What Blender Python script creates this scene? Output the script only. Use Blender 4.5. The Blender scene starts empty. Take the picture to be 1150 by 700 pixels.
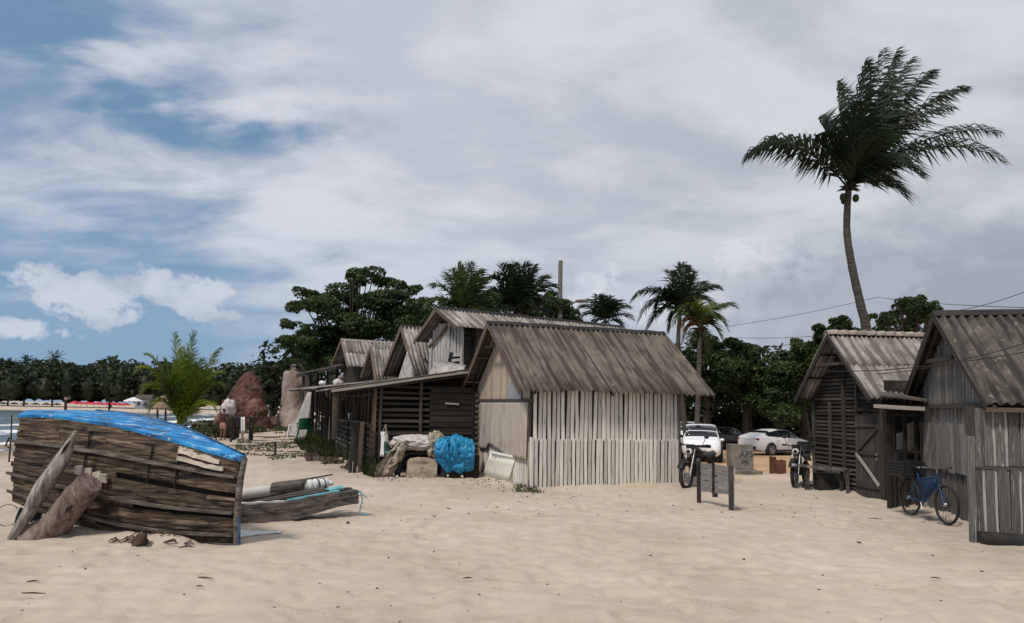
import bpy, bmesh, math, random
import numpy as np
from mathutils import Vector, Matrix, noise as mnoise
R=math.radians
scn=bpy.context.scene
col=scn.collection
random.seed(7); rng=np.random.default_rng(7)

# ---------------------------------------------------------------- camera
EYE=1.8; F=800.0; PP=398.0
PITCH=R(4.5); ROLL=R(1.1)
cam=bpy.data.cameras.new('camera'); camo=bpy.data.objects.new('camera',cam); col.objects.link(camo)
CR=(Matrix.Rotation(math.pi/2+PITCH,3,'X')@Matrix.Rotation(ROLL,3,'Z'))
camo.matrix_world=Matrix.Translation((0,0,EYE))@CR.to_4x4()
cam.sensor_width=36; cam.lens=36*F/1150; cam.shift_y=(PP-350)/1150
cam.clip_start=.1; cam.clip_end=6000
scn.camera=camo
# ---------------------------------------------------------------- render / exposure
scn.render.engine='CYCLES'
scn.view_settings.view_transform='Standard'; scn.view_settings.look='None'
scn.view_settings.gamma=1; scn.view_settings.exposure=0.0
scn.cycles.use_denoising=True
scn.cycles.max_bounces=6; scn.cycles.diffuse_bounces=3; scn.cycles.glossy_bounces=2
scn.cycles.transparent_max_bounces=4; scn.cycles.caustics_reflective=False; scn.cycles.caustics_refractive=False
# ---------------------------------------------------------------- sun
SUN_EL=R(54); SUN_AZ=R(220)      # azimuth clockwise from +Y
sd=bpy.data.lights.new('sun','SUN'); sd.energy=2.8; sd.angle=R(10); sd.color=(1.0,.92,.83)
so=bpy.data.objects.new('sun',sd); col.objects.link(so)
sv=Vector((math.sin(SUN_AZ)*math.cos(SUN_EL),math.cos(SUN_AZ)*math.cos(SUN_EL),math.sin(SUN_EL)))
so.rotation_euler=sv.to_track_quat('Z','Y').to_euler(); so.location=(0,0,60)

# ---------------------------------------------------------------- node helper
class NT:
    def __init__(s,tree): s.t=tree; s.t.nodes.clear()
    def n(s,typ,inp=None,**kw):
        x=s.t.nodes.new(typ)
        for k,v in kw.items(): setattr(x,k,v)
        for k,v in (inp or {}).items(): s.set(x.inputs[k],v)
        return x
    def set(s,sock,v):
        if isinstance(v,bpy.types.NodeSocket): s.t.links.new(v,sock)
        else:
            if hasattr(sock,'default_value'):
                if sock.type=='RGBA' and len(v)==3: v=(*v,1)
                sock.default_value=v
    def math(s,op,a,b=0.0,c=0.0,clamp=False):
        x=s.n('ShaderNodeMath',operation=op,use_clamp=clamp); s.set(x.inputs[0],a); s.set(x.inputs[1],b)
        if len(x.inputs)>2: s.set(x.inputs[2],c)
        return x.outputs[0]
    def vmath(s,op,a,b=(0,0,0)):
        x=s.n('ShaderNodeVectorMath',operation=op); s.set(x.inputs[0],a)
        if op=='SCALE': s.set(x.inputs[3],b)
        else: s.set(x.inputs[1],b)
        return x.outputs[0]
    def mix(s,f,a,b,mode='MIX'):
        x=s.n('ShaderNodeMix',data_type='RGBA',blend_type=mode)
        s.set(x.inputs[0],f); s.set(x.inputs[6],a); s.set(x.inputs[7],b); return x.outputs[2]
    def mr(s,v,a,b,c=0.0,d=1.0,smooth=True):
        x=s.n('ShaderNodeMapRange'); 
        if smooth: x.interpolation_type='SMOOTHSTEP'
        s.set(x.inputs[0],v); s.set(x.inputs[1],a); s.set(x.inputs[2],b); s.set(x.inputs[3],c); s.set(x.inputs[4],d)
        return x.outputs[0]
    def noise(s,vec,scale,detail=6,rough=.55,dist=0.0):
        x=s.n('ShaderNodeTexNoise'); s.set(x.inputs['Vector'],vec); s.set(x.inputs['Scale'],scale)
        s.set(x.inputs['Detail'],detail); s.set(x.inputs['Roughness'],rough); s.set(x.inputs['Distortion'],dist)
        return x.outputs[0]
    def ramp(s,f,stops):
        x=s.n('ShaderNodeValToRGB'); e=x.color_ramp.elements
        while len(e)<len(stops): e.new(.5)
        for q,(p,c) in zip(e,stops): q.position=p; q.color=(*c,1)
        s.set(x.inputs[0],f); return x.outputs[0]

# ---------------------------------------------------------------- world: daylight sky under broken cloud
w=bpy.data.worlds.new('World'); scn.world=w; w.use_nodes=True
t=NT(w.node_tree)
STR=.1
sky=t.n('ShaderNodeTexSky'); sky.sky_type='NISHITA'; sky.sun_disc=False; sky.sun_elevation=SUN_EL; sky.sun_rotation=SUN_AZ
sky.air_density=1.0; sky.dust_density=.6; sky.ozone_density=1.5
tc=t.n('ShaderNodeTexCoord').outputs['Generated']
dirn=t.vmath('NORMALIZE',tc)
sx=t.n('ShaderNodeSeparateXYZ',{0:dirn}); X,Y,Z=sx.outputs
zz=t.math('MAXIMUM',Z,0.0)
den=t.math('ADD',zz,.22)
cx=t.math('DIVIDE',X,den); cy=t.math('DIVIDE',Y,den)
az=t.math('ARCTAN2',X,Y)
def blobx(a,z,ra,rz):
    q=t.math('POWER',t.math('DIVIDE',t.math('SUBTRACT',az,a),ra),2.0)
    p=t.math('POWER',t.math('DIVIDE',t.math('SUBTRACT',Z,z),rz),2.0)
    return t.math('SUBTRACT',1.0,t.math('ADD',q,p))
cv=t.n('ShaderNodeCombineXYZ',{0:cx,1:t.math('MULTIPLY',cy,1.5),2:0.0}).outputs[0]
n1=t.noise(cv,1.0,7,.50,.15)           # broad sheets
cv2=t.vmath('ADD',cv,(4.3,1.7,2.0))
n2=t.noise(cv2,2.6,9,.55,.25)          # rolls and wisps
nm=t.math('ADD',t.math('MULTIPLY',n1,.62),t.math('MULTIPLY',n2,.38))
# sheet cover thickens from west (left) to east
bias=t.mr(X,-.62,.02,-.045,.2)
lowleft=t.math('MULTIPLY',t.mr(X,-.62,-.12,1,0),t.mr(Z,.1,.34,1,0))
bias=t.math('SUBTRACT',bias,t.math('MULTIPLY',lowleft,.13))
hole=t.math('MAXIMUM',t.math('MAXIMUM',blobx(-.42,.350,.20,.040),blobx(-.58,.40,.12,.04)),0.0)
bias=t.math('SUBTRACT',bias,t.math('MULTIPLY',hole,t.mr(n2,.35,.6,.14,.0)))
cover=t.mr(t.math('ADD',nm,bias),.38,.60,.12,1)
n3=t.noise(t.vmath('ADD',cv,(9,3,5)),.8,6,.5,.2)
shade=t.mr(t.math('ADD',t.math('MULTIPLY',n3,.45),t.math('MULTIPLY',n2,.55)),.38,.60)
east=t.mr(X,-.5,.7)
thin=(6.9,7.2,7.8); thick=(5.2,5.6,6.4)
ccol=t.mix(shade,t.mix(east,thick,(4.3,4.65,5.25)),t.mix(east,thin,(6.3,6.6,7.1)))
base=t.mix(cover,t.mix(.72,sky.outputs[0],(.95,2.35,4.2)),ccol)
# horizon haze
hz=t.mr(Z,0.0,.30,.75,0)
base=t.mix(hz,base,t.mix(east,(2.6,3.95,5.7),(3.9,4.45,5.15)))
# cumulus heaps low over the horizon
az=t.math('ARCTAN2',X,Y)
cuv=t.n('ShaderNodeCombineXYZ',{0:t.math('MULTIPLY',az,1.0),1:t.math('MULTIPLY',Z,1.25),2:3.3}).outputs[0]
c1=t.noise(cuv,10.0,11,.62,.15); c2=t.noise(t.vmath('ADD',cuv,(0,.0,7)),2.3,3,.5)
def blob(a,z,ra,rz):
    q=t.math('POWER',t.math('DIVIDE',t.math('SUBTRACT',az,a),ra),2.0)
    p=t.math('POWER',t.math('DIVIDE',t.math('SUBTRACT',Z,z),rz),2.0)
    return t.math('SUBTRACT',1.0,t.math('ADD',q,p))
bl=[blob(-.53,.125,.075,.034),blob(-.49,.148,.04,.028),blob(-.43,.128,.065,.030),blob(-.40,.143,.045,.026),blob(-.60,.082,.05,.014),blob(-.62,.15,.05,.02),
    blob(.155,.168,.08,.045),blob(.325,.200,.075,.048),blob(.08,.14,.08,.03),blob(.24,.15,.11,.04),blob(.46,.13,.2,.06),blob(.95,.15,.3,.07),blob(-1.1,.14,.25,.06),blob(2.2,.15,.5,.07),blob(-2.2,.15,.5,.06)]
m=bl[0]
for b in bl[1:]: m=t.math('MAXIMUM',m,b)
m=t.math('MAXIMUM',m,-2.2)
cm=t.math('ADD',t.math('MULTIPLY',m,.20),t.math('MULTIPLY',t.math('SUBTRACT',c1,.5),2.3))
cmask=t.math('MULTIPLY',t.mr(cm,.0,.20,0,.85),t.mr(X,-.3,.1,1,.85))
c3=t.noise(t.vmath('ADD',cuv,(0,-.02,0)),9.0,7,.6,.2)
cs=t.mr(t.math('ADD',c3,t.math('MULTIPLY',m,.12)),.40,.66)
ccu=t.mix(cs,t.mix(east,(3.7,4.5,5.6),(4.0,4.45,5.1)),t.mix(east,(6.2,6.7,7.5),(7.6,7.8,8.3)))
base=t.mix(cmask,base,ccu)
# heavy grey bank in the east
bk=blob(.62,.12,.42,.13)
bm=t.mr(t.math('ADD',t.math('MULTIPLY',bk,.4),t.math('SUBTRACT',c1,.5)),-.05,.35,0,.7)
base=t.mix(bm,base,(3.1,3.5,4.2))
ground=t.mix(t.mr(Z,-.05,0.0,1,0),base,(1.2,1.15,1.1))
bg=t.n('ShaderNodeBackground',{0:ground,1:STR}); out=t.n('ShaderNodeOutputWorld',{0:bg.outputs[0]})

# ---------------------------------------------------------------- materials
M={}
def pmat(name,cols,scale=(1,1,1),ns=4,detail=8,rough=.85,bump=.3,rnd=.2,spots=None,spots2=None,dist=0.0,metal=0,bdist=.01,streak=None,spec=.3,lo=.3,hi=.7):
    m=bpy.data.materials.new(name); m.use_nodes=True; t=NT(m.node_tree)
    oi=t.n('ShaderNodeObjectInfo'); tc=t.n('ShaderNodeTexCoord').outputs['Object']
    off=t.vmath('SCALE',(31.7,17.3,23.9),oi.outputs['Random'])
    base=t.vmath('ADD',tc,off)
    v=t.vmath('MULTIPLY',base,scale)
    f=t.noise(v,ns,detail,.62,dist)
    fr=t.mr(f,lo,hi,smooth=False)
    c=t.ramp(fr,cols)
    for sp in (spots,spots2):
        if sp:
            cc,sc,th,wd,vs=sp
            g=t.noise(t.vmath('MULTIPLY',t.vmath('ADD',base,(5,9,2)),vs),sc,7,.6,.2)
            c=t.mix(t.mr(g,th,th+wd),c,cc)
    if streak:
        cc,sc,th,wd,vs=streak; at=t.n('ShaderNodeAttribute',attribute_name='rc').outputs['Vector']
        g=t.noise(t.vmath('MULTIPLY',t.vmath('ADD',at,off),vs),sc,5,.55,.0)
        c=t.mix(t.mr(g,th,th+wd,0,.85),c,cc)
    if rnd:
        k=t.math('ADD',1-rnd,t.math('MULTIPLY',oi.outputs['Random'],2*rnd))
        x=t.n('ShaderNodeCombineXYZ',{0:k,1:k,2:k}).outputs[0]
        c=t.mix(1.0,c,x,'MULTIPLY')
    b=t.n('ShaderNodeBsdfPrincipled',{'Base Color':c,'Roughness':rough,'Metallic':metal,'Specular IOR Level':spec})
    if bump:
        bp=t.n('ShaderNodeBump',{'Height':f,'Strength':bump,'Distance':bdist}); t.set(b.inputs['Normal'],bp.outputs[0])
    t.n('ShaderNodeOutputMaterial',{0:b.outputs[0]}); M[name]=m; return m
G=(3,14,6)
pmat('bamboo_white',[(0,(.24,.215,.185)),(.3,(.58,.54,.485)),(1,(.82,.785,.72))],G,1.3,rnd=.22,bump=.3,spots=((.09,.075,.06),3.0,.57,.14,(1.2,1.5,1)))
pmat('cane_tan',[(0,(.22,.17,.12)),(.5,(.42,.345,.25)),(1,(.56,.48,.37))],G,1.3,rnd=.2,spots=((.1,.08,.06),3.0,.60,.14,(1.2,1.5,1)))
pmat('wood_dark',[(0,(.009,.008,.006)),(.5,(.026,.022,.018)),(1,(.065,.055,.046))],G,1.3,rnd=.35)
pmat('wood_grey',[(0,(.030,.027,.024)),(.5,(.098,.091,.083)),(1,(.20,.186,.170))],G,1.3,rnd=.35,spots=((.42,.42,.42),2.2,.60,.1,(1.2,2.0,1)))
pmat('wood_grey_plain',[(0,(.018,.016,.014)),(.5,(.052,.046,.040)),(1,(.11,.098,.085))],G,1.3,rnd=.3)
pmat('wood_pale',[(0,(.14,.125,.11)),(.4,(.36,.34,.32)),(1,(.62,.60,.57))],G,1.2,rnd=.12,spots=((.10,.09,.08),2.6,.62,.1,(1,2,1)))
pmat('wood_brown',[(0,(.05,.033,.022)),(.5,(.13,.092,.065)),(1,(.22,.17,.125))],G,1.3,rnd=.25)
pmat('plank_silver',[(0,(.05,.046,.041)),(.5,(.155,.146,.134)),(1,(.30,.285,.265))],G,1.3,rnd=.32,spots=((.50,.50,.49),2.4,.60,.1,(1.2,2.0,1)))
pmat('barrier_board',[(0,(.10,.092,.085)),(.5,(.20,.187,.175)),(1,(.29,.272,.255))],G,1.3,rnd=.10)
pmat('pale_beam',[(0,(.16,.14,.12)),(.5,(.30,.27,.235)),(1,(.42,.385,.34))],G,1.3,rnd=.1)
pmat('fibre_cement',[(0,(.092,.074,.058)),(.45,(.138,.115,.092)),(1,(.185,.158,.130))],(1,1,1),2.6,detail=12,rnd=.07,bump=.25,spots=((.21,.185,.155),9.0,.60,.2,(1.6,.5,.5)),spots2=((.065,.054,.045),3.0,.60,.16,(1.8,.5,.5)),lo=.32,hi=.68,streak=((.045,.036,.028),1.0,.47,.12,(8.5,.55,1)))
pmat('fibre_cement_pale',[(0,(.15,.13,.115)),(.45,(.27,.245,.22)),(1,(.40,.37,.335))],(1,1,1),2.2,detail=12,rnd=.08,bump=.25,spots=((.10,.085,.07),5.0,.58,.15,(1,1,1)),lo=.32,hi=.68,streak=((.10,.085,.070),1.0,.47,.12,(8.5,.55,1)))
pmat('fibre_cement_dark',[(0,(.045,.037,.030)),(.45,(.085,.073,.060)),(1,(.14,.124,.105))],(1,1,1),2.6,detail=12,rnd=.08,bump=.25,spots=((.22,.2,.17),8.0,.58,.12,(1,1,1)),lo=.32,hi=.68,streak=((.028,.023,.018),1.0,.47,.12,(8.5,.55,1)))
pmat('clay_ridge',[(0,(.16,.13,.105)),(.5,(.30,.255,.21)),(1,(.42,.36,.30))],(1,1,1),6,rnd=.15)
pmat('tar_black',[(0,(.008,.008,.008)),(1,(.035,.033,.03))],(1,1,1),4,rnd=.1,rough=.7)
pmat('boat_plank',[(0,(.014,.010,.007)),(.35,(.060,.042,.027)),(.7,(.135,.098,.066)),(1,(.23,.18,.13))],(1.1,1.1,13),2.4,detail=13,rnd=.40,bump=1.0,bdist=.02,spots=((.010,.008,.006),2.6,.53,.1,(.8,.8,4)),spots2=((.34,.29,.23),5,.69,.04,(1,1,4)),lo=.34,hi=.68)
pmat('boat_rail',[(0,(.03,.024,.018)),(.5,(.11,.092,.076)),(1,(.23,.20,.17))],(2,2,11),2.0,detail=10,rnd=.12,bump=.7)
pmat('boat_cream',[(0,(.20,.16,.11)),(.4,(.46,.41,.32)),(1,(.58,.53,.43))],(2,2,8),2.0,rnd=.08,bump=.5,spots=((.05,.04,.03),5,.60,.06,(1,1,2)))
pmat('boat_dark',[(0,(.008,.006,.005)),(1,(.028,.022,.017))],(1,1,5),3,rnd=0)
pmat('boat_blue',[(0,(.010,.09,.24)),(.45,(.012,.18,.46)),(1,(.03,.30,.62))],(1.6,4,2),1.6,detail=10,rnd=.03,bump=.4,rough=.6,spots=((.33,.47,.60),5.0,.56,.06,(.8,2.4,1)),spots2=((.03,.05,.085),3.6,.56,.06,(.8,2.0,1)),lo=.35,hi=.65)
pmat('blue_rim',[(0,(.015,.035,.07)),(.5,(.04,.10,.21)),(1,(.10,.19,.30))],(2,2,2),3,rnd=.05,bump=.4)
pmat('driftwood',[(0,(.08,.07,.058)),(.45,(.22,.20,.17)),(1,(.38,.35,.31))],(6,6,1.2),3,detail=10,rnd=.05,bump=.8,bdist=.02,lo=.35,hi=.66)
pmat('bark_pink',[(0,(.065,.045,.037)),(.45,(.165,.120,.103)),(1,(.26,.20,.175))],(5,5,1.6),2.4,detail=11,rnd=.05,bump=.8,bdist=.02,spots=((.36,.32,.29),4,.62,.1,(2,2,.7)),lo=.35,hi=.66)
pmat('canoe_wood',[(0,(.035,.028,.024)),(.45,(.11,.095,.083)),(1,(.20,.178,.155))],(.8,4,12),2.2,detail=11,rnd=.1,bump=1.0,bdist=.02,lo=.35,hi=.66)
pmat('cyan_paint',[(0,(.10,.25,.29)),(.5,(.14,.38,.45)),(1,(.25,.47,.53))],(2,2,2),5,rnd=.03,bump=.3,spots=((.30,.27,.23),5,.58,.08,(1,3,3)))
pmat('pipe_white',[(0,(.42,.39,.35)),(1,(.66,.63,.58))],(1,1,1),3,rnd=.03,bump=.1,rough=.5)
pmat('plastic_white',[(0,(.62,.62,.61)),(1,(.80,.80,.79))],(1,1,1),3,rnd=.04,bump=.15,rough=.45)
pmat('plastic_green',[(0,(.006,.085,.03)),(1,(.012,.15,.055))],(1,1,1),3,rnd=.1,bump=0,rough=.4)
pmat('rope_teal',[(0,(.10,.28,.33)),(1,(.16,.42,.50))],(1,1,1),9,rnd=.05)
pmat('black',[(0,(.008,.008,.009)),(1,(.02,.02,.021))],(1,1,1),6,rnd=.1,bump=0,rough=.45)
pmat('black_plastic',[(0,(.010,.010,.011)),(1,(.03,.03,.032))],(1,1,1),6,rnd=.1,bump=.1,rough=.55)
pmat('rubber',[(0,(.012,.012,.012)),(1,(.035,.033,.03))],(1,1,1),8,rnd=.1,bump=.2,rough=.85)
pmat('steel',[(0,(.30,.30,.31)),(1,(.5,.5,.5))],(1,1,1),8,rnd=.1,bump=0,rough=.35,metal=.8)
pmat('rusty_steel',[(0,(.05,.022,.014)),(.5,(.11,.05,.032)),(1,(.17,.085,.055))],(1,1,1),6,rnd=.1,bump=.4)
pmat('bike_blue',[(0,(.007,.035,.09)),(1,(.012,.06,.145))],(1,1,1),8,rnd=.03,bump=0,rough=.4)
pmat('bag_blue',[(0,(.006,.022,.055)),(1,(.010,.035,.085))],(1,1,1),8,rnd=.03,bump=.3,rough=.6)
pmat('car_white',[(0,(.80,.81,.83)),(1,(.84,.85,.87))],(1,1,1),2,rnd=.01,bump=0,rough=.22,spec=.6)
pmat('car_dark',[(0,(.02,.023,.028)),(1,(.03,.033,.038))],(1,1,1),2,rnd=.01,bump=0,rough=.22,spec=.6)
pmat('car_glass',[(0,(.010,.013,.016)),(1,(.014,.018,.022))],(1,1,1),1,rnd=0,bump=0,rough=.06,spec=.8)
pmat('lamp_glass',[(0,(.5,.52,.55)),(1,(.7,.7,.7))],(1,1,1),3,rnd=0,bump=0,rough=.15)
pmat('tail_red',[(0,(.18,.008,.008)),(1,(.28,.012,.012))],(1,1,1),3,rnd=0,bump=0,rough=.3)
pmat('concrete',[(0,(.11,.095,.08)),(.5,(.20,.178,.152)),(1,(.29,.262,.23))],(1,1,1),3,detail=12,rnd=.05,bump=.5,spots=((.08,.068,.056),2.2,.58,.15,(1,1,.5)),spots2=((.03,.14,.15),3.5,.63,.05,(1,1,1)))
pmat('stone_sign',[(0,(.22,.18,.13)),(.5,(.42,.36,.27)),(1,(.55,.48,.37))],(1,1,1),5,detail=12,rnd=.03,bump=.5,spots=((.14,.11,.07),5,.58,.1,(1,1,3)))
pmat('pole_concrete',[(0,(.12,.11,.095)),(1,(.23,.215,.195))],(1,1,1),3,rnd=.05,bump=.2)
pmat('rock_red',[(0,(.040,.020,.015)),(.45,(.105,.050,.037)),(.8,(.165,.088,.066)),(1,(.25,.17,.14))],(1,1,.7),.9,detail=13,rnd=.04,bump=1.0,bdist=.12,lo=.33,hi=.68,spots=((.030,.018,.014),1.3,.60,.1,(1,1,.6)))
pmat('rock_grey',[(0,(.11,.075,.06)),(.45,(.26,.195,.165)),(1,(.38,.31,.27))],(1,1,.35),1.1,detail=12,rnd=.04,bump=1.0,bdist=.1,lo=.33,hi=.68)
pmat('tarp_blue',[(0,(.008,.10,.24)),(.5,(.018,.21,.42)),(1,(.04,.32,.55))],(1,1,1),4,detail=6,rnd=.03,bump=.5,bdist=.02,rough=.5)
pmat('net_beige',[(0,(.16,.13,.09)),(.5,(.32,.275,.205)),(1,(.46,.41,.33))],(1,1,1),14,detail=12,rnd=.05,bump=1.2,bdist=.03,lo=.35,hi=.65)
pmat('sack_white',[(0,(.36,.33,.31)),(.5,(.52,.48,.46)),(1,(.64,.61,.59))],(1,1,1),5,detail=8,rnd=.03,bump=.6,bdist=.02)
pmat('burlap',[(0,(.30,.255,.205)),(.5,(.40,.35,.295)),(1,(.48,.43,.37))],(8,8,1.0),1.2,detail=12,rnd=.03,bump=.35,bdist=.012,spots=((.25,.205,.16),1.4,.54,.2,(1,1,1)),lo=.3,hi=.7)
pmat('patch_grey',[(0,(.20,.21,.24)),(1,(.32,.33,.37))],(1,1,1),3,rnd=.03,bump=.2)
pmat('panel_cream',[(0,(.70,.70,.61)),(1,(.82,.82,.74))],(1,1,.6),4,rnd=.03,bump=.15,spots=((.30,.27,.2),2,.64,.1,(1,1,1)))
pmat('panel_edge',[(0,(.17,.06,.02)),(1,(.30,.115,.045))],(1,1,1),6,rnd=.03,bump=.2)
pmat('sheet_weathered',[(0,(.20,.18,.165)),(.5,(.34,.31,.29)),(1,(.46,.43,.40))],(1,1,1),3,detail=9,rnd=.05,bump=.5,spots=((.10,.08,.07),2.5,.60,.12,(1,1,1)))
pmat('straw',[(0,(.12,.08,.05)),(.5,(.24,.175,.12)),(1,(.34,.26,.18))],(6,6,1),3,detail=10,rnd=.1,bump=1.0,bdist=.03)
pmat('parasol_red',[(0,(.42,.03,.045)),(1,(.55,.05,.07))],(1,1,1),2,rnd=.12,bump=0)
pmat('parasol_yellow',[(0,(.65,.45,.02)),(1,(.78,.56,.04))],(1,1,1),2,rnd=.1,bump=0)
pmat('parasol_green',[(0,(.012,.035,.03)),(1,(.02,.055,.045))],(1,1,1),2,rnd=.2,bump=0)
pmat('shirt_maroon',[(0,(.045,.012,.018)),(1,(.07,.02,.028))],(1,1,1),6,rnd=0,bump=.3)
pmat('shorts_pink',[(0,(.34,.16,.13)),(1,(.42,.22,.18))],(1,1,1),6,rnd=0,bump=.3)
pmat('skin',[(0,(.16,.085,.055)),(1,(.21,.115,.078))],(1,1,1),6,rnd=0,bump=0,rough=.6)
pmat('hair',[(0,(.008,.006,.005)),(1,(.02,.015,.012))],(1,1,1),9,rnd=0,bump=.5)
pmat('husk',[(0,(.03,.018,.012)),(1,(.09,.06,.042))],(1,1,1),12,rnd=.2,bump=.8)
pmat('palm_trunk',[(0,(.028,.023,.018)),(.5,(.07,.06,.05)),(1,(.125,.108,.092))],(.6,.6,6),3,detail=9,rnd=.06,bump=.9,bdist=.03)
pmat('tree_bark',[(0,(.03,.024,.018)),(1,(.11,.09,.07))],(2,2,.6),3,rnd=.05,bump=.7)
pmat('pink_wall',[(0,(.20,.14,.115)),(1,(.34,.26,.22))],(1,1,1),2.5,detail=9,rnd=.03,bump=.4)
pmat('cloth_dark',[(0,(.01,.012,.018)),(1,(.03,.035,.045))],(1,1,1),6,rnd=.03,bump=.3)
pmat('teal_dark',[(0,(.012,.04,.045)),(1,(.03,.075,.085))],(1,1,1),6,rnd=.03,bump=.2,rough=.5)
pmat('glass_green',[(0,(.02,.22,.12)),(1,(.04,.32,.2))],(1,1,1),6,rnd=.03,bump=0,rough=.3)

def leafmat(name,c1,c2,c3=None,trans=.38,rough=.55):
    m=bpy.data.materials.new(name); m.use_nodes=True; t=NT(m.node_tree)
    g=t.n('ShaderNodeNewGeometry'); oi=t.n('ShaderNodeObjectInfo')
    tc=t.n('ShaderNodeTexCoord').outputs['Object']
    f=t.noise(tc,.55,3,.6)
    r=t.math('ADD',t.math('MULTIPLY',g.outputs['Random Per Island'],.55),t.math('MULTIPLY',t.mr(f,.35,.65),.45))
    c=t.ramp(r,[(0,c1),(.65,c2),(1,c3 or c2)])
    k=t.math('ADD',.85,t.math('MULTIPLY',oi.outputs['Random'],.3))
    c=t.mix(1.0,c,t.n('ShaderNodeCombineXYZ',{0:k,1:k,2:k}).outputs[0],'MULTIPLY')
    b=t.n('ShaderNodeBsdfPrincipled',{'Base Color':c,'Roughness':rough,'Specular IOR Level':.35})
    tr=t.n('ShaderNodeBsdfTranslucent',{'Color':c})
    x=t.n('ShaderNodeMixShader',{0:trans,1:b.outputs[0],2:tr.outputs[0]})
    t.n('ShaderNodeOutputMaterial',{0:x.outputs[0]}); M[name]=m
leafmat('leaf_broad',(.014,.028,.008),(.045,.078,.020),(.095,.14,.034))
leafmat('leaf_right',(.014,.030,.009),(.048,.082,.020),(.11,.155,.036))
leafmat('leaf_far',(.014,.022,.010),(.032,.046,.018),(.055,.072,.026))
leafmat('palm_dark',(.010,.020,.010),(.022,.038,.016),(.040,.058,.022))
leafmat('palm_mid',(.022,.042,.012),(.060,.095,.024),(.13,.17,.045))
leafmat('palm_young',(.045,.075,.009),(.13,.18,.018),(.29,.33,.04))
leafmat('palm_yellow',(.06,.085,.012),(.15,.17,.02),(.33,.24,.03))
leafmat('frond_brown',(.10,.055,.02),(.24,.13,.045),(.35,.2,.07))
leafmat('grass',(.018,.030,.007),(.042,.062,.014),(.085,.10,.028))
leafmat('vine',(.03,.045,.012),(.075,.095,.03),(.17,.15,.07))
leafmat('dry_litter',(.04,.028,.018),(.11,.078,.05),(.22,.17,.12),trans=0)
# ---------------------------------------------------------------- geometry helpers
CAMP=Vector((0,0,EYE))
def pdir(x,y): return CR@Vector(((x-575)/F,-(y-PP)/F,-1))
def px(x,y,Y):                    # world point at depth Y seen at that place of the photograph (used only to measure)
    d=pdir(x,y); return CAMP+d*(Y/d.y)
def gr(x,y,z=0.0):
    d=pdir(x,y); return CAMP+d*((z-EYE)/d.z)
V=Vector
W={}                              # world matrices of things
def tag(o,label=None,cat=None,group=None,kind=None):
    if label: o['label']=label
    if cat: o['category']=cat
    if group: o['group']=group
    if kind: o['kind']=kind
    return o
def attach(o,parent,world):
    if parent is not None:
        o.parent=parent; o.matrix_parent_inverse=W[parent.name].inverted()
    o.matrix_basis=world; W[o.name]=world.copy()
def thing(name,label,cat,loc=(0,0,0),group=None,rz=0.0):
    o=bpy.data.objects.new(name,None); col.objects.link(o); o.empty_display_size=.2
    attach(o,None,Matrix.Translation(V(loc))@Matrix.Rotation(rz,4,'Z'))
    return tag(o,label,cat,group)
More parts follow.
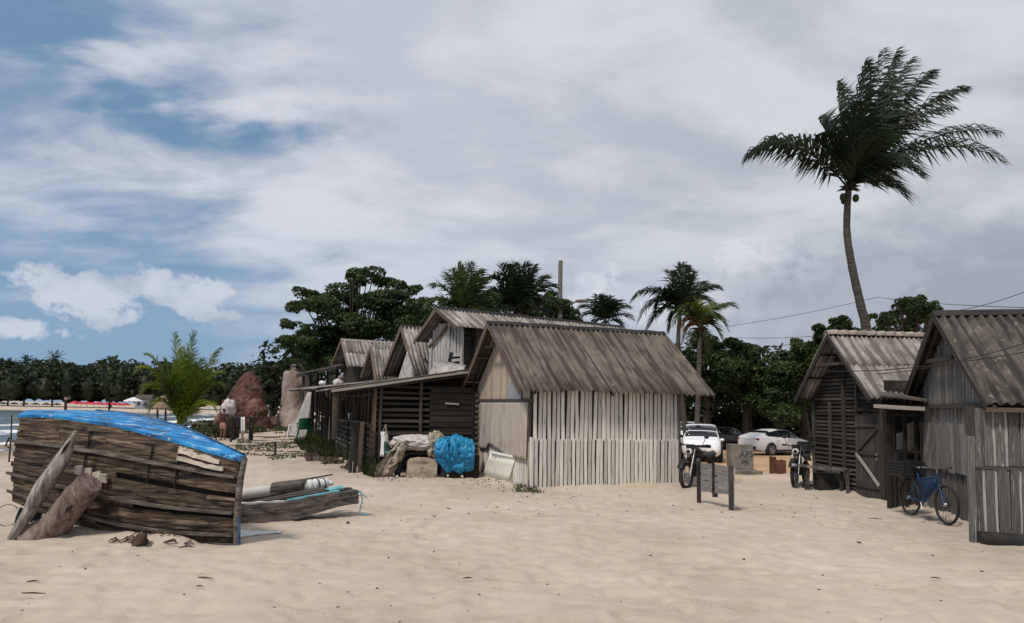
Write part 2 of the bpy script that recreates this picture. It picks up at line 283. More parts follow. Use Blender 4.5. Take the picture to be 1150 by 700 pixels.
class MB:
    def __init__(s): s.v=[]; s.f=[]; s.sm=set()
    def add(s,vs,fs,smooth=False):
        b=len(s.v); s.v+= [tuple(v) for v in vs]
        for f in fs:
            if smooth: s.sm.add(len(s.f))
            s.f.append(tuple(b+i for i in f))
    def box(s,c,size,rot=None,jit=0):
        vs=[V((x*size[0]/2,y*size[1]/2,z*size[2]/2)) for x in(-1,1) for y in(-1,1) for z in(-1,1)]
        if jit: vs=[v+V([random.uniform(-jit,jit) for _ in range(3)]) for v in vs]
        if rot is not None: vs=[rot@v for v in vs]
        s.add([V(c)+v for v in vs],[(0,1,3,2),(4,6,7,5),(0,4,5,1),(2,3,7,6),(0,2,6,4),(1,5,7,3)])
    def beam(s,a,b,wd,th,up=(0,0,1),jit=0):
        a,b=V(a),V(b); x=(b-a); L=x.length; x.normalize(); y=V(up).cross(x)
        if y.length<1e-4: y=V((0,1,0)).cross(x)
        y.normalize(); z=x.cross(y); s.box((a+b)/2,(L,wd,th),Matrix((x,y,z)).transposed(),jit)
    def tube(s,pts,rad,n=8,cap=True,smooth=True,wob=0):
        pts=[V(p) for p in pts]; k=len(pts)
        rad=rad if isinstance(rad,(list,tuple)) else [rad]*k
        vs=[]; prev=None
        for i,p in enumerate(pts):
            d=(pts[min(i+1,k-1)]-pts[max(i-1,0)]).normalized()
            if prev is None:
                a=V((0,0,1)) if abs(d.z)<.9 else V((1,0,0)); u=d.cross(a).normalized()
            else: u=(prev-d*prev.dot(d)).normalized()
            prev=u; v=d.cross(u)
            for j in range(n):
                q=2*math.pi*j/n; r=rad[i]*(1+(random.uniform(-wob,wob) if wob else 0))
                vs.append(p+u*math.cos(q)*r+v*math.sin(q)*r)
        fs=[(i*n+j,i*n+(j+1)%n,(i+1)*n+(j+1)%n,(i+1)*n+j) for i in range(k-1) for j in range(n)]
        s.add(vs,fs,smooth)
        if cap: s.add(vs[:n],[tuple(range(n))[::-1]]); s.add(vs[-n:],[tuple(range(n))])
    def lathe(s,c,prof,n=16,axis=None,smooth=True):
        axis=V(axis or (0,0,1)).normalized(); a=V((0,0,1)) if abs(axis.z)<.9 else V((1,0,0))
        u=axis.cross(a).normalized(); v=axis.cross(u); c=V(c)
        vs=[c+axis*h+(u*math.cos(2*math.pi*j/n)+v*math.sin(2*math.pi*j/n))*r for r,h in prof for j in range(n)]
        k=len(prof); s.add(vs,[(i*n+j,i*n+(j+1)%n,(i+1)*n+(j+1)%n,(i+1)*n+j) for i in range(k-1) for j in range(n)],smooth)
    def torus(s,c,axis,R_,r,n=24,m=6):
        axis=V(axis).normalized(); a=V((0,0,1)) if abs(axis.z)<.9 else V((1,0,0))
        u=axis.cross(a).normalized(); v=axis.cross(u); c=V(c)
        vs=[]
        for i in range(n):
            q=2*math.pi*i/n; d=u*math.cos(q)+v*math.sin(q)
            for j in range(m):
                p=2*math.pi*j/m; vs.append(c+d*(R_+r*math.cos(p))+axis*r*math.sin(p))
        s.add(vs,[(i*m+j,((i+1)%n)*m+j,((i+1)%n)*m+(j+1)%m,i*m+(j+1)%m) for i in range(n) for j in range(m)],True)
    def ball(s,c,r,n=12,m=8,bump=0,seed=0,sq=(1,1,1),fr=1.5):
        c=V(c); vs=[]
        r=V((r,r,r)) if isinstance(r,(int,float)) else V(r)
        for i in range(m+1):
            th=math.pi*i/m
            for j in range(n):
                ph=2*math.pi*j/n
                d=V((math.sin(th)*math.cos(ph),math.sin(th)*math.sin(ph),math.cos(th)))
                k=1+(bump*mnoise.fractal(d*fr+V((seed,seed*2,0)),1,2,4) if bump else 0)
                vs.append(c+V((d.x*r.x,d.y*r.y,d.z*r.z))*k)
        s.add(vs,[(i*n+j,(i+1)*n+j,(i+1)*n+(j+1)%n,i*n+(j+1)%n) for i in range(m) for j in range(n)],True)
    def grid(s,P,smooth=True,thick=None):
        """P[i][j] points; optional thickness vector offset makes it a closed shell"""
        n,m=len(P),len(P[0]); vs=[V(p) for r in P for p in r]
        fs=[(i*m+j,(i+1)*m+j,(i+1)*m+j+1,i*m+j+1) for i in range(n-1) for j in range(m-1)]
        if thick is None: s.add(vs,fs,smooth); return
        th=V(thick); N=n*m; vs2=vs+[v-th for v in vs]
        fs2=fs+[tuple(N+q for q in f[::-1]) for f in fs]
        s.add(vs2,fs2,smooth)
        e=[]
        for i in range(n-1):
            e.append((i*m,i*m+N,(i+1)*m+N,(i+1)*m)); a=i*m+m-1; e.append((a,a+m,a+m+N,a+N))
        for j in range(m-1):
            e.append((j,j+1,j+1+N,j+N)); a=(n-1)*m+j; e.append((a,a+N,a+1+N,a+1))
        b=len(s.v)-2*N
        for q in e: s.f.append(tuple(b+k for k in q))
    def mesh(s,name,m,origin=(0,0,0),inv=None):
        me=bpy.data.meshes.new(name); o=V(origin)
        vs=[V(v)-o for v in s.v] if inv is None else [inv@V(v) for v in s.v]
        me.from_pydata([tuple(v) for v in vs],[],s.f); me.materials.append(M[m])
        if s.sm:
            a=np.zeros(len(s.f),bool); a[list(s.sm)]=True; me.polygons.foreach_set('use_smooth',a)
        me.update(); return me
    def build(s,name,m,parent=None,origin=None):
        if parent is not None:
            wm=W[parent.name]; me=s.mesh(name,m,inv=wm.inverted()); o=bpy.data.objects.new(name,me)
            attach(o,parent,wm.copy())
        else:
            if origin is None:
                a=np.array([tuple(v) for v in s.v]); origin=(a[:,0].mean(),a[:,1].mean(),a[:,2].min())
            me=s.mesh(name,m,origin); o=bpy.data.objects.new(name,me); attach(o,None,Matrix.Translation(V(origin)))
        col.objects.link(o); return o
def npmesh(name,verts,faces,m,parent=None,smooth=False,kind=None,origin=(0,0,0)):
    """fast mesh of equal-sided faces from numpy arrays (world coordinates)"""
    verts=np.asarray(verts,np.float32)-np.array(origin,np.float32); faces=np.asarray(faces,np.int32)
    me=bpy.data.meshes.new(name); k=faces.shape[1]; nf=len(faces)
    me.vertices.add(len(verts)); me.vertices.foreach_set('co',verts.ravel())
    me.loops.add(nf*k); me.loops.foreach_set('vertex_index',faces.ravel())
    me.polygons.add(nf); me.polygons.foreach_set('loop_start',np.arange(nf,dtype=np.int32)*k)
    if smooth: me.polygons.foreach_set('use_smooth',np.ones(nf,bool))
    me.materials.append(M[m]); me.update(calc_edges=True); me.validate()
    o=bpy.data.objects.new(name,me); col.objects.link(o)
    if parent is not None:
        o.parent=parent; o.matrix_parent_inverse=W[parent.name].inverted()
    o.matrix_basis=Matrix.Translation(V(origin)); W[o.name]=Matrix.Translation(V(origin))
    if kind: o['kind']=kind
    return o
# unit plank: length 1 along X, width 1, thickness 1, slightly uneven; variants are shared by all planks
_pl={}
def plank_mesh(m,var):
    if (m,var) in _pl: return _pl[(m,var)]
    rr=random.Random(var*13+5); b=MB(); st=[0,.33,.68,1]; vs=[]
    for i,x in enumerate(st):
        cy=rr.uniform(-.08,.08); wd=rr.uniform(.88,1.0); cz=rr.uniform(-.12,.12)
        for (y,z) in ((-.5,-.5),(.5,-.5),(.5,.5),(-.5,.5)):
            ex=0 if i in(1,2) else rr.uniform(-.006,.006)
            vs.append((x+ex,cy+y*wd,cz+z))
    fs=[(i*4+j,i*4+(j+1)%4,(i+1)*4+(j+1)%4,(i+1)*4+j) for i in range(3) for j in range(4)]+[(3,2,1,0),(12,13,14,15)]
    b.add(vs,fs); me=b.mesh('plank',m); _pl[(m,var)]=me; return me
def plank(parent,a,b,wd,th,m,nrm=(0,-1,0),name='plank',label=None):
    a,b=V(a),V(b); x=b-a; L=x.length
    if L<.01: return None
    x.normalize(); z=V(nrm); z=(z-x*z.dot(x)).normalized(); y=z.cross(x)
    me=plank_mesh(m,random.randrange(7)); o=bpy.data.objects.new(name,me); col.objects.link(o)
    mt=Matrix((x*L,y*wd,z*th)).transposed().to_4x4(); mt.translation=a
    attach(o,parent,mt)
    if label: o['label']=label
    return o
def vwall(parent,P0,P1,zb,zt,wd,gap,th,m,nrm,name='slat',jit=.0,ragged=0.0,lean=0.0,skip=0,mix=None):
    """upright slats between ground points P0,P1; zb/zt are functions of the distance along"""
    P0,P1=V(P0),V(P1); d=P1-P0; L=d.length; d.normalize(); s=0
    n=max(1,round(L/(wd+gap))); st=L/n
    for i in range(n):
        if skip and random.random()<skip: continue
        c=(i+.5)*st+random.uniform(-jit,jit); a=P0+d*c; b=P0+d*(c+random.uniform(-lean,lean))
        a.z=zb(c)+random.uniform(-ragged,ragged); b.z=zt(c)+random.uniform(-ragged,ragged)*.5
        if b.z-a.z<.05: continue
        mm=m if not mix else random.choice(mix)
        plank(parent,a,b,(st-gap)*random.uniform(.85,1.08),th,mm,nrm,name)
def hwall(parent,P0,P1,zs,wd,th,m,nrm,zt=None,name='slat',jit=.01,ext=0.0,mix=None):
    """level slats at heights zs between P0 and P1; zt(s) caps the ends under a sloping roof"""
    P0,P1=V(P0),V(P1); d=P1-P0; L=d.length; d.normalize()
    for z in zs:
        s0,s1=0.0,L
        if zt:
            q=[k*L/60 for k in range(61) if zt(k*L/60)>z+wd/2]
            if len(q)<2: continue
            s0,s1=q[0],q[-1]
        a=P0+d*(s0-random.uniform(0,ext)); b=P0+d*(s1+random.uniform(0,ext)); a.z=z+random.uniform(-jit,jit); b.z=z+random.uniform(-jit,jit)
        plank(parent,a,b,wd*random.uniform(.8,1.1),th,m if not mix else random.choice(mix),nrm,name)
def polywall(parent,pts,m,nrm,th=.02,name='wall_or_gap_shade'):  # plain walls, and dark sheets that stand for shade behind slat gaps
    b=MB(); n=V(nrm).normalized()*th; k=len(pts); vs=[V(p) for p in pts]+[V(p)-n for p in pts]
    b.add(vs,[tuple(range(k)),tuple(range(2*k-1,k-1,-1))]+[(i,i+k,(i+1)%k+k,(i+1)%k) for i in range(k)])
    return b.build(name,m,parent)
def roof(parent,A,B,C,D,n,pitch,m,amp=.022,sag=0.0,jit=.012,rows=1,name='roof_sheet',segs=3,over=.05,curl=None):
    """corrugated slope: A,B ridge ends, C,D eave ends (below B, below A); n sheets side by side, each a part"""
    A,B,C,D=map(V,(A,B,C,D)); nr=(B-A).cross(D-A).normalized()
    if nr.z<0: nr=-nr
    Lr=((B-A).length+(C-D).length)/2
    for r in range(rows):
        t0=r/rows-(.03 if r else 0); t1=(r+1)/rows
        for i in range(n):
            s0,s1=i/n,(i+1)/n; j0=random.uniform(-jit,jit); j1=random.uniform(-jit,jit)*2; lift=random.uniform(0,.008)+(i%2)*.006-(r*.012)
            cols=max(4,int(round((s1-s0)*Lr/pitch*6))); P=[]
            for a in range(segs+1):
                t=t0+(t1-t0)*a/segs; row=[]
                for c in range(cols+1):
                    s=s0+(s1-s0)*c/cols
                    if i<n-1: s+= (over/Lr)*(c/cols)
                    tt=t+(j1*.5 if a==segs else 0)+(j0*.3 if a==0 else 0)
                    p=(A*(1-s)+B*s)*(1-tt)+(D*(1-s)+C*s)*tt
                    p=p+nr*(amp*math.cos(2*math.pi*s*Lr/pitch)+lift)
                    p=p+V((0,0,-sag*4*t*(1-t)*math.sin(math.pi*min(1,max(0,s)))))
                    if curl: p=p+nr*curl(s,tt)
                    row.append(p)
                P.append(row)
            b=MB(); b.grid(P,True,nr*.008); o=b.build(name,m,parent); rc=[(s0*Lr+(s1-s0)*Lr*c/cols,(t0+(t1-t0)*a/segs)*(D-A).length,0) for a in range(segs+1) for c in range(cols+1)]*2; at=o.data.attributes.new('rc','FLOAT_VECTOR','POINT'); at.data.foreach_set('vector',np.array(rc,np.float32).ravel())
def barge(parent,a,b,wd=.12,th=.03,m='wood_grey_plain',name='barge_board',nrm=(0,-1,0)): return plank(parent,a,b,wd,th,m,nrm,name)

# ---------------------------------------------------------------- terrain
def vnoise(x,y,seed=0):
    xi=np.floor(x).astype(np.int64); yi=np.floor(y).astype(np.int64); fx=x-xi; fy=y-yi
    fx=fx*fx*(3-2*fx); fy=fy*fy*(3-2*fy)
    def h(a,b):
        n=(a*374761393+b*668265263+seed*982451653)&0x7fffffff; n=((n^(n>>13))*1274126177)&0x7fffffff
        return ((n^(n>>16))&0xffff)/65535.0
    return (h(xi,yi)*(1-fx)+h(xi+1,yi)*fx)*(1-fy)+(h(xi,yi+1)*(1-fx)+h(xi+1,yi+1)*fx)*fy
def ss(a,b,x): q=np.clip((x-a)/(b-a),0,1); return q*q*(3-2*q)
SHY=[-200,0,15,25,40,60,94,130,165,190,205,214]; SHX=[-30,-25,-25.5,-26.5,-28.5,-33,-38,-44,-52,-70,-110,-420]
def shore(y): return np.interp(y,SHY,SHX)
SEA=-.95
_fr=np.random.default_rng(21); FP=[]
for _ in range(34):
    px0,py0=_fr.uniform(-9,9),_fr.uniform(2.5,15); an=_fr.uniform(0,6.28)
    for k in range(int(_fr.integers(8,26))):
        an+=_fr.normal()*.10; px0+=math.cos(an)*.62; py0+=math.sin(an)*.62; sd_=.09 if k%2 else -.09
        FP.append((px0-math.sin(an)*sd_,py0+math.cos(an)*sd_,an,_fr.uniform(.014,.032)))
def footprints(x,y,h):
    for (a,b,an,dp) in FP:
        if not(-10<a<10.5 and 2.3<b<19): continue
        m_=(np.abs(x-a)<.35)&(np.abs(y-b)<.35)
        if not m_.any(): continue
        dx=x[m_]-a; dy=y[m_]-b; u=(dx*math.cos(an)+dy*math.sin(an))/.15; v=(-dx*math.sin(an)+dy*math.cos(an))/.075; r2=u*u+v*v
        h[m_]+=-dp*np.exp(-r2**1.6)+dp*.45*np.exp(-((np.sqrt(r2)-1.55)/.4)**2)
    return h
def terr(x,y,fine=True):
    x=np.asarray(x,float); y=np.asarray(y,float)
    xs=shore(y); h=SEA*(1-ss(-1,17,x-xs)) - .5*(1-ss(-14,0,x-xs))
    far=SEA-1.2+np.clip((y-207)*.09,0,1.75)
    h=np.where(y>200,np.maximum(h,far),h)
    h=h-.45*ss(21,31,y)*ss(1.5,6,x)
    h=h+(vnoise(x*.23,y*.23,3)-.5)*.10*ss(3,8,y)
    if fine:
        near=1-ss(20,45,y)
        d=(vnoise(x*1.1,y*1.1,5)-.5)*.035
        k=vnoise(x*2.7+.6*vnoise(x*5,y*5,9),y*3.4,6); h=h+near*(d-.027*1.25*ss(.45,.9,k)-.024*ss(.5,.85,vnoise(x*5.7,y*7.1,11)))
    if fine:
        for (ox,oy,an,L_,W_) in ((.45,16.4,19.4,3.91,4.28),(-3.70,19.30,19.4,2.8,9.3),(7.5,11.11,-15,4.6,3.75),(8.02,15.35,5,4,2.9),(-6.8,10.2,-14,2.5,.9)):
            c_,s_=math.cos(R(an)),math.sin(R(an)); u=(x-ox)*c_+(y-oy)*s_; v=-(x-ox)*s_+(y-oy)*c_
            dd_=np.hypot(np.maximum(np.maximum(-u,u-L_),0),np.maximum(np.maximum(-v,v-W_),0)); h=h+(.055+.05*vnoise(x*1.7,y*1.7,31))*np.exp(-(dd_/.32)**2)
    return h
def T(x,y): return float(terr(np.array([x]),np.array([y]),False)[0])
def axis_pts(lo,a,b,hi,step,g=1.09):
    p=list(np.arange(a,b+1e-6,step)); s=step; q=b
    while q<hi: s=min(s*g,60); q+=s; p.append(q)
    s=step; q=a; pre=[]
    while q>lo: s=min(s*g,60); q-=s; pre.append(q)
    return np.array(pre[::-1]+p)
def build_sheet(name,xs,ys,fn,m):
    Xg,Yg=np.meshgrid(xs,ys); Zg=fn(Xg,Yg); v=np.stack([Xg,Yg,Zg],-1).reshape(-1,3)
    nx,ny=len(xs),len(ys); i=(np.arange(ny-1)[:,None]*nx+np.arange(nx-1)[None,:]).ravel()
    f=np.stack([i,i+1,i+1+nx,i+nx],1); return npmesh(name,v,f,m,smooth=True,kind='structure'),v
# sand material
m=bpy.data.materials.new('sand'); m.use_nodes=True; t=NT(m.node_tree); M['sand']=m
pos=t.n('ShaderNodeNewGeometry').outputs['Position']
a=t.noise(pos,.35,5,.6); b_=t.noise(pos,3.0,8,.65); c_=t.noise(pos,26,5,.7); dd=t.noise(pos,140,2,.6)
f=t.math('ADD',t.math('ADD',t.math('MULTIPLY',a,.45),t.math('MULTIPLY',b_,.3)),t.math('ADD',t.math('MULTIPLY',c_,.15),t.math('MULTIPLY',dd,.1)))
cc=t.ramp(t.mr(f,.36,.64,smooth=False),[(0,(.37,.296,.228)),(.5,(.485,.400,.318)),(1,(.57,.484,.397))])
sxyz=t.n('ShaderNodeSeparateXYZ',{0:pos})
park=t.math('MULTIPLY',t.mr(sxyz.outputs[1],19,27),t.mr(sxyz.outputs[0],1.5,5))
cc=t.mix(t.math('MULTIPLY',park,.8),cc,t.ramp(f,[(.4,(.40,.245,.125)),(.6,(.52,.345,.19))]))
litter=t.mr(t.noise(t.vmath('MULTIPLY',pos,(1,1.8,1)),9,6,.7),.70,.76)
lz=t.mr(t.noise(pos,.5,3,.5),.45,.62)
cc=t.mix(t.math('MULTIPLY',t.math('MULTIPLY',litter,lz),.55),cc,(.12,.09,.065))
wet=t.mr(sxyz.outputs[2],SEA-.1,SEA+.35,1,0)
cc=t.mix(wet,cc,(.20,.155,.115))
bb=t.n('ShaderNodeBsdfPrincipled',{'Base Color':cc,'Roughness':.95,'Specular IOR Level':.15})
hh=t.math('ADD',t.math('MULTIPLY',b_,1.0),t.math('ADD',t.math('MULTIPLY',c_,.35),t.math('MULTIPLY',dd,.12)))
t.set(bb.inputs['Normal'],t.n('ShaderNodeBump',{'Height':hh,'Strength':.55,'Distance':.05}).outputs[0])
t.n('ShaderNodeOutputMaterial',{0:bb.outputs[0]})
xs=axis_pts(-3500,-10,10.5,3500,.05); ys=axis_pts(-400,2.2,13,4500,.045,1.03)
sand,_=build_sheet('sand_ground',xs,ys,lambda x,y:footprints(x,y,terr(x,y)),'sand'); tag(sand,kind='structure')
# water
m=bpy.data.materials.new('water'); m.use_nodes=True; t=NT(m.node_tree); M['water']=m
pos=t.n('ShaderNodeNewGeometry').outputs['Position']
at=t.n('ShaderNodeAttribute',attribute_name='surf').outputs['Fac']
w1=t.noise(t.vmath('MULTIPLY',pos,(1.0,.35,1)),.9,6,.6,.4); w2=t.noise(t.vmath('MULTIPLY',pos,(1,.6,1)),3,5,.6)
fm=t.mr(t.math('ADD',at,t.math('MULTIPLY',t.math('SUBTRACT',w1,.5),1.6)),.45,.60)
b=t.n('ShaderNodeBsdfPrincipled',{'Base Color':t.mix(fm,(.085,.125,.14),(.78,.79,.80)),'Roughness':t.math('ADD',.12,t.math('MULTIPLY',fm,.6)),'IOR':1.33})
t.set(b.inputs['Normal'],t.n('ShaderNodeBump',{'Height':t.math('ADD',w1,t.math('MULTIPLY',w2,.3)),'Strength':.8,'Distance':.35}).outputs[0])
t.n('ShaderNodeOutputMaterial',{0:b.outputs[0]})
xs=axis_pts(-3500,-140,-14,-10,1.0,1.08); ys=axis_pts(-400,10,230,232,1.2,1.08)
sea,v=build_sheet('sea_water',xs,ys,lambda x,y:np.full(x.shape,SEA)+.05*np.sin((x-shore(y))*.9+2*vnoise(x*.1,y*.1,2)*6),'water')
dsh=shore(v[:,1])-v[:,0]; wob=vnoise(v[:,0]*.06,v[:,1]*.06,4)*6
band=np.exp(-((dsh-1.5)/2.2)**2)*.9+np.exp(-((dsh-9-wob*.6)/2.6)**2)*.78+np.exp(-((dsh-20-wob)/2.0)**2)*.62+np.exp(-((dsh-33-wob)/2.0)**2)*.5
fr=np.exp(-((212-v[:,1])/3.0)**2)*.7; s_=np.maximum(band,fr)
a_=sea.data.attributes.new('surf','FLOAT','POINT'); a_.data.foreach_set('value',s_.astype(np.float32))

# ---------------------------------------------------------------- foliage helpers
def leafcloud(clumps,n,size,flat=.6,shell=.55,seed=0,jit=1.0,asp=.5):
    """clumps: (center, (rx,ry,rz), weight); returns folded two-quad leaves: verts, faces"""
    r=np.random.default_rng(seed); cs=np.array([c[0] for c in clumps]); rs=np.array([c[1] for c in clumps]); wt=np.array([c[2] if len(c)>2 else c[1][0]*c[1][1] for c in clumps],float); wt/=wt.sum()
    k=r.choice(len(clumps),n,p=wt); d=r.normal(size=(n,3)); d/=np.linalg.norm(d,axis=1)[:,None]; d[:,2]=np.where(r.random(n)<.25,-np.abs(d[:,2]),np.abs(d[:,2])*1.0)
    rad=shell+(1-shell)*r.random(n)**.6; c=cs[k]+d*rs[k]*rad[:,None]
    nrm=d*.7+r.normal(size=(n,3))*.6+np.array([0,0,flat]); nrm/=np.linalg.norm(nrm,axis=1)[:,None]
    a=np.cross(nrm,r.normal(size=(n,3))); a/=np.linalg.norm(a,axis=1)[:,None]; b=np.cross(nrm,a)
    L=size*(.45+1.1*r.random(n)**1.5)[:,None]; Wd=L*asp; fold=nrm*L*.15
    v=np.stack([c-a*L*.5, c+b*Wd*.5+fold, c+a*L*.5, c-b*Wd*.5+fold],1).reshape(-1,3)
    f=np.arange(n*4).reshape(n,4); return v,f
def tree(name,label,base,clumps,n,size,m,group=None,trunk_r=.3,cat='tree',seed=0,branches=True,core=.0):
    o=thing(name,label,cat,base,group); b=MB(); base=V(base)
    cen=sum((V(c[0]) for c in clumps),V((0,0,0)))/len(clumps)
    fork=base+V(((cen.x-base.x)*.3,(cen.y-base.y)*.3,max(1.0,(min(c[0][2] for c in clumps)-base.z)*.8)))
    b.tube([base-V((0,0,.2)),base.lerp(fork,.5)+V((random.uniform(-.15,.15),0,0)),fork],[trunk_r*1.2,trunk_r,trunk_r*.8],10,wob=.1)
    if branches:
        for c in clumps[:28]:
            p=V(c[0]); mid=fork.lerp(p,.5)+V((0,0,-.2)); b.tube([fork,mid,p],[trunk_r*.34,trunk_r*.18,trunk_r*.06],5,cap=False)
    b.build('trunk','tree_bark',o)
    v,f=leafcloud(clumps,n,size,seed=seed); npmesh('crown',v,f,m,o)
    return o
def canopy(cx,cy,zlo,zhi,rx,ry,n,rc,seed,flatr=.5,edge=None):
    rr=random.Random(seed); out=[]
    for i in range(n):
        q=rr.uniform(0,2*math.pi); u=rr.random()**.5; h=rr.random()
        wd=math.sin(math.pi*min(1,.25+.72*h))**.6 if edge is None else edge(h)
        r=rc*rr.uniform(.6,1.25)
        out.append(((cx+math.cos(q)*u*rx*wd,cy+math.sin(q)*u*ry*wd,zlo+(zhi-zlo)*h),(r,r,r*flatr)))
    return out
def frond(parent,pts,ll,m,nl=46,droop=.5,wind=(0,0,0),seed=0,wl=.05,up=(0,0,1),stalk='palm_dark',name='frond',stiff=0.0):
    """pts: rachis bezier-like control points; leaflets hang from both sides"""
    r=np.random.default_rng(seed); P=[V(p) for p in pts]
    def ev(t):
        q=P[:]
        while len(q)>1: q=[q[i].lerp(q[i+1],t) for i in range(len(q)-1)]
        return q[0]
    C=[ev(i/14) for i in range(15)]
    vs=[];fs=[]
    # rachis as a three-sided tapering rib
    Lr=sum((C[i+1]-C[i]).length for i in range(14))
    for i,c in enumerate(C):
        d=(C[min(i+1,14)]-C[max(i-1,0)]).normalized(); s=d.cross(V(up)); s=s.normalized() if s.length>.01 else V((1,0,0)); u=s.cross(d); w=Lr*.009*(1-i/15)+.004
        vs+=[c+s*w,c-s*w,c-u*w*1.2]
    for i in range(14):
        for j in range(3): fs.append((i*3+j,i*3+(j+1)%3,(i+1)*3+(j+1)%3,(i+1)*3+j))
    wv=V(wind)
    for side in (-1,1):
        for k in range(nl):
            t=.12+.88*(k+.5+r.uniform(-.3,.3))/nl; c=ev(t); d=(ev(min(1,t+.02))-ev(max(0,t-.02))).normalized()
            s=d.cross(V(up)); s=s.normalized() if s.length>.05 else V((1,0,0)); u=s.cross(d)
            prof=math.sin(math.pi*min(1,(t*.86+.12)))**.7; L=ll*(prof*(1-.25*t)+.12)*r.uniform(.8,1.1)
            out=(s*side*(1.0-.45*t)+d*(.55+stiff+.75*t)+u*r.uniform(-.05,.45)+wv*.5+V(r.normal(size=3))*.07).normalized()
            p1=c+out*L*.45; o2=(out+V((0,0,-1))*droop*r.uniform(.6,1.3)+wv*.8).normalized(); L*=r.uniform(.75,1.15); p2=p1+o2*L*.55
            wdt=wl*(.7+.5*prof); wn=d*wdt*.5
            b=len(vs); vs+=[c-wn*.6,c+wn*.6,p1+wn,p1-wn,p2]; fs.append((b,b+1,b+2,b+3)); fs.append((b+3,b+2,b+4,b+4))
    F4=[f for f in fs]
    F4=[(a,b_,c_,d_) for (a,b_,c_,d_) in F4 if d_!=c_]; F3=[(a,b_,c_) for (a,b_,c_,d_) in fs if d_==c_]
    b=MB(); b.add(vs,F4+F3); return b.build(name,m,parent)
def palm(name,label,base,hub,fr,m,wind=(0,0,0),group=None,r0=.16,r1=.1,bend=None,seed=0,ll=.9,nl=40,droop=.6,cat='palm tree',wl=.06,stiff=0.0,nuts=0,brown=0,yellow=0):
    """fr: list of (tip vector from hub, arch height)"""
    o=thing(name,label,cat,base,group); base=V(base); hub=V(hub); rr=random.Random(seed)
    mids=bend or [base.lerp(hub,.5)+V((rr.uniform(-.2,.2),0,0))]
    Pt=[base-V((0,0,.15))]+[V(q) for q in mids]+[hub]
    def ev(t):
        k=len(Pt)-1; u=min(t*k,k-1e-6); i=int(u); f_=u-i; p0,p1,p2,p3=Pt[max(i-1,0)],Pt[i],Pt[i+1],Pt[min(i+2,k)]
        return .5*((2*p1)+(p2-p0)*f_+(2*p0-5*p1+4*p2-p3)*f_*f_+(3*p1-p0-3*p2+p3)*f_**3)
    pts=[ev(i/22) for i in range(23)]; b=MB()
    b.tube(pts,[(r0*(1.35 if i==0 else 1)*(1-i/22)+r1*i/22)*(1.0+.06*(i%2)) for i in range(23)],10); b.build('trunk','palm_trunk',o)
    for i,fe in enumerate(fr):
        tip,arch=fe[:2]; wk,dk_=fe[2] if len(fe)>2 else (1,1); tip=V(tip); L=tip.length; c1=hub+tip*.25+V((0,0,arch*.7)); c2=hub+tip*.7+V((0,0,arch))
        mm='frond_brown' if i<brown else ('palm_yellow' if i<brown+yellow else m)
        frond(o,[hub,c1,c2,hub+tip],ll,mm,nl,droop*dk_,V(wind)*wk,seed*50+i,wl,stiff=stiff)
    b=MB()
    for i in range(14):
        q=rr.uniform(0,6.28); d=V((math.cos(q),math.sin(q),rr.uniform(-.3,.6))).normalized()
        b.tube([hub,hub+d*.22,hub+d*.4+V((0,0,-.05))],[.06,.05,.01],5)
    b.build('crown_fibre','husk',o)
    for i in range(nuts):
        q=rr.uniform(0,6.28); nb=MB(); nb.ball(hub+V((math.cos(q)*.24,math.sin(q)*.24,-.25-rr.random()*.12)),(.12,.12,.15),8,6); nb.build('coconut','palm_mid',o)
    return o
def spray(n,L,seed,el=(-.3,1.2),wind=(0,0,0)):
    rr=random.Random(seed); out=[]
    for i in range(n):
        q=2.4*i+rr.uniform(-.3,.3); e=el[0]+(el[1]-el[0])*((i+.5)/n); l=L*rr.uniform(.82,1.1)
        d=V((math.cos(q)*math.cos(e),math.sin(q)*math.cos(e),math.sin(e)))*l+V(wind)*l*.35
        out.append((d-V((0,0,.12*L)),L*.28*math.cos(e)+.1))
    return out
# ================================================================ MAIN HUT
def hutframe(ang):
    a=R(ang); return V((math.cos(a),math.sin(a),0)),V((-math.sin(a),math.cos(a),0))
U,Vv=hutframe(19.4)
A0=V((.45,16.4,0)); LEN=3.91; WID=4.28
h=thing('beach_hut','small hut of white upright bamboo slats under one grey corrugated roof, middle of the beach','hut',A0)
def lw(o,u,v,z,UU=U,VV=Vv): return o+UU*u+VV*v+V((0,0,z))
EZ=2.27; RZ=4.05; EO=.32; mid=WID/2
slope_=(RZ-EZ)/(mid+EO)
ztop=lambda s:RZ-abs(s-mid)*slope_-.06
wallz=ztop(0)
# dark sheets behind the slats, coloured as the gaps' shade, and floor-plan walls
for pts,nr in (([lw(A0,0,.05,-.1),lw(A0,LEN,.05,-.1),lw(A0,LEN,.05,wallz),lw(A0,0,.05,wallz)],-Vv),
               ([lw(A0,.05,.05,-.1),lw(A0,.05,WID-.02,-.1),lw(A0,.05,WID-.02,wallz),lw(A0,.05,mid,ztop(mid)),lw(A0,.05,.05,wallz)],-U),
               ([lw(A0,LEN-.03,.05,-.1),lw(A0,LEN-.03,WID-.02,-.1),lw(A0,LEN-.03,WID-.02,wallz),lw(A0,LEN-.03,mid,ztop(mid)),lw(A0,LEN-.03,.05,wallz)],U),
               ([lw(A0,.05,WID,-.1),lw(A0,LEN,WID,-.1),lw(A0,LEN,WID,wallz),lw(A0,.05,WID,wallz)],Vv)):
    polywall(h,pts,'wood_dark',nr)
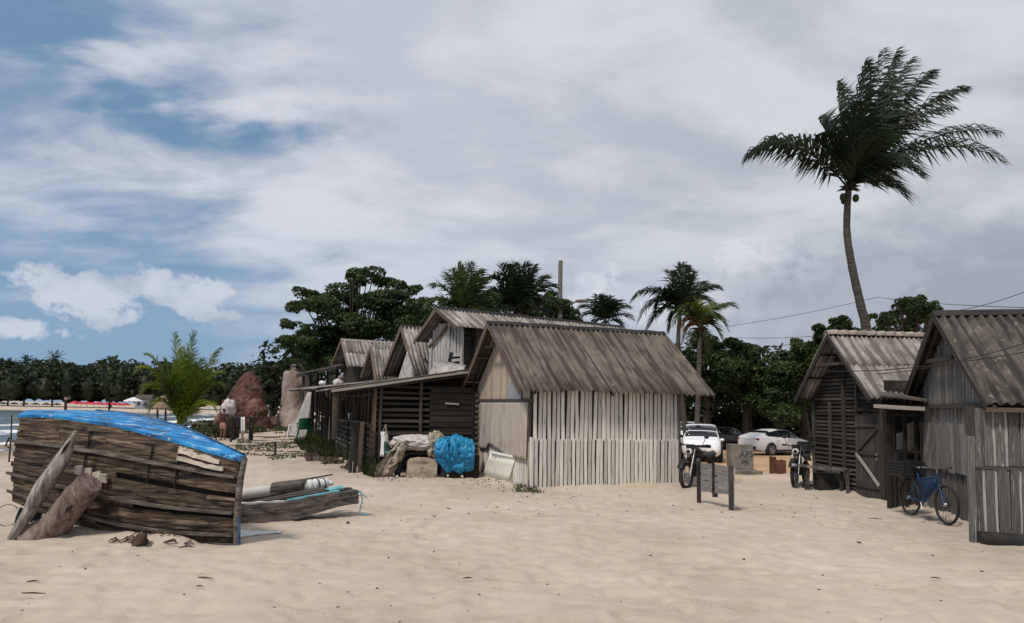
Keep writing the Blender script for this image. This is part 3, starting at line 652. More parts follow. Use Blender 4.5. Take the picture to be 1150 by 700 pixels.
# front, two rows of slats
vwall(h,lw(A0,.06,0,0),lw(A0,LEN,0,0),lambda s:1.13,lambda s:wallz+.02,.090,.026,.035,'bamboo_white',-Vv,jit=.006,ragged=.015,lean=.02,skip=.0)
vwall(h,lw(A0,.0,-.035,0),lw(A0,LEN,-.035,0),lambda s:-.05,lambda s:1.16,.080,.024,.035,'bamboo_white',-Vv,jit=.005,ragged=.014,lean=.014)
plank(h,lw(A0,.03,-.06,-.1),lw(A0,.0,-.05,1.2),.06,.05,'bamboo_white',-Vv,'corner_post')
plank(h,lw(A0,-.02,.0,1.1),lw(A0,.02,.0,wallz),.05,.05,'wood_grey_plain',-Vv,'corner_post')
plank(h,lw(A0,LEN+.01,-.03,-.1),lw(A0,LEN+.02,-.02,wallz),.07,.06,'wood_grey',-Vv,'corner_post')
# gable end, cane slats above and below, woven sheet across the middle
vwall(h,lw(A0,0,0,0),lw(A0,0,WID,0),lambda s:1.98,ztop,.11,.012,.03,'cane_tan',-U,jit=.006,name='cane_slat')
vwall(h,lw(A0,0,.03,0),lw(A0,0,WID,0),lambda s:-.05,lambda s:2.0,.10,.022,.03,'bamboo_white',-U,jit=.008,name='slat',mix=['bamboo_white','cane_tan','cane_tan'])
plank(h,lw(A0,-.04,-.25,2.03),lw(A0,-.04,WID+.45,2.08),.07,.05,'wood_grey_plain',-U,'tie_beam')
plank(h,lw(A0,-.30,mid-.42,3.42),lw(A0,-.30,mid+.42,3.44),.06,.05,'wood_dark',-U,'collar_beam')
P=[]
for i in range(25):
    row=[]; s=.06+(WID-.5)*i/24
    for j in range(17):
        q=j/16; bz=.62+.28*ss(.0,1,i/24)+.05*math.sin(s*3)+(-.12 if s>3 else 0); z=2.03-(2.03-bz)*q
        off=.035+.05*q*abs(mnoise.noise(V((s*2.2,q*.8,0))))+.03*mnoise.noise(V((s*5,z*.9,3)))*q+.02*q
        row.append(lw(A0,-off-.01,s,z+ (.02*math.sin(s*7) if j==16 else 0)))
    P.append(row)
b=MB(); b.grid(P,True,U*-.006); b.build('woven_sheet','burlap',h)
b=MB(); b.grid([[lw(A0,-.05,.62+.0*i,2.08),lw(A0,-.05,.62,2.08)] if 0 else [lw(A0,-.055,.50+.5*i,2.08),lw(A0,-.055,.50+.5*i,2.10+[.34,.85,.10][i])] for i in range(3)],False,U*-.008); b.build('gable_patch','patch_grey',h)
# roof
ro=-.43; rl=LEN+.92
ra,rb=lw(A0,ro,mid,RZ),lw(A0,rl,mid,RZ)
roof(h,ra,rb,lw(A0,rl-.08,-EO,EZ),lw(A0,ro,-EO,EZ),5,.145,'fibre_cement',amp=.030,jit=.01,sag=.02,over=.09)
roof(h,ra,rb,lw(A0,rl-.08,WID+.12,RZ-(mid+.12)*slope_),lw(A0,ro,WID+.12,RZ-(mid+.12)*slope_),5,.145,'fibre_cement',amp=.030,jit=.01,over=.09)
b=MB(); cz=[]
for i in range(25):
    p=ra.lerp(rb,i/24)+V((0,0,random.uniform(-.008,.012))); cz.append([p-Vv*.10+V((0,0,-.035)),p+V((0,0,.055)),p+Vv*.10+V((0,0,-.035))])
b.grid(cz,False,V((0,0,.02))); b.build('ridge_cap','tar_black',h)
for (v0,z0,v1,z1) in ((mid,RZ-.07,-EO,EZ-.05),(mid,RZ-.07,WID+.12,RZ-(mid+.12)*slope_-.05)):
    barge(h,lw(A0,ro+.03,v0,z0),lw(A0,ro+.03,v1,z1),.10,.03,'wood_brown',nrm=-U)
    for uu in (.0,LEN*.5,LEN+.02,LEN+.85): plank(h,lw(A0,uu,v0,z0-.02),lw(A0,uu,v1,z1-.02),.07,.05,'wood_dark',-U,'rafter')
for q in (.12,.5,.9):
    plank(h,lw(A0,ro+.02,mid-(mid+EO)*q,RZ-(RZ-EZ)*q-.075),lw(A0,rl-.1,mid-(mid+EO)*q,RZ-(RZ-EZ)*q-.075),.06,.05,'wood_brown',V((0,0,1)),'purlin')
    plank(h,lw(A0,ro+.02,mid+(mid)*q,RZ-(mid*q)*slope_-.075),lw(A0,rl-.1,mid+(mid)*q,RZ-(mid*q)*slope_-.075),.06,.05,'wood_brown',V((0,0,1)),'purlin')
plank(h,lw(A0,-.46,WID-.12,2.02),lw(A0,-.30,WID+.42,2.04),.09,.06,'pale_beam',V((0,-1,.3)),'rafter')

# ================================================================ FAR COMPLEX: slatted shed, veranda and the huts behind
C0=V((-3.70,19.30,0)); cu=lambda u,v,z:lw(C0,u,v,z)
sh=thing('slatted_shed','dark slatted shed with a single-pitch roof and open veranda beside the white hut','shed',C0)
SL=2.80; zr=lambda s:2.44+.165*s
vb=[x*.135+.07 for x in range(0,8)]; up=[1.14+.155*i for i in range(9)]
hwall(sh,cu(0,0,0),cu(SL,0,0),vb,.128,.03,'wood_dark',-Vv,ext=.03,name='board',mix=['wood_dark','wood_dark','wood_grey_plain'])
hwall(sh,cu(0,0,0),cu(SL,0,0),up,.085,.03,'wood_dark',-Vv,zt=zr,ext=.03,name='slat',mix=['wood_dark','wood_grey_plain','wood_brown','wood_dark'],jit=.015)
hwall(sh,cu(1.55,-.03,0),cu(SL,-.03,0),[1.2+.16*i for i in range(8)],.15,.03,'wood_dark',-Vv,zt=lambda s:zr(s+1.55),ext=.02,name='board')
for s,mm in ((.02,'wood_brown'),(.16,'wood_grey_plain'),(1.28,'wood_grey_plain'),(2.78,'wood_dark')):
    plank(sh,cu(s,-.05,-.1),cu(s+random.uniform(-.02,.02),-.05,zr(s)+.02),.075,.05,mm,-Vv,'post')
plank(sh,cu(0,-.045,1.1),cu(SL,-.045,1.13),.07,.03,'wood_grey_plain',-Vv,'rail')
plank(sh,cu(1.95,-.07,1.96),cu(2.35,-.07,1.94),.05,.02,'wood_pale',-Vv,'board',label='pale offcut board nailed high on the dark slats')
for s in (2.83,):   # stack of slat ends at the right corner
    for k in range(15): plank(sh,cu(s,-.08,.1+k*.15),cu(s+.12,-.10,.1+k*.15+random.uniform(-.01,.01)),.07,.05,'wood_grey',-Vv,'slat_end')
# dark inside: rear and side boards
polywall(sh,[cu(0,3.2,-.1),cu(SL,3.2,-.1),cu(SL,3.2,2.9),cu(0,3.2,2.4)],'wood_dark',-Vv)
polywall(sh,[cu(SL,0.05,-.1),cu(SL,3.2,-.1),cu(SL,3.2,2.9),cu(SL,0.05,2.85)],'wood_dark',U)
# lean-to roof: overhanging to the left
zq=lambda u:2.28+.168*(u+1.05)
roof(sh,cu(SL+.0,-.25,zq(SL)+.03),cu(SL,5.2,zq(SL)+.03),cu(-1.15,5.2,zq(-1.15)+.05),cu(-1.15,-.25,zq(-1.15)),5,.16,'fibre_cement_pale',amp=.018,jit=.03,over=.06)
plank(sh,cu(-1.15,-.27,zq(-1.15)-.05),cu(SL,-.27,zq(SL)-.04),.07,.05,'pale_beam',-Vv,'roof_beam')
plank(sh,cu(-1.1,-.2,zq(-1.1)-.12),cu(SL,-.15,zq(SL)-.13),.06,.05,'wood_dark',-Vv,'roof_beam')
# side: low slat wall and open posts running back
for k in range(9):
    v=.0+k*1.05; hwall(sh,cu(-.02,v+.03,0),cu(-.02,v+1.0,0),[.12+.165*i for i in range(8)],.12,.03,'wood_grey_plain',-U,ext=.02,name='board',mix=['wood_grey_plain','wood_grey','wood_dark'])
    plank(sh,cu(-.05,v,-.1),cu(-.05+random.uniform(-.05,.05),v+random.uniform(-.1,.1),2.36 if k%2==0 or k<4 else 1.4),random.uniform(.06,.10),.06,random.choice(['wood_grey_plain','wood_brown','wood_dark']),-U,'post')
for k in range(5):
    v=.25+k*1.3; plank(sh,cu(-.12,v,1.30),cu(-.12+random.uniform(-.03,.03),v+random.uniform(-.3,.3),2.3),.05,.04,'wood_grey_plain',-U,'post')
plank(sh,cu(-.10,.1,1.37),cu(-.10,9.3,1.34),.08,.05,'wood_grey_plain',V((0,0,1)),'rail')
plank(sh,cu(-.10,-.2,2.14),cu(-.10,9.3,2.2),.06,.05,'wood_dark',V((0,0,1)),'rail')
for k in range(3): plank(sh,cu(-.35-.11*k,-.1+.1*k,-.1),cu(-.30-.09*k,0.1*k,1.42-.03*k),.10,.05,['wood_brown','wood_dark','wood_grey_plain'][k],-Vv,'board')
for k in range(9): plank(sh,cu(-.17,-.16,.08+k*.155),cu(-.04,-.17,.08+k*.155),.075,.05,'wood_dark',-Vv,'slat_end')
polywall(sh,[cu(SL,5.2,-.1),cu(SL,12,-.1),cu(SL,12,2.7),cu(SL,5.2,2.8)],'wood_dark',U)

# second veranda bay further back
ver=thing('rear_veranda','low dark veranda roof on posts further along the shed, clutter on top','veranda',cu(0,9.5,0))
roof(ver,cu(2.8,4.6,2.95),cu(2.8,22,3.3),cu(-1.35,22,2.72),cu(-1.05,4.9,2.42),8,.17,'fibre_cement_pale',amp=.02,jit=.08,over=.04,sag=.03)
plank(ver,cu(-1.1,4.8,2.38),cu(-1.35,22,2.66),.09,.05,'wood_dark',-U,'roof_beam')
for k in range(8):
    v=10.2+k*1.6; plank(ver,cu(-.15,v,-.1),cu(-.15+random.uniform(-.1,.1),v,2.62+.012*k),.09,.08,random.choice(['wood_dark','wood_grey_plain']),-U,'post')
for k in range(12): plank(ver,cu(.9,9.5+k*.95,-.1),cu(.9,9.5+k*.95+random.uniform(-.1,.1),2.7),.5,.03,'wood_dark',-U,'board')
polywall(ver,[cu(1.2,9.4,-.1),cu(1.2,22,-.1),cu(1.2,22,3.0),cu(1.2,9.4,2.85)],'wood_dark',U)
plank(ver,cu(-1.4,12,2.55),cu(-1.5,22.5,2.7),.04,.04,'wood_pale',V((0,0,1)),'roof_beam')
# upper back shed
ub=thing('back_shed','dark plank shed with a rough sagging roof edge, left of the small roofs','shed',px(360,440,43))
ub.matrix_basis=Matrix.Translation(px(360,440,43)-V((0,0,px(360,440,43).z))); W[ub.name]=ub.matrix_basis.copy()
roof(ub,px(392,406,47),px(345,417,48),px(333,421,42),px(391,409.5,41),5,.18,'fibre_cement_dark',amp=.03,jit=.05,sag=.1)
plank(ub,px(333,422.5,42),px(391,411.5,41),.13,.08,'wood_grey_plain',V((0,-1,0)),'roof_beam')
for x in (341,349,357,368,379): 
    p=px(x,440,43); q=px(x,421-(x-335)*.17,43); plank(ub,V((p.x,p.y,0)),q,.14,.1,'wood_grey_plain',V((0,-1,0)),'post')
pa,pb=px(352,426,43.3),px(386,423,43.3); vwall(ub,V((pa.x,pa.y,0)),V((pb.x,pb.y,0)),lambda s:1.5,lambda s:3.2,.30,.02,.04,'pink_wall',V((0,-1,0)),name='wall_board')
pa,pb=px(392,440,43),px(440,440,44); polywall(ub,[V((pa.x,pa.y,0)),V((pb.x,pb.y,0)),V((pb.x,pb.y,4.5)),V((pa.x,pa.y,4.5))],'wood_dark',V((0,-1,0)))

def roofhut(label,A,B,E,Ep,m,n,pitch,amp=.025,wallm='wood_dark',back=.55,wide_gable=None,rows=1,curl=None,ridge='ridge_cap',rm='tar_black',jit=.015,sag=.03,wz=None,name='roofed_hut'):
    """A,B ridge ends; E lower end of the near slope below A; Ep lower end of the far slope below A"""
    A,B,E,Ep=map(V,(A,B,E,Ep)); d=B-A; o=thing(name,label,'hut',(A.x,A.y,0))
    roof(o,A,B,E+d,E,n,pitch,m,amp=amp,jit=jit,sag=sag,rows=rows,curl=curl)
    roof(o,A,B,Ep+d,Ep,n,pitch,m,amp=amp,jit=jit,rows=rows)
    dn=d.normalized(); nr=-dn
    barge(o,A+dn*.02-V((0,0,.07)),E+dn*.02-V((0,0,.05)),.13,.035,'wood_brown',nrm=nr); barge(o,A+dn*.02-V((0,0,.07)),Ep+dn*.02-V((0,0,.05)),.13,.035,'wood_brown',nrm=nr)
    b=MB(); s=(E-A).normalized()*.12; s2=(Ep-A).normalized()*.12
    b.grid([[A+d*(i/12)+s+V((0,0,.02)),A+d*(i/12)+V((0,0,.07)),A+d*(i/12)+s2+V((0,0,.02))] for i in range(13)],False,V((0,0,.02))); b.build(ridge,rm,o)
    k0=A+dn*back; e0=E.lerp(A,.10)+dn*back; e1=Ep.lerp(A,.10)+dn*back; lo=lambda p:V((p.x,p.y,-.1)); dz=V((0,0,-.06))
    polywall(o,[lo(e0),lo(e1),e1+dz,k0+dz,e0+dz],wallm,nr,.04,'wall')
    e2=E.lerp(A,.10)+d-dn*.2; e3=Ep.lerp(A,.10)+d-dn*.2; k2=B-dn*.2
    polywall(o,[lo(e2),lo(e3),e3+dz,k2+dz,e2+dz],wallm,dn,.04,'wall')
    polywall(o,[lo(e0)+dn*.04,lo(e2)-dn*.04,e2-dn*.04+dz,e0+dn*.04+dz],wallm,(E-Ep).normalized(),.04,'wall')
    polywall(o,[lo(e1)+dn*.04,lo(e3)-dn*.04,e3-dn*.04+dz,e1+dn*.04+dz],wallm,(Ep-E).normalized(),.04,'wall')
    return o,dn,(E-Ep).normalized(),e0,e1,k0
# two-storey hut with white plank gable
a_=px(489,345.5,26); bq=px(700,367.5,31.2)
o2,dn,sd2,e0,e1,k0=roofhut('tall grey-roofed hut with white plank gable and dark side wall, behind the white slat hut',a_,bq,px(511.6,366.5,25.2),px(464,384,27.6),'fibre_cement_pale',8,.17,amp=.018,back=.95,sag=.02)
wl=px(487,415,27.1); wr=px(521.5,415,25.9); dw=(V((wr.x,wr.y,0))-V((wl.x,wl.y,0))); Lw=dw.length
apx=a_+dn*.9
def gtop(s):
    p=V((wl.x,wl.y,0))+dw*(s/Lw); q=(p-V((apx.x,apx.y,0))).length; return min(apx.z-.1-q*.66,5.0)
nrm2=V((dw.y,-dw.x,0)).normalized()
P0=V((wl.x,wl.y,0))+nrm2*.1; P1=V((wr.x,wr.y,0))+nrm2*.1
vwall(o2,P0,P1,lambda s:2.9 if s<Lw*.62 else 3.75,gtop,.17,.012,.03,'wood_pale',nrm2,name='plank',jit=.004)
for k in range(5): plank(o2,P0.lerp(P1,.60)+V((0,0,3.02+k*.19)),P1+V((0,0,3.0+k*.20)),.11 if k%2 else .14,.03,'wood_pale',nrm2,'plank')
plank(o2,P0.lerp(P1,.54)+V((0,0,3.0))+nrm2*.03,P0.lerp(P1,.66)+V((0,0,3.9))+nrm2*.03,.20,.02,'black',nrm2,'gap_board')
plank(o2,P0.lerp(P1,-.05)+V((0,0,4.15))+nrm2*.1,P0.lerp(P1,.62)+V((0,0,4.95))+nrm2*.1,.09,.06,'wood_brown',nrm2,'brace')
plank(o2,P0.lerp(P1,.60)+V((0,0,4.55))+nrm2*.1,P0.lerp(P1,.64)+V((0,0,5.15))+nrm2*.1,.10,.06,'wood_pale',nrm2,'brace')
plank(o2,P0+V((0,0,2.9))+nrm2*.05,P0+V((0,0,4.45))+nrm2*.05,.16,.06,'wood_pale',nrm2,'corner_post')
plank(o2,P1+V((0,0,2.9))+nrm2*.05,P1+V((0,0,4.85))+nrm2*.05,.12,.08,'wood_pale',nrm2,'corner_post')
# dark side wall boards right of the corner
Q1=P1+V((.84,.545,0))*3.0; hwall(o2,P1+V((.03,.02,0)),Q1,[3.0+.2*i for i in range(9)],.19,.03,'wood_dark',V((.545,-.84,0)),name='board')
polywall(o2,[P1+V((.05,.1,0)),Q1+V((0,.1,0)),Q1+V((0,.1,4.8)),P1+V((.05,.1,4.8))],'wood_dark',V((.545,-.84,0)))
# buckled sheet slumped against the gable
P=[]
for i in range(13):
    row=[]
    for j in range(9):
        s=i/12; q=j/8; xx=470+46*s-(1-q)*0; 
        top=px(489+34*s,404+6*s,25.6-.8*s); bot=px(462+50*s,431-13*s,24.0-1.0*s)
        p=top.lerp(bot,q); p.z-=.38*math.sin(math.pi*q)*(1-.4*s); p.y-=.10*math.sin(s*9)*q
        row.append(p)
    P.append(row)
b=MB(); b.grid(P,True,V((0,0,.02))); s_=b.build('slumped_roof_sheet','sheet_weathered'); tag(s_,'pale buckled roofing sheet slumped from the white gable onto the shed roof','roofing sheet')

# steep A-shaped hut with dented roof
def dent(s,tt): return -.30*math.exp(-((s-.85)/.35)**2-((tt-.62)/.20)**2)+.10*math.exp(-((s-.3)/.3)**2-((tt-.42)/.2)**2)
o3,dn3,_,e0,e1,k0=roofhut('steep A-shaped hut with a dented corrugated roof and white board in its gable',px(449.8,366,28.4),px(500,371,30.2),px(465,421,26.9),px(428,423,29.6),'fibre_cement_pale',3,.2,amp=.03,curl=dent,rm='wood_grey_plain',back=1.2,rows=1)
g0=px(447,426,27.6); g1=px(466,422,26.9); ga=px(457.5,394,27.4)
polywall(o3,[V((g0.x,g0.y,2.2)),V((g1.x,g1.y,2.2)),g1,ga,g0],'wood_pale',V((0,-1,0)),.03,'gable_board')
# little hut
o4,_,_,_,_,_=roofhut('smallest pale-roofed hut squeezed between the steep hut and the long low roof',px(416,388.5,31.5),px(446,391,32.8),px(421.5,427,30.2),px(405,423,32.5),'fibre_cement_pale',2,.2,amp=.03,rm='fibre_cement_pale',back=.8,rows=1)
# furthest hut
o5,_,_,_,_,_=roofhut('furthest hut with a long brownish corrugated roof below the big dark tree',px(382.6,381.5,39.5),px(446,385.5,41.5),px(390,411,38.0),px(372,409,41),'fibre_cement_pale',4,.22,amp=.035,rm='pale_beam',back=.7,rows=2)

# ================================================================ NEAR RIGHT HUT
U3,V3=hutframe(-15)
C3=V((7.50,11.11,0)); c3=lambda u,v,z:lw(C3,u,v,z,U3,V3)
h3=thing('plank_hut','nearest hut on the right, weathered grey planks, dark corrugated roof with a black ridge','hut',C3)
W3=3.75; L3=4.6; R3=3.72; m3=W3/2; E3=2.02; eo3=.5; sl3=(R3-E3)/(m3+eo3); zt3=lambda s:R3-abs(s-m3)*sl3-.08
vwall(h3,c3(0,0,0),c3(0,W3,0),lambda s:2.02,zt3,.135,.010,.03,'plank_silver',-U3,jit=.01,name='plank',ragged=.02)
vwall(h3,c3(-.03,.0,0),c3(-.03,W3,0),lambda s:.85,lambda s:1.72,.15,.018,.03,'plank_silver',-U3,jit=.015,name='plank',ragged=.03)
vwall(h3,c3(.0,.0,0),c3(.0,W3,0),lambda s:1.7,lambda s:2.06,.19,.012,.03,'plank_silver',-U3,jit=.015,name='plank',ragged=.03)
vwall(h3,c3(.02,.0,0),c3(.02,W3,0),lambda s:-.08,lambda s:.9,.28,.012,.03,'wood_grey',-U3,jit=.015,name='plank',ragged=.03)
polywall(h3,[c3(.035,.05,-.1),c3(.035,W3+.03,-.1),c3(.035,W3+.03,zt3(W3)),c3(.035,m3,zt3(m3)),c3(.035,.05,zt3(0))],'wood_dark',-U3)  # dark sheet close behind the planks, painted shade for their gaps
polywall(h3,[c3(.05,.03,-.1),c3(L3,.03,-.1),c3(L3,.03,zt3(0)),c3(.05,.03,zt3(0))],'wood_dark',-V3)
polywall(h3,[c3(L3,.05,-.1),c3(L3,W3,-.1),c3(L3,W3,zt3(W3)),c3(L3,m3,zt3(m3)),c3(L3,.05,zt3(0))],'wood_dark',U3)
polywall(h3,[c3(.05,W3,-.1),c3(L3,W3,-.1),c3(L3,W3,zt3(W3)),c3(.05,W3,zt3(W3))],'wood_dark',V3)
vwall(h3,c3(.05,0,0),c3(L3,0,0),lambda s:-.1,lambda s:2.2,.2,.015,.03,'wood_grey_plain',-V3,name='plank')
r0,r1=c3(-.28,m3,R3),c3(L3+.3,m3,R3)
roof(h3,r0,r1,c3(L3+.3,-eo3,E3),c3(-.28,-eo3,E3),5,.15,'fibre_cement_dark',amp=.030,jit=.01,over=.09,rows=1)
roof(h3,r0,r1,c3(L3+.3,W3+.5,E3+.02),c3(-.28,W3+.5,E3+.02),5,.15,'fibre_cement_dark',amp=.030,jit=.01,over=.09)
b=MB(); b.grid([[r0.lerp(r1,i/20)-V3*.12+V((0,0,-.04)),r0.lerp(r1,i/20)+V((0,0,.06+random.uniform(-.006,.01))),r0.lerp(r1,i/20)+V3*.12+V((0,0,-.04))] for i in range(21)],False,V((0,0,.02))); b.build('ridge_cap','tar_black',h3)
for v0,z0,v1,z1 in ((m3,R3-.07,-eo3,E3-.05),(m3,R3-.07,W3+.5,E3-.04)):
    barge(h3,c3(-.25,v0,z0),c3(-.25,v1,z1),.12,.03,'wood_dark' if v1>0 else 'wood_grey_plain',nrm=-U3)
    plank(h3,c3(-.14,v0,z0-.03),c3(-.14,v1,z1-.02),.07,.05,'wood_grey_plain',-U3,'rafter')
    for q in (.3,.62,.95): plank(h3,c3(-.22,v0+(v1-v0)*q,z0+(z1-z0)*q-.03),c3(L3,v0+(v1-v0)*q,z0+(z1-z0)*q-.03),.06,.04,'wood_dark',V((0,0,1)),'purlin')
plank(h3,c3(-.16,m3-.65,R3-.85),c3(-.16,m3+.80,R3-.83),.08,.05,'wood_grey_plain',-U3,'collar_beam')
plank(h3,c3(-.05,-.10,2.03),c3(-.05,W3+.55,2.04),.08,.06,'wood_grey_plain',-U3,'tie_beam')
plank(h3,c3(-.26,-eo3+.02,E3-.07),c3(L3,-eo3+.02,E3-.07),.07,.08,'wood_brown',-V3,'eave_beam')
# pallet screen in front of it
sc=thing('pallet_screen','grey screen of two rows of gapped pallet boards in front of the nearest right hut','pallet screen',c3(-.45,-.35,0))
s3=lambda u,z,d=0.0:c3(-.45+u,-.35-d,z)
for row,(z0,z1) in enumerate(((1.10,1.97),(.08,1.06))):
    for i in range(16):
        u=.10+i*.158+random.uniform(-.008,.008)
        plank(sc,s3(u,z0+random.uniform(-.02,.02)),s3(u+random.uniform(-.01,.01),z1+random.uniform(-.02,.02)),.118,.03,'wood_grey',-V3,'board')
        plank(sc,s3(u+.079,z0,-.02),s3(u+.079,z1,-.02),.045,.02,'wood_pale' if (i+row)%3 else 'wood_grey',-V3,'backing_strip')
    for z in (z0+.03,z1-.05,(z0+z1)/2): plank(sc,s3(0,z,-.055),s3(2.6,z,-.055),.09,.03,'wood_dark',-V3,'rail')
plank(sc,s3(0,-.1,.03),s3(.01,1.55,.03),.10,.07,'wood_grey',-V3,'post'); plank(sc,s3(0.02,1.5,.0),s3(.02,2.0,.0),.12,.05,'wood_grey_plain',-V3,'post')
plank(sc,s3(0,1.08,.005),s3(2.6,1.08,.005),.05,.02,'wood_grey_plain',-V3,'rail')
polywall(sc,[s3(.02,-.1,-.075),s3(2.6,-.1,-.075),s3(2.6,2.0,-.075),s3(.02,2.0,-.075)],'wood_dark',-V3,.02)  # dark backing sheet, its colour gives the shade between the boards
b=MB(); pts=[s3(.04+i*.26,.04+random.uniform(-.02,.02),.16) for i in range(10)]; b.tube(pts,[.12,.13,.115,.125,.12,.13,.12,.125,.12,.12],9,wob=.12); lg=b.build('charred_log','tar_black'); tag(lg,'charred black log lying along the foot of the pallet screen','log')

# ================================================================ FURTHER RIGHT HUT
U4,V4=hutframe(5)
D4=V((8.02,15.35,0)); d4=lambda u,v,z:lw(D4,u,v,z,U4,V4)
h4=thing('slat_hut','dark hut of horizontal slats with pale corrugated roof and scalloped ridge tiles, further right','hut',D4)
W4=2.9; m4=W4/2; R4=3.75; E4=2.20; eo4=.22; sl4=(R4-E4)/(m4+eo4); zt4=lambda s:R4-abs(s-m4)*sl4-.06; L4=4
hwall(h4,d4(0,.0,0),d4(0,W4,0),[1.12+.092*i for i in range(27)],.062,.025,'wood_grey_plain',-U4,zt=zt4,name='slat',mix=['wood_grey_plain','wood_dark','wood_grey_plain'],jit=.008)
hwall(h4,d4(-.02,.95,0),d4(-.02,W4,0),[.06+.105*i for i in range(10)],.05,.025,'wood_grey_plain',-U4,name='slat',mix=['wood_grey_plain','wood_grey'])
for v in (.95,1.5,2.1,W4): plank(h4,d4(-.05,v,-.1),d4(-.05,v,2.15 if v>2 else 2.6),.07,.05,'wood_grey_plain',-U4,'post')
plank(h4,d4(-.03,1.5,1.1),d4(-.03,1.5,3.5),.05,.04,'wood_grey_plain',-U4,'post')
polywall(h4,[d4(.025,.02,-.1),d4(.025,W4+.06,-.1),d4(.025,W4+.06,zt4(W4)),d4(.025,m4,zt4(m4)),d4(.025,.02,zt4(0))],'wood_dark',-U4)  # dark sheet behind the slats, shade of the gaps put in as colour
polywall(h4,[d4(.05,.0,-.1),d4(L4,.0,-.1),d4(L4,.0,zt4(0)),d4(.05,.0,zt4(0))],'wood_dark',-V4)
polywall(h4,[d4(L4,.02,-.1),d4(L4,W4,-.1),d4(L4,W4,zt4(W4)),d4(L4,m4,zt4(m4)),d4(L4,.02,zt4(0))],'wood_dark',U4)
polywall(h4,[d4(.05,W4,-.1),d4(L4,W4,-.1),d4(L4,W4,zt4(W4)),d4(.05,W4,zt4(W4))],'wood_dark',V4)
q0,q1=d4(-.47,m4,R4),d4(L4,m4,R4)
roof(h4,q0,q1,d4(L4,-eo4,E4),d4(-.47,-eo4,E4),4,.118,'fibre_cement_pale',amp=.028,jit=.012,over=.08,rows=2)
roof(h4,q0,q1,d4(L4,W4+.18,E4),d4(-.47,W4+.18,E4),4,.118,'fibre_cement_pale',amp=.028,jit=.012,over=.08,rows=2)
for i in range(19):
    p=q0.lerp(q1,(i+.5)/19); b=MB(); P=[]
    for a in range(5):
        x=-.135+.27*a/4; rr=.10+.022*(a/4)+random.uniform(-.003,.003)
        P.append([p+U4*x+V4*(math.cos(q)*rr)+V((0,0,math.sin(q)*rr*.85-.01+.02*a/4)) for q in [math.pi*k/8 for k in range(9)]])
    b.grid(P,True,V((0,0,.018))); b.build('ridge_tile','clay_ridge',h4)
for v0,z0,v1,z1 in ((m4,R4-.06,-eo4,E4-.04),(m4,R4-.06,W4+.18,E4-.04)):
    barge(h4,d4(-.44,v0,z0),d4(-.44,v1,z1),.11,.03,'wood_grey_plain',nrm=-U4)
    for q in (.25,.6,.95): plank(h4,d4(-.42,v0+(v1-v0)*q,z0+(z1-z0)*q-.03),d4(L4,v0+(v1-v0)*q,z0+(z1-z0)*q-.03),.06,.04,'wood_dark',V((0,0,1)),'purlin')
plank(h4,d4(-.30,m4-.45,R4-.72),d4(-.30,m4+.50,R4-.70),.07,.05,'wood_grey_plain',-U4,'collar_beam')
# plank door with Z brace
dr=MB(); dr.beam(d4(-.07,.06,.08),d4(-.07,.06,1.88),.06,.03,up=U4); door=dr.build('door','wood_grey_plain',h4)
for i in range(8):
    v=.06+i*.108; plank(door,d4(-.06,v+.05,.05+random.uniform(-.02,.02)),d4(-.06,v+.05,1.9+random.uniform(-.02,.02)),.095,.025,'wood_grey_plain',-U4,'plank')
for z in (.28,1.0,1.62): plank(door,d4(-.09,.04,z),d4(-.09,.94,z),.07,.03,'wood_grey_plain',-U4,'ledge')
plank(door,d4(-.10,.92,1.02),d4(-.10,.06,1.60),.06,.025,'wood_grey_plain',-U4,'brace'); plank(door,d4(-.105,.92,.98),d4(-.105,.06,.33),.07,.025,'pale_beam',-U4,'brace')
b=MB(); 
for z in (.9,1.0): b.torus(d4(-.13,.1,z),U4,.03,.006,10,5)
b.build('latch_chain','steel',door)
plank(h4,d4(-.06,-.05,-.1),d4(-.06,-.05,2.2),.16,.12,'wood_dark',-U4,'corner_post')
plank(h4,d4(-.10,.96,1.98),d4(-.10,-.2,1.93),.08,.05,'wood_dark',-U4,'lintel')

# ---------------------------------------------------------------- lean-to between the right huts
ln=thing('lean_to','dark lean-to of posts and boards filling the gap between the two right huts','lean-to',px(1018,520,14.6)-V((0,0,px(1018,520,14.6).z)))
def gp(x,z,Y=14.6): p=px(x,480,Y); return V((p.x,p.y,z))
N_=V((-.2,-1,0))
plank(ln,gp(982,2.02,14.3),gp(1040,1.98,13.7),.08,.06,'pale_beam',N_,'beam')
plank(ln,gp(994,1.86),gp(1037,1.86),.07,.05,'wood_grey_plain',N_,'beam'); plank(ln,gp(996,1.12),gp(1037,1.12),.07,.05,'wood_dark',N_,'beam')
for x in (997,1003,1016,1028,1036): plank(ln,gp(x,-.1),gp(x,2.0 if x<1030 else 2.4),.09 if x<1000 else .06,.05,'wood_dark',N_,'post')
polywall(ln,[gp(994,-.1,15.3),gp(1040,-.1,15.3),gp(1040,2.6,15.3),gp(994,2.6,15.3)],'wood_dark',N_,.03)
plank(ln,gp(1005,.72,15.15),gp(1016,.72,15.15),.75,.02,'wood_grey',N_,'board'); plank(ln,gp(1019.5,1.42,15.0),gp(1027.5,1.42,15.0),.62,.02,'cane_tan',N_,'board')
plank(ln,gp(1007,1.3,15.1),gp(1013,1.3,15.1),.4,.02,'wood_pale',N_,'board')
for i in range(5): plank(ln,gp(999+i*7.5,-.05,14.75),gp(999+i*7.5,.95,14.75),.12,.025,'wood_grey_plain' if i%2 else 'wood_dark',N_,'board')
b=MB(); b.grid([[gp(990,2.25,14.2),gp(990,2.45,16.5)],[gp(1042,2.15,13.9),gp(1042,2.4,16.5)]],False,V((0,0,.03))); b.build('roof_sheet','fibre_cement_dark',ln)
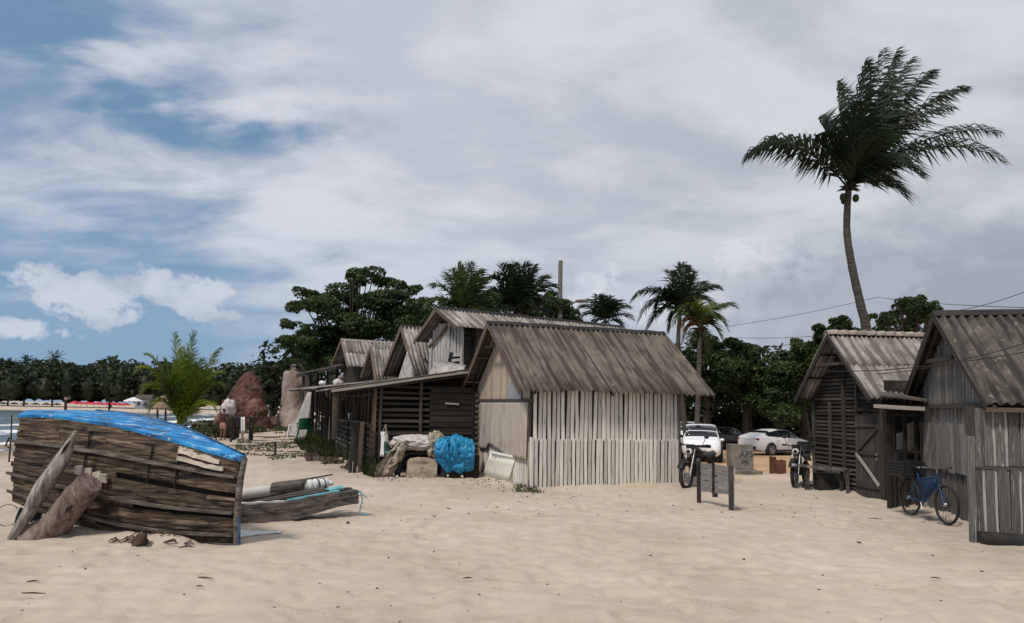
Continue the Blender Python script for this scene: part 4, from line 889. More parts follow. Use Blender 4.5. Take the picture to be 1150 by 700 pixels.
# ================================================================ FAR SHORE
r=np.random.default_rng(3); cl=[]
SK=[(-400,408),(0,409),(60,411),(100,412),(165,411),(210,412),(240,419),(268,417),(290,413),(305,408),(340,408),(1600,420)]
for i in range(460):
    x=r.uniform(-700,1500) if i>330 else r.uniform(-40,350)
    Y=r.uniform(232,270); top=np.interp(x,[a for a,_ in SK],[b for _,b in SK])+3.5*math.sin(x*.085)+2.5*math.sin(x*.23+1)+r.choice([-5,-2,0,2,4,7,10])+r.uniform(-1,2)
    p=px(x,top,Y); p.z=max(p.z,4); hgt=p.z-1; rw=r.uniform(3,6)
    cl.append(((p.x,p.y,p.z-2.0),(rw,rw,2.4))); cl.append(((p.x,p.y-2,p.z*.55),(rw*1.2,rw,p.z*.36)))
v,f=leafcloud(cl,52000,1.5,flat=.5,shell=.6,seed=4,asp=.7)
o=npmesh('far_woods',v,f,'leaf_far',kind='stuff'); tag(o,'dark wooded belt along the far shore of the bay','woods')
b=MB()
for c in cl[1::2]: b.ball(V((c[0][0],c[0][1]+1,c[0][2]-.5)),(c[1][0]*.5,c[1][1]*.45,c[1][2]*.9),9,6,bump=.3,seed=c[0][0])  # added balls hidden in the crowns, a dark core that blocks gaps
o=b.build('far_woods_filler','leaf_far'); tag(o,'added dark inner balls closing the gaps in the far wooded belt','undergrowth',kind='stuff')
for i,(x,y,s,lb) in enumerate([(30,404,1,'far coconut palm at the left end of the wooded skyline'),(62,401,1.35,'tallest coconut palm crown on the far wooded skyline, left'),(155,413,.8,'small far palm crown above the woods right of the white canopy'),(127,411,.8,'low far palm crown above the red parasols'),(12,407,.9,'far palm crown at the left picture edge')]):
    hub=px(x,y+3,240); base=V((hub.x,hub.y,0))
    palm('coconut_palm',lb,base,hub,spray(13,3.6*s,20+i,el=(-.5,1.2),wind=(.3,0,0)),'palm_dark',nl=14,ll=1.0,wl=.22,r0=.3,r1=.2,seed=20+i)
# parasols and canopy on the far beach
def parasol(x,y,Y,wpx,m,lb,name='parasol',group=None,h=None,cat='parasol',vent=False):
    top=px(x,y,Y); rad=wpx*Y/F/2; g=T(top.x,top.y); o=thing(name,lb,cat,(top.x,top.y,g),group)
    b=MB(); hh=h or rad*.42; prof=[(0.02,0),(rad*.5,-hh*.45),(rad,-hh),(rad*1.01,-hh-.18),(rad*.98,-hh-.18),(rad*.5,-hh*.55),(.02,-.1)]
    b.lathe(top,prof,8,smooth=False); b.build('canopy',m,o)
    b=MB(); b.tube([(top.x,top.y,g-.2),top],.05,6); b.build('pole','wood_pale',o); return o
for i,x in enumerate((84,91,98,105,112,120,127,134,141)):
    parasol(x,450.3+i*.22+(i%2)*.5,222+(i%3),11.5,'parasol_red','red beach parasol, '+['leftmost','second','third','fourth','fifth','sixth','seventh','eighth','rightmost'][i]+' from left of the touching red row on the far beach','parasol','red parasols on the far beach')
for i,x in enumerate((4,16,28,40,52,64,165,171)):
    parasol(x,451.5+i*.2,225,9,'parasol_green','dark green parasol, '+['leftmost','second','third','fourth','fifth','sixth','seventh','rightmost'][i]+' from left along the edge of the far woods','parasol','dark green parasols on the far beach')
parasol(150,446.0,215,21,'plastic_white','white pointed canopy tent right of the red parasols on the far beach','canopy_tent',cat='tent')
for x,lb in ((219.5,'small yellow parasol on the far beach just right of the young palm'),(235.5,'small yellow parasol between the young palm and the red rock')): parasol(x,452.5,150,8,'parasol_yellow',lb)
for i,x in enumerate((303,309,315)): parasol(x,451.5,120,8,'parasol_yellow',['yellow parasol, left one of the trio between red and grey rocks','yellow parasol, middle one of the trio between red and grey rocks','yellow parasol touching the grey rock, of the trio behind'][i],'parasol','yellow parasols between the rocks')
# small far building
bl=thing('beach_house','small pale house half hidden in the far woods right of the white tent','house',px(163,458,226)-V((0,0,px(163,458,226).z)))
p=px(163,450,226); b=MB(); b.box((p.x,p.y,1.6),(4.6,3,3.6)); b.build('wall','patch_grey',bl)
b=MB(); b.grid([[V((p.x-2.7,p.y-1.9,3.4)),V((p.x-2.7,p.y,4.5))],[V((p.x+2.7,p.y-1.9,3.4)),V((p.x+2.7,p.y,4.5))]],False,V((0,0,.15))); b.build('roof','fibre_cement_dark',bl)
for dx in (-1.2,1.0): b=MB(); b.box((p.x+dx,p.y-1.52,1.7),(.8,.06,1.0)); b.build('window','black',bl)

# ================================================================ ROCKS
def rockmass(name,label,Y,outline,m,dk=.6,seed=1,nz=16,na=28,rough=.25):
    """outline: list of (y, xleft, xright) from the base up, as seen; becomes a lumpy solid standing at depth Y"""
    P=[]
    for k in range(nz+1):
        q=k/nz*(len(outline)-1); i=min(int(q),len(outline)-2); f_=q-i
        y,a,c=[outline[i][j]*(1-f_)+outline[i+1][j]*f_ for j in range(3)]
        L_=px(a,y,Y); R_=px(c,y,Y); cen=(L_+R_)/2; hw=(R_-L_).length/2; row=[]
        for j in range(na):
            an=2*math.pi*j/na; d=V((math.cos(an)*hw,math.sin(an)*hw*dk+ (0),0))
            p=cen+d; n=mnoise.fractal(V((p.x*.9,p.y*.9,p.z*.7+seed)),.9,2.1,5); rr=mnoise.fractal(V((math.cos(an)*1.5,math.sin(an)*1.5,p.z*.4+seed*3)),1,2,3)
            row.append(cen+d*(1+rough*n+.18*rr)+V((0,0,n*.12)))
        row.append(row[0]); P.append(row)
    b=MB(); b.grid(P,False); b.add(P[-1][:-1],[tuple(range(na))]); o=b.build(name,m); return tag(o,label,'rock')
rockmass('beach_rock','tall pointed red-brown rock on the beach right of the young palm',52,[(482,246,300),(468,248,297),(457,255,295),(448,260,292),(438,262,294),(428,268,291),(420,274,286),(417.5,277,283)],'rock_red',seed=3,nz=40,na=56,rough=.40)
rockmass('beach_rock','low red-brown boulder at the left foot of the pointed red rock',50,[(484,237,256),(472,239,257),(462,246,259),(455,249,260),(450,251,258)],'rock_red',seed=9,rough=.25)
rockmass('beach_rock','red-brown boulder low beside the grey rock pillar',56,[(482,300,326),(474,303,324),(468,306,320)],'rock_red',seed=5)
rockmass('beach_rock','upright grey-pink rock pillar with ridged sides left of the veranda',54,[(482,308,352),(470,312,350),(458,316,348),(445,317,346),(432,317,347),(421,319,346),(417,322,342)],'rock_grey',seed=6,dk=.8,nz=26,na=40,rough=.14)
rockmass('beach_rock','pale rock tip rising behind the grey rock pillar among the trees',64,[(470,320,344),(420,324,342),(410,326,338),(404,328,334)],'rock_grey',seed=8)

# ================================================================ TREES
def pxcl(lst,Y,dz=3.0,flat=.5,seed=0,k=1):
    rr=random.Random(seed); out=[]
    for (x,y,rp) in lst:
        for _ in range(k):
            q0=rp*.55; p=px(x+rr.uniform(-q0,q0),y+rr.uniform(-q0,q0)*flat*1.2,Y+rr.uniform(-dz,dz)); q=rp*rr.uniform(.3,.68)*Y/F; out.append(((p.x,p.y,p.z),(q,q,q*flat),q*q))
    return out
al=[(412,313,26),(398,309,14),(438,318,22),(387,331,28),(345,329,17),(362,336,18),(430,334,34),(462,327,13),(336,346,18),(375,352,36),(425,354,40),(327,364,14),(356,374,32),(404,378,44),(318,387,11),(342,398,24),(376,402,40),(455,348,28),(470,341,15),(440,372,40),(330,380,20),(350,388,30),(415,398,30),(352,410,24),(468,352,22),(330,404,12)]
b_=gr(400,470); tree('almond_tree','big broad dark green tree with tiered crown behind the left huts',(-11.5,52,0),pxcl(al,52,2.8,.42,1,6),44000,.27,'leaf_broad',trunk_r=.45,seed=11)
fill=[(480,352,22),(505,352,24),(530,345,24),(560,345,26),(590,348,24),(620,350,22),(640,357,16),(500,366,26),(540,364,30),(590,366,30),(470,372,26),(645,366,14)]
tree('bushy_tree','bushy green tree filling the gap between the big tiered tree and the palms',(-4.5,47,0),pxcl(fill[:4]+fill[7:9]+fill[10:11],47,2,.7,2,6),12000,.25,'leaf_broad',seed=12)
tree('bushy_tree','dense tree behind the grey roof ridge, left of the concrete pole',(0.2,47,0),pxcl(fill[4:7]+[fill[9],fill[11],(615,338,14),(632,345,12)],47,2,.7,3,6),12000,.25,'leaf_broad',seed=13)
lw_=[(309,420,14),(318,410,10),(300,432,18),(328,414,14),(318,440,24),(342,428,22)]
tree('bushy_tree','dark rounded tree behind the grey rock pillar, left of the big tree',(-23,68,0),pxcl(lw_,68,2,.8,4,6),7000,.42,'leaf_far',seed=14)
rt=[('broad dark tree with an uneven crown just right of the white hut roof',[(790,392,16),(805,386,14),(778,404,18),(812,404,20),(795,420,30),(775,430,26),(815,440,34)],46,8.5),
 ('leafy tree with a ragged top right of the yellowing palm, above the parked cars',[(828,390,14),(842,393,12),(836,402,20),(850,412,22),(835,430,34),(856,440,30)],45,9.5),
 ('lower tree directly above the white sedan',[(868,414,16),(880,408,16),(872,428,28),(890,432,28),(862,445,28),(885,455,30)],43,10.6),
 ('tree rising between the sedan and the slat hut gable',[(893,384,10),(900,393,16),(888,404,16),(908,402,20),(905,420,30),(915,440,30)],44,11.6),
 ('tree crown left of the leaning palm trunk, over the slat hut roof',[(925,374,13),(938,364,12),(950,360,9),(930,384,20),(952,372,17),(915,392,18),(945,400,30)],40,12.5),
 ('tree crown showing right of the leaning palm trunk above the slat hut ridge',[(1000,352,14),(1012,343,14),(1028,341,16),(1045,347,13),(1020,355,22),(1050,360,14),(990,363,14),(978,358,8),(1035,362,22),(1060,372,20),(1005,375,24)],34,16.5)]
for i,(lb,cl_,Y,bx) in enumerate(rt):
    cc_=pxcl(cl_,Y,2.2,.72,30+i,6); bx=sum(c[0][0] for c in cc_)/len(cc_)
    tree('spreading_tree',lb,(bx,Y,T(bx,Y)-.05),cc_,15000 if i<5 else 12000,.22 if i<5 else .17,'leaf_right',seed=40+i)
us=[((x,y_,z),(2.6,1.5,1.5)) for x,y_,z in [(a,49+random.uniform(-1,1.5),zz_) for a in np.arange(3,42,1.6) for zz_ in (.2,.9,2.6)]]
v,f=leafcloud(us,30000,.42,seed=8); o=npmesh('hedge_undergrowth',v,f,'leaf_right',kind='stuff'); tag(o,'dark undergrowth behind the parked cars','undergrowth')
us=[((x,64+random.uniform(-2,2),z),(4,2,2.2)) for x in np.arange(-20,60,3.0) for z in (1,3.5,6)]
v,f=leafcloud(us,14000,.8,seed=9); o=npmesh('rear_woods',v,f,'leaf_far',kind='stuff'); tag(o,'mass of dark trees behind the huts and car park','woods')

# ================================================================ PALMS
def frs(hubpx,Y,tips,dz=1.2,seed=0,arch=None):
    rr=random.Random(seed); hub=px(*hubpx,Y); out=[]
    for tp in tips:
        x,y=tp[:2]; a=tp[2] if len(tp)>2 else .5; Yt=Y+(tp[3] if len(tp)>3 else rr.uniform(-dz,dz)); out.append((px(x,y,Yt)-hub,a))
    return hub,out
# the big wind-blown palm
Yp=25
hub,fr_=frs((953,212),Yp,[(838,178,1.5,.3),(846,172,1.25,-.8),(1128,182,1.5,-.4),(1122,150,1.2,.8),(1092,140,1.1,1.2),(1082,100,1.0,-1),(1068,122,1.0,.9),(1045,82,.7,-1.2),(1052,160,1.3,1.4),
 (1022,68,.5,.8),(1006,60,.4,-.6),(990,58,.3,1.2),(1035,110,.8,-1.6),(972,72,.2,-.9),(955,84,.15,.8),(1000,88,.4,1.7),(1015,128,.8,1.8),(980,100,.3,-1.8),(940,96,.1,.4),(934,118,.3,-1),(921,138,.4,.7),(914,158,.5,-.6),(930,150,.3,1.6),
 (1016,222,.7,-1.2),(996,206,.8,1.5),(1035,200,1.0,-1.6),(925,190,.6,1.3),(985,150,.5,-2.2),(1005,165,.8,2.2),(960,120,.2,-2),(1060,110,.9,0),(970,90,.3,0),(1040,135,1,.3)],seed=5)
pb=px(982,420,Yp); pb=V((pb.x+.25,Yp,0))
mids=[px(974,378,Yp),px(967,345,Yp),px(957,300,Yp),px(951,258,Yp)]
fr_=[(f_[0],f_[1],((.15,1.7) if i<2 else (.35,1.6) if i<5 else (.6,1.3) if i<9 else (.9,.9) if i<22 else (.5,1.2))) for i,f_ in enumerate(fr_)]
fr_=[f_ for i,f_ in enumerate(fr_) if i not in (4,8,12,14,17,19,22,26,28,30,31,32)]
palm('coconut_palm','tall coconut palm with a leaning trunk, fronds blown to the right, behind the slat hut',pb,hub,fr_,'palm_dark',wind=(.9,0,0),bend=mids,r0=.17,r1=.105,seed=5,ll=1.55,nl=62,droop=.75,wl=.07,nuts=5)
# palms above the tall hut roof
hub,fr_=frs((519,352),42,[(487,322,.7),(500,308,.4),(514,298,.2),(527,296,.1),(540,304,.3),(549,312,.4),(478,345,.9),(556,335,.8),(495,350,.8),(545,350,.8),(508,305,.3),(533,310,.3),(485,362,.7),(552,362,.7)],seed=6)
palm('coconut_palm','left one of the two bushy palms rising behind the tall hut roof',(-2.9,42,0),hub,fr_,'palm_mid',wind=(.3,0,0),r0=.18,seed=6,ll=1.35,wl=.085,nl=52,droop=.6)
hub,fr_=frs((580,352),40,[(553,312,.5),(563,299,.3),(577,297,.1),(590,296,.1),(600,300,.3),(612,312,.5),(622,322,.7),(548,330,.8),(625,345,.9),(560,350,.8),(603,352,.8),(570,300,.2),(595,310,.3),(618,360,.8),(550,360,.7),(585,320,.2)],seed=7)
palm('coconut_palm','right one of the two bushy palms behind the tall hut roof, darker',(.3,40,0),hub,fr_,'palm_dark',wind=(.35,0,0),r0=.18,seed=7,ll=1.35,wl=.085,nl=52,droop=.6)
hub,fr_=frs((680,362),56,[(653,345,.6),(662,338,.5),(672,333,.2),(683,334,.1),(693,339,.4),(705,346,.6),(712,360,.8),(652,358,.8),(665,368,.6),(700,370,.6),(676,338,.2),(688,345,.3)],seed=8)
palm('coconut_palm','small dark palm crown above the white hut ridge, right of the street lamp',(7.2,56,0),hub,fr_,'palm_dark',wind=(.2,0,0),seed=8,ll=1.4,wl=.09,nl=40,droop=.6)
hub,fr_=frs((764,350),43,[(709,338,1.4),(716,362,1.6),(740,330,.8),(752,306,.3),(765,297,.1),(778,308,.2),(790,318,.5),(808,324,.8),(750,372,.7),(735,350,1.2),(800,345,1.0),(773,300,.1),(756,330,.3),(784,335,.4),(725,372,1.2)],seed=9)
palm('coconut_palm','taller dark green palm of the pair behind the white hut roof end',(10.6,43,0),hub,fr_,'palm_dark',wind=(.25,0,0),seed=9,ll=1.3,wl=.08,nl=54,droop=.7,r0=.17,bend=[px(762,400,43)])
hub,fr_=frs((786,370),36,[(765,388,.9),(762,376,1.0),(783,338,.2),(776,342,.3),(800,342,.4),(815,345,.7),(828,346,.9),(818,372,1.0),(812,385,.9),(760,352,.9),(755,366,1.0),(795,395,.5),(772,392,.5),(805,360,.7),(790,350,.2)],seed=10)
palm('coconut_palm','yellowing palm with orange-brown dead frond, front one of the pair by the white hut',(9.3,36,-.2),hub,fr_,'palm_mid',wind=(.2,0,0),seed=10,ll=.85,nl=46,droop=.75,r0=.14,brown=2,yellow=4,nuts=4)
# young palm behind the boat: many fronds from the ground
Yq=31; g=px(203,478,Yq)
hub=V((g.x,g.y,.75)); tips=[(165,399,.9),(196,375,.15),(217,373,.1),(246,392,.45),(152,419,1.5),(160,442,1.4),(252,438,1.2),(250,420,1.0),(232,430,.7),(180,428,.8),(205,392,.1),(184,404,.4),(226,404,.35),(168,462,1.1),(243,462,1.0),(213,398,.1)]
rr=random.Random(4); fr_=[(px(x,y,Yq+rr.uniform(-.8,.8))-hub,a) for x,y,a in tips]
palm('young_palm','young bright green palm with stiff upright fronds growing behind the wrecked boat',(g.x,g.y,0),hub,fr_,'palm_young',wind=(.15,0,0),seed=11,stiff=.25,ll=.85,nl=60,droop=.55,r0=.16,r1=.12,wl=.06,yellow=0)

# ================================================================ GRASS AND CREEPERS
def blades(name,pts,h,m,lab,cat,lean=.35,w=.02,seed=1,z0=0):
    r=np.random.default_rng(seed); n=len(pts); pts=np.asarray(pts); z=terr(pts[:,0],pts[:,1])+z0
    a=r.uniform(0,6.28,n); L=h*(.5+r.random(n)*.8); d=np.stack([np.cos(a),np.sin(a),np.zeros(n)],1); sd=np.stack([-np.sin(a),np.cos(a),np.zeros(n)],1)
    p=np.stack([pts[:,0],pts[:,1],z-.01],1); up_=np.array([0,0,1.0]); ln_=(r.random(n)*lean)[:,None]*L[:,None]
    mid=p+up_*(L*.55)[:,None]+d*ln_*.4; tip=p+up_*(L)[:,None]*.92+d*ln_*1.3
    wv=sd*(w*(.6+.8*r.random(n)))[:,None]
    v=np.stack([p-wv,p+wv,mid+wv*.8,mid-wv*.8,tip+wv*.1,tip-wv*.1],1).reshape(-1,3); i=np.arange(n)[:,None]*6
    f=np.concatenate([i+np.array([[0,1,2,3]]),i+np.array([[3,2,4,5]])],0)
    o=npmesh(name,v,f,m,kind='stuff'); return tag(o,lab,cat)
def inpoly(poly,n,seed,clump=None):
    r=np.random.default_rng(seed); P=[gr(x,y) for x,y in poly]; xs_=[p.x for p in P]; ys_=[p.y for p in P]; out=[]
    a=np.array([(p.x,p.y) for p in P]); 
    while len(out)<n:
        q=np.stack([r.uniform(min(xs_),max(xs_),n),r.uniform(min(ys_),max(ys_),n)],1); ins=np.zeros(n,bool); j=len(a)-1
        for i in range(len(a)):
            c=((a[i,1]>q[:,1])!=(a[j,1]>q[:,1]))&(q[:,0]<(a[j,0]-a[i,0])*(q[:,1]-a[i,1])/(a[j,1]-a[i,1]+1e-9)+a[i,0]); ins^=c; j=i
        if clump: ins&=vnoise(q[:,0]*clump,q[:,1]*clump,seed)>.52
        out+=list(q[ins])
    return np.array(out[:n])
blades('grass',inpoly([(372,492),(388,497),(404,503),(418,524),(420,538),(408,535),(396,520),(372,505),(345,500),(348,492)],26000,1),.40,'grass','thick dark green grass along the foot of the shed side wall','grass',lean=.8,w=.020)
blades('grass',inpoly([(330,496),(360,494),(392,512),(400,530),(380,520),(340,506)],6000,2,1.2),.22,'grass','shorter grass thinning out towards the open sand by the shed','grass',lean=.6,w=.014,seed=2)
blades('beach_creeper',inpoly([(268,488),(330,490),(350,497),(352,512),(300,517),(262,512)],2600,3,.9),.06,'vine','low yellow-green creeping plants on the sand before the veranda','ground cover',lean=1.3,w=.03,seed=3)
blades('beach_creeper',inpoly([(335,500),(372,508),(395,530),(370,525),(345,518)],1700,4,1.1),.10,'dry_litter','dry brown creeper stems and litter between the grass and the sand','ground cover',lean=1.8,w=.02,seed=4)
v,f=leafcloud([((p[0],p[1],.12),(.9,.9,.28)) for p in inpoly([(262,474),(322,472),(326,482),(318,488),(270,492),(262,486)],60,5,.16)],6500,.2,seed=7); o=npmesh('beach_shrub',v,f,'grass',kind='stuff'); tag(o,'low dark green beach shrubs below the red rock','shrubs')
v,f=leafcloud([((p[0],p[1],.25),(.6,.6,.45)) for p in inpoly([(205,480),(250,480),(252,493),(215,495)],16,6)],3500,.17,seed=8); o=npmesh('beach_shrub',v,f,'grass',kind='stuff'); tag(o,'dark shrubs around the foot of the young palm','shrubs')
blades('grass',inpoly([(575,546),(600,550),(612,555),(598,556),(580,552)],260,7),.10,'grass','sparse green tufts at the front corner of the white hut','grass',lean=1.0,w=.008,seed=6)
blades('dry_litter',inpoly([(388,538),(440,534),(540,532),(578,545),(610,556),(560,552),(500,538),(430,543)],260,8,1.6),.05,'husk','brown litter and roots scattered along the foot of the dark shed','litter',lean=2.4,w=.012,seed=7)
# ================================================================ WRECKED BOAT
def TF(x,y): return float(terr(np.array([x]),np.array([y]))[0])
Yl,Yr=10.25,9.4
def ip(tab,x): return float(np.interp(x,[a for a,_ in tab],[b for _,b in tab]))
TOP=[(22,466.5),(60,466.5),(86,470),(126,476),(150,481),(171,487),(210,497),(237,506),(271,515)]
BOT=[(16,563),(35,571),(60,580),(95,590),(130,600),(170,606),(200,609),(268,610)]
FAR=[(37,461.0,11.5),(86,460.5,11.6),(115,461.5,11.5),(143,463.8,11.3),(180,472,10.8),(210,480.5,10.4),(237,493,9.95),(277,512,9.45)]
def side(s,t,off=0.0):
    """point of the near flank: s 0 stern .. 1 bow, t 0 keel .. 1 gunwale"""
    Yd=Yl+(Yr-Yl)*s; xt=24+247*s; xb=17+249*s
    a=px(xb,ip(BOT,xb),Yd-.02); b_=px(xt,ip(TOP,xt),Yd)
    p=a.lerp(b_,t); bul=.14*math.sin(math.pi*min(1,t*.85+.1))*math.sin(math.pi*(.15+.8*s))**.6
    n=V((-.23,-.97,0)); return p+n*(bul+off)
boat=thing('wrecked_boat','wrecked wooden boat with bare rotting brown planks and peeling blue deck, propped on the sand','boat',(side(.5,0).x,side(.5,0).y,0))
NS=17
for k in range(NS):
    cuts=[0]+sorted(random.Random(k*7).uniform(.14,.9) for _ in range(3))+[1.0]
    cuts=[c for i,c in enumerate(cuts) if i==0 or c-cuts[i-1]>.09]; cuts[-1]=1.0
    t0,t1=k/NS,(k+1)/NS
    for i in range(len(cuts)-1):
        s0,s1=cuts[i],cuts[i+1]
        if i==0: s0=random.uniform(-.010,.010)
        if random.random()<.04 and 2<k<12: continue
        n=max(3,int((s1-s0)*16)); o_=random.uniform(0,.012); P=[]
        g=(random.uniform(.02,.14) if random.random()<.25 else random.uniform(-.05,.01))/NS; rr=random.Random(k*31+i)
        for a in range(n+1):
            s=s0+(s1-s0-.003)*a/n; w0=rr.uniform(-.02,.03)/NS; w1=rr.uniform(-.02,.04)/NS
            if a in(0,n): w1+=.15/NS*rr.random()
            o1=o_+rr.uniform(-.006,.006)
            P.append([side(s,t0+g+w0,o1),side(s,(t0+t1)/2,o1+.006),side(s,t1-w1,o1-.002)])
        b=MB(); b.grid(P,False,V((-.23,-.97,0))*.035)
        cream=(k in(12,13)) and .70<(s0+s1)/2<1.0
        b.build('plank','boat_plank',boat)
# cream repair strips near the bow
for (s0,s1,t0,t1) in ((.735,.915,.885,.935),(.735,.935,.815,.855),(.735,.80,.93,.955)):
    P=[[side(s0+(s1-s0)*a/8,t0+random.uniform(-.006,.006),.045),side(s0+(s1-s0)*a/8,t1+random.uniform(-.01,.01),.045)] for a in range(9)]
    b=MB(); b.grid(P,False,V((-.23,-.97,0))*.03); o=b.build('plank','boat_cream',boat); o['label']='cream painted plank remnant near the bow'
# near-black sheet behind the planks, its colour stands for shade in the gaps
P=[[side(s/20,t/8,-.06) for t in range(9)] for s in range(21)]; b=MB(); b.grid(P,True,V((0,-.02,0))); b.build('gap_shade_skin','boat_dark',boat)
# rubbing strakes
for (tA,tB,m_) in ((.70,.775,'boat_rail'),(.335,.36,'boat_rail'),(.13,.10,'boat_rail')):
    P=[[side(-.01+1.0*a/24,tA+(tB-tA)*a/24-.016+random.uniform(-.003,.003),.062),side(-.01+1.0*a/24,tA+(tB-tA)*a/24+.016,.066)] for a in range(25)]
    b=MB(); b.grid(P,False,V((-.23,-.97,0))*.04); b.build('rubbing_strake',m_,boat)
for (s,t,w_,h_) in ((.33,.54,.05,.06),(.37,.535,.045,.06),(.41,.525,.05,.055),(.44,.515,.04,.05)):
    a=side(s,t,.07); b=MB(); b.box(a,(.10,.04,.11),jit=.012); b.build('repair_block','boat_cream',boat)
# vertical seams / ribs showing through
for s in (.34,.62,.74): 
    b=MB(); b.tube([side(s,.55+q*.09,.035) for q in range(5)],.012,5); b.build('rib','boat_dark',boat)
# stem post at the bow
b=MB(); st=[side(1.0,-.03,.02)+V((.02,0,0)),side(1.0,.3,.02)+V((.02,0,0)),side(1.0,.7,.02)+V((.03,0,0)),side(1.0,1.0,.0)+V((.05,0,.01))]
b.tube(st,[.045,.042,.04,.038],6); b.build('stem_post','boat_rail',boat)
b=MB(); b.tube([p+V((.035,-.02,0)) for p in st[:2]],[.02,.018],5); b.build('stem_paint','blue_rim',boat)
# blue deck
P=[]
for a in range(33):
    q=a/32; xt=24+250*q; n_=px(xt,ip(TOP,xt)-.3,Yl+(Yr-Yl)*q)+V((-.23,-.97,0))*.05
    xf=37+240*q; f_=px(xf,float(np.interp(xf,[u[0] for u in FAR],[u[1] for u in FAR])),float(np.interp(xf,[u[0] for u in FAR],[u[2] for u in FAR])))
    P.append([n_.lerp(f_,j/8)+V((0,0,.035*math.sin(math.pi*j/8)*(1-q*.7)+random.uniform(-.003,.003))) for j in range(9)])
b=MB(); b.grid(P,True,V((0,0,.04))); b.build('deck','boat_blue',boat)
P=[[P[a][8]+V((0,.0,.015)),P[a][8]+V((-.03,-.09*(1-a/40),.022)),P[a][7].lerp(P[a][8],.1)+V((0,0,.012))] for a in range(10,33)]
b=MB(); b.grid([[r_[0],r_[1],r_[2]] for r_ in P],True,V((0,0,.05))); b.build('gunwale','blue_rim',boat)
# far flank and stern
P=[]
for a in range(21):
    q=a/20; xf=37+240*q; f_=px(xf,float(np.interp(xf,[u[0] for u in FAR],[u[1] for u in FAR])),float(np.interp(xf,[u[0] for u in FAR],[u[2] for u in FAR])))-V((0,0,.04)); k_=side(q,0,-.35*(1-q)); k_.z=max(k_.z,-.05)
    P.append([f_.lerp(k_,j/6)+V((0.05,.22,0))*math.sin(math.pi*j/6)*(1-q) for j in range(7)])
b=MB(); b.grid(P,True,V((0,.03,0))); b.build('far_flank','boat_dark',boat)
for k in range(10):
    t=(k+.5)/10; a=side(.01,t,-.02); c=P[0][6].lerp(P[0][0],t); plank(boat,a,c,.105,.035,'boat_plank',V((-1,0,0)),'transom_plank')
b=MB(); b.tube([side(-.012,.62,.0)+V((-.03,0,0)),side(-.012,.66,.0)+V((-.09,0,-.02)),side(-.01,.74,.0)+V((-.06,0,0))],.012,5); b.build('rope','husk',boat)

# ---------------------------------------------------------------- props leaning on the boat
def driftlog(name,label,pts,rad,m,n=12,wob=.08,cat='log'):
    P=[V(p) for p in pts]; k=26
    def ev(t,a):
        u=t*(len(a)-1); i=min(int(u),len(a)-2); f_=u-i; return a[i]*(1-f_)+a[i+1]*f_
    C=[ev(i/k,P) for i in range(k+1)]; Rr=[ev(i/k,rad) for i in range(k+1)]
    b=MB(); d=(C[-1]-C[0]).normalized(); u=d.cross(V((0,0,1))).normalized(); v=d.cross(u); rows=[]
    for i,c in enumerate(C):
        row=[]
        for j in range(n):
            a=2*math.pi*j/n; q=1+wob*3*mnoise.fractal(V((math.cos(a)*1.3,math.sin(a)*1.3,i*.13+len(label))),1,2,4)
            row.append(c+(u*math.cos(a)+v*math.sin(a))*Rr[i]*q)
        rows.append(row+[row[0]])
    b.grid(rows,True); b.add([r_ for r_ in rows[0][:-1]],[tuple(range(n))]); b.add([r_ for r_ in rows[-1][:-1]],[tuple(range(n))[::-1]])
    o=b.build(name,m); return tag(o,label,cat)
ga=gr(13,606); gb=px(87,489,9.62)
driftlog('driftwood_pole','pale grey driftwood pole, pointed and split at the top, leaning against the boat',[ga,ga.lerp(gb,.25),ga.lerp(gb,.5)+V((0,-.03,.0)),ga.lerp(gb,.78),gb+V((.01,-.05,.06))],[.06,.075,.10,.085,.022],'driftwood',n=10,wob=.10)
b=MB(); q0_=ga.lerp(gb,.80)+V((.0,-.085,.01)); b.tube([q0_,q0_+(gb-ga).normalized()*.10,q0_+(gb-ga).normalized()*.22],[.004,.022,.004],6); 
o=b.build('driftwood_knot_hole','boat_dark'); tag(o,'dark split in the upper end of the pale driftwood pole','crack'); 
pole_=bpy.data.objects['driftwood_pole']; o.parent=pole_; o.matrix_parent_inverse=W[pole_.name].inverted(); del o['category']; del o['label']; o.name='split'
ga=gr(52,603)+V((0,0,.02)); gb=px(101,542,9.42)
driftlog('driftwood_log','thick purplish-brown log with a dark hole, leaning against the middle of the boat',[ga+V((-.12,-.10,-.06)),ga.lerp(gb,.15),ga.lerp(gb,.5),ga.lerp(gb,.8),gb],[.21,.185,.175,.172,.168],'bark_pink',n=22,wob=.05)
tr_=bpy.data.objects['driftwood_log']
c_=ga.lerp(gb,.60); d_=(gb-ga).normalized(); sdv=V((.10,-.995,0)); b=MB(); b.grid([[c_+sdv*.172+V((.04,0,-.05))+d_*-.09,c_+sdv*.175+V((.05,0,-.04))+d_*-.08],[c_+sdv*.178+V((.02,0,.0)),c_+sdv*.174+V((.075,0,-.045))+d_*.02],[c_+sdv*.168+V((.035,0,-.0))+d_*.10,c_+sdv*.166+V((.055,0,-.01))+d_*.09]],False,V((0,-.01,0))); b.build('hole','boat_dark',tr_)
driftlog('driftwood_stub','short dark stump of wood beside the foot of the purplish log',[gr(36,603),gr(36,603).lerp(gr(52,560),.4)+V((0,0,.12)),gr(40,600)+V((.3,.3,.42))],[.05,.06,.05],'driftwood',n=8)
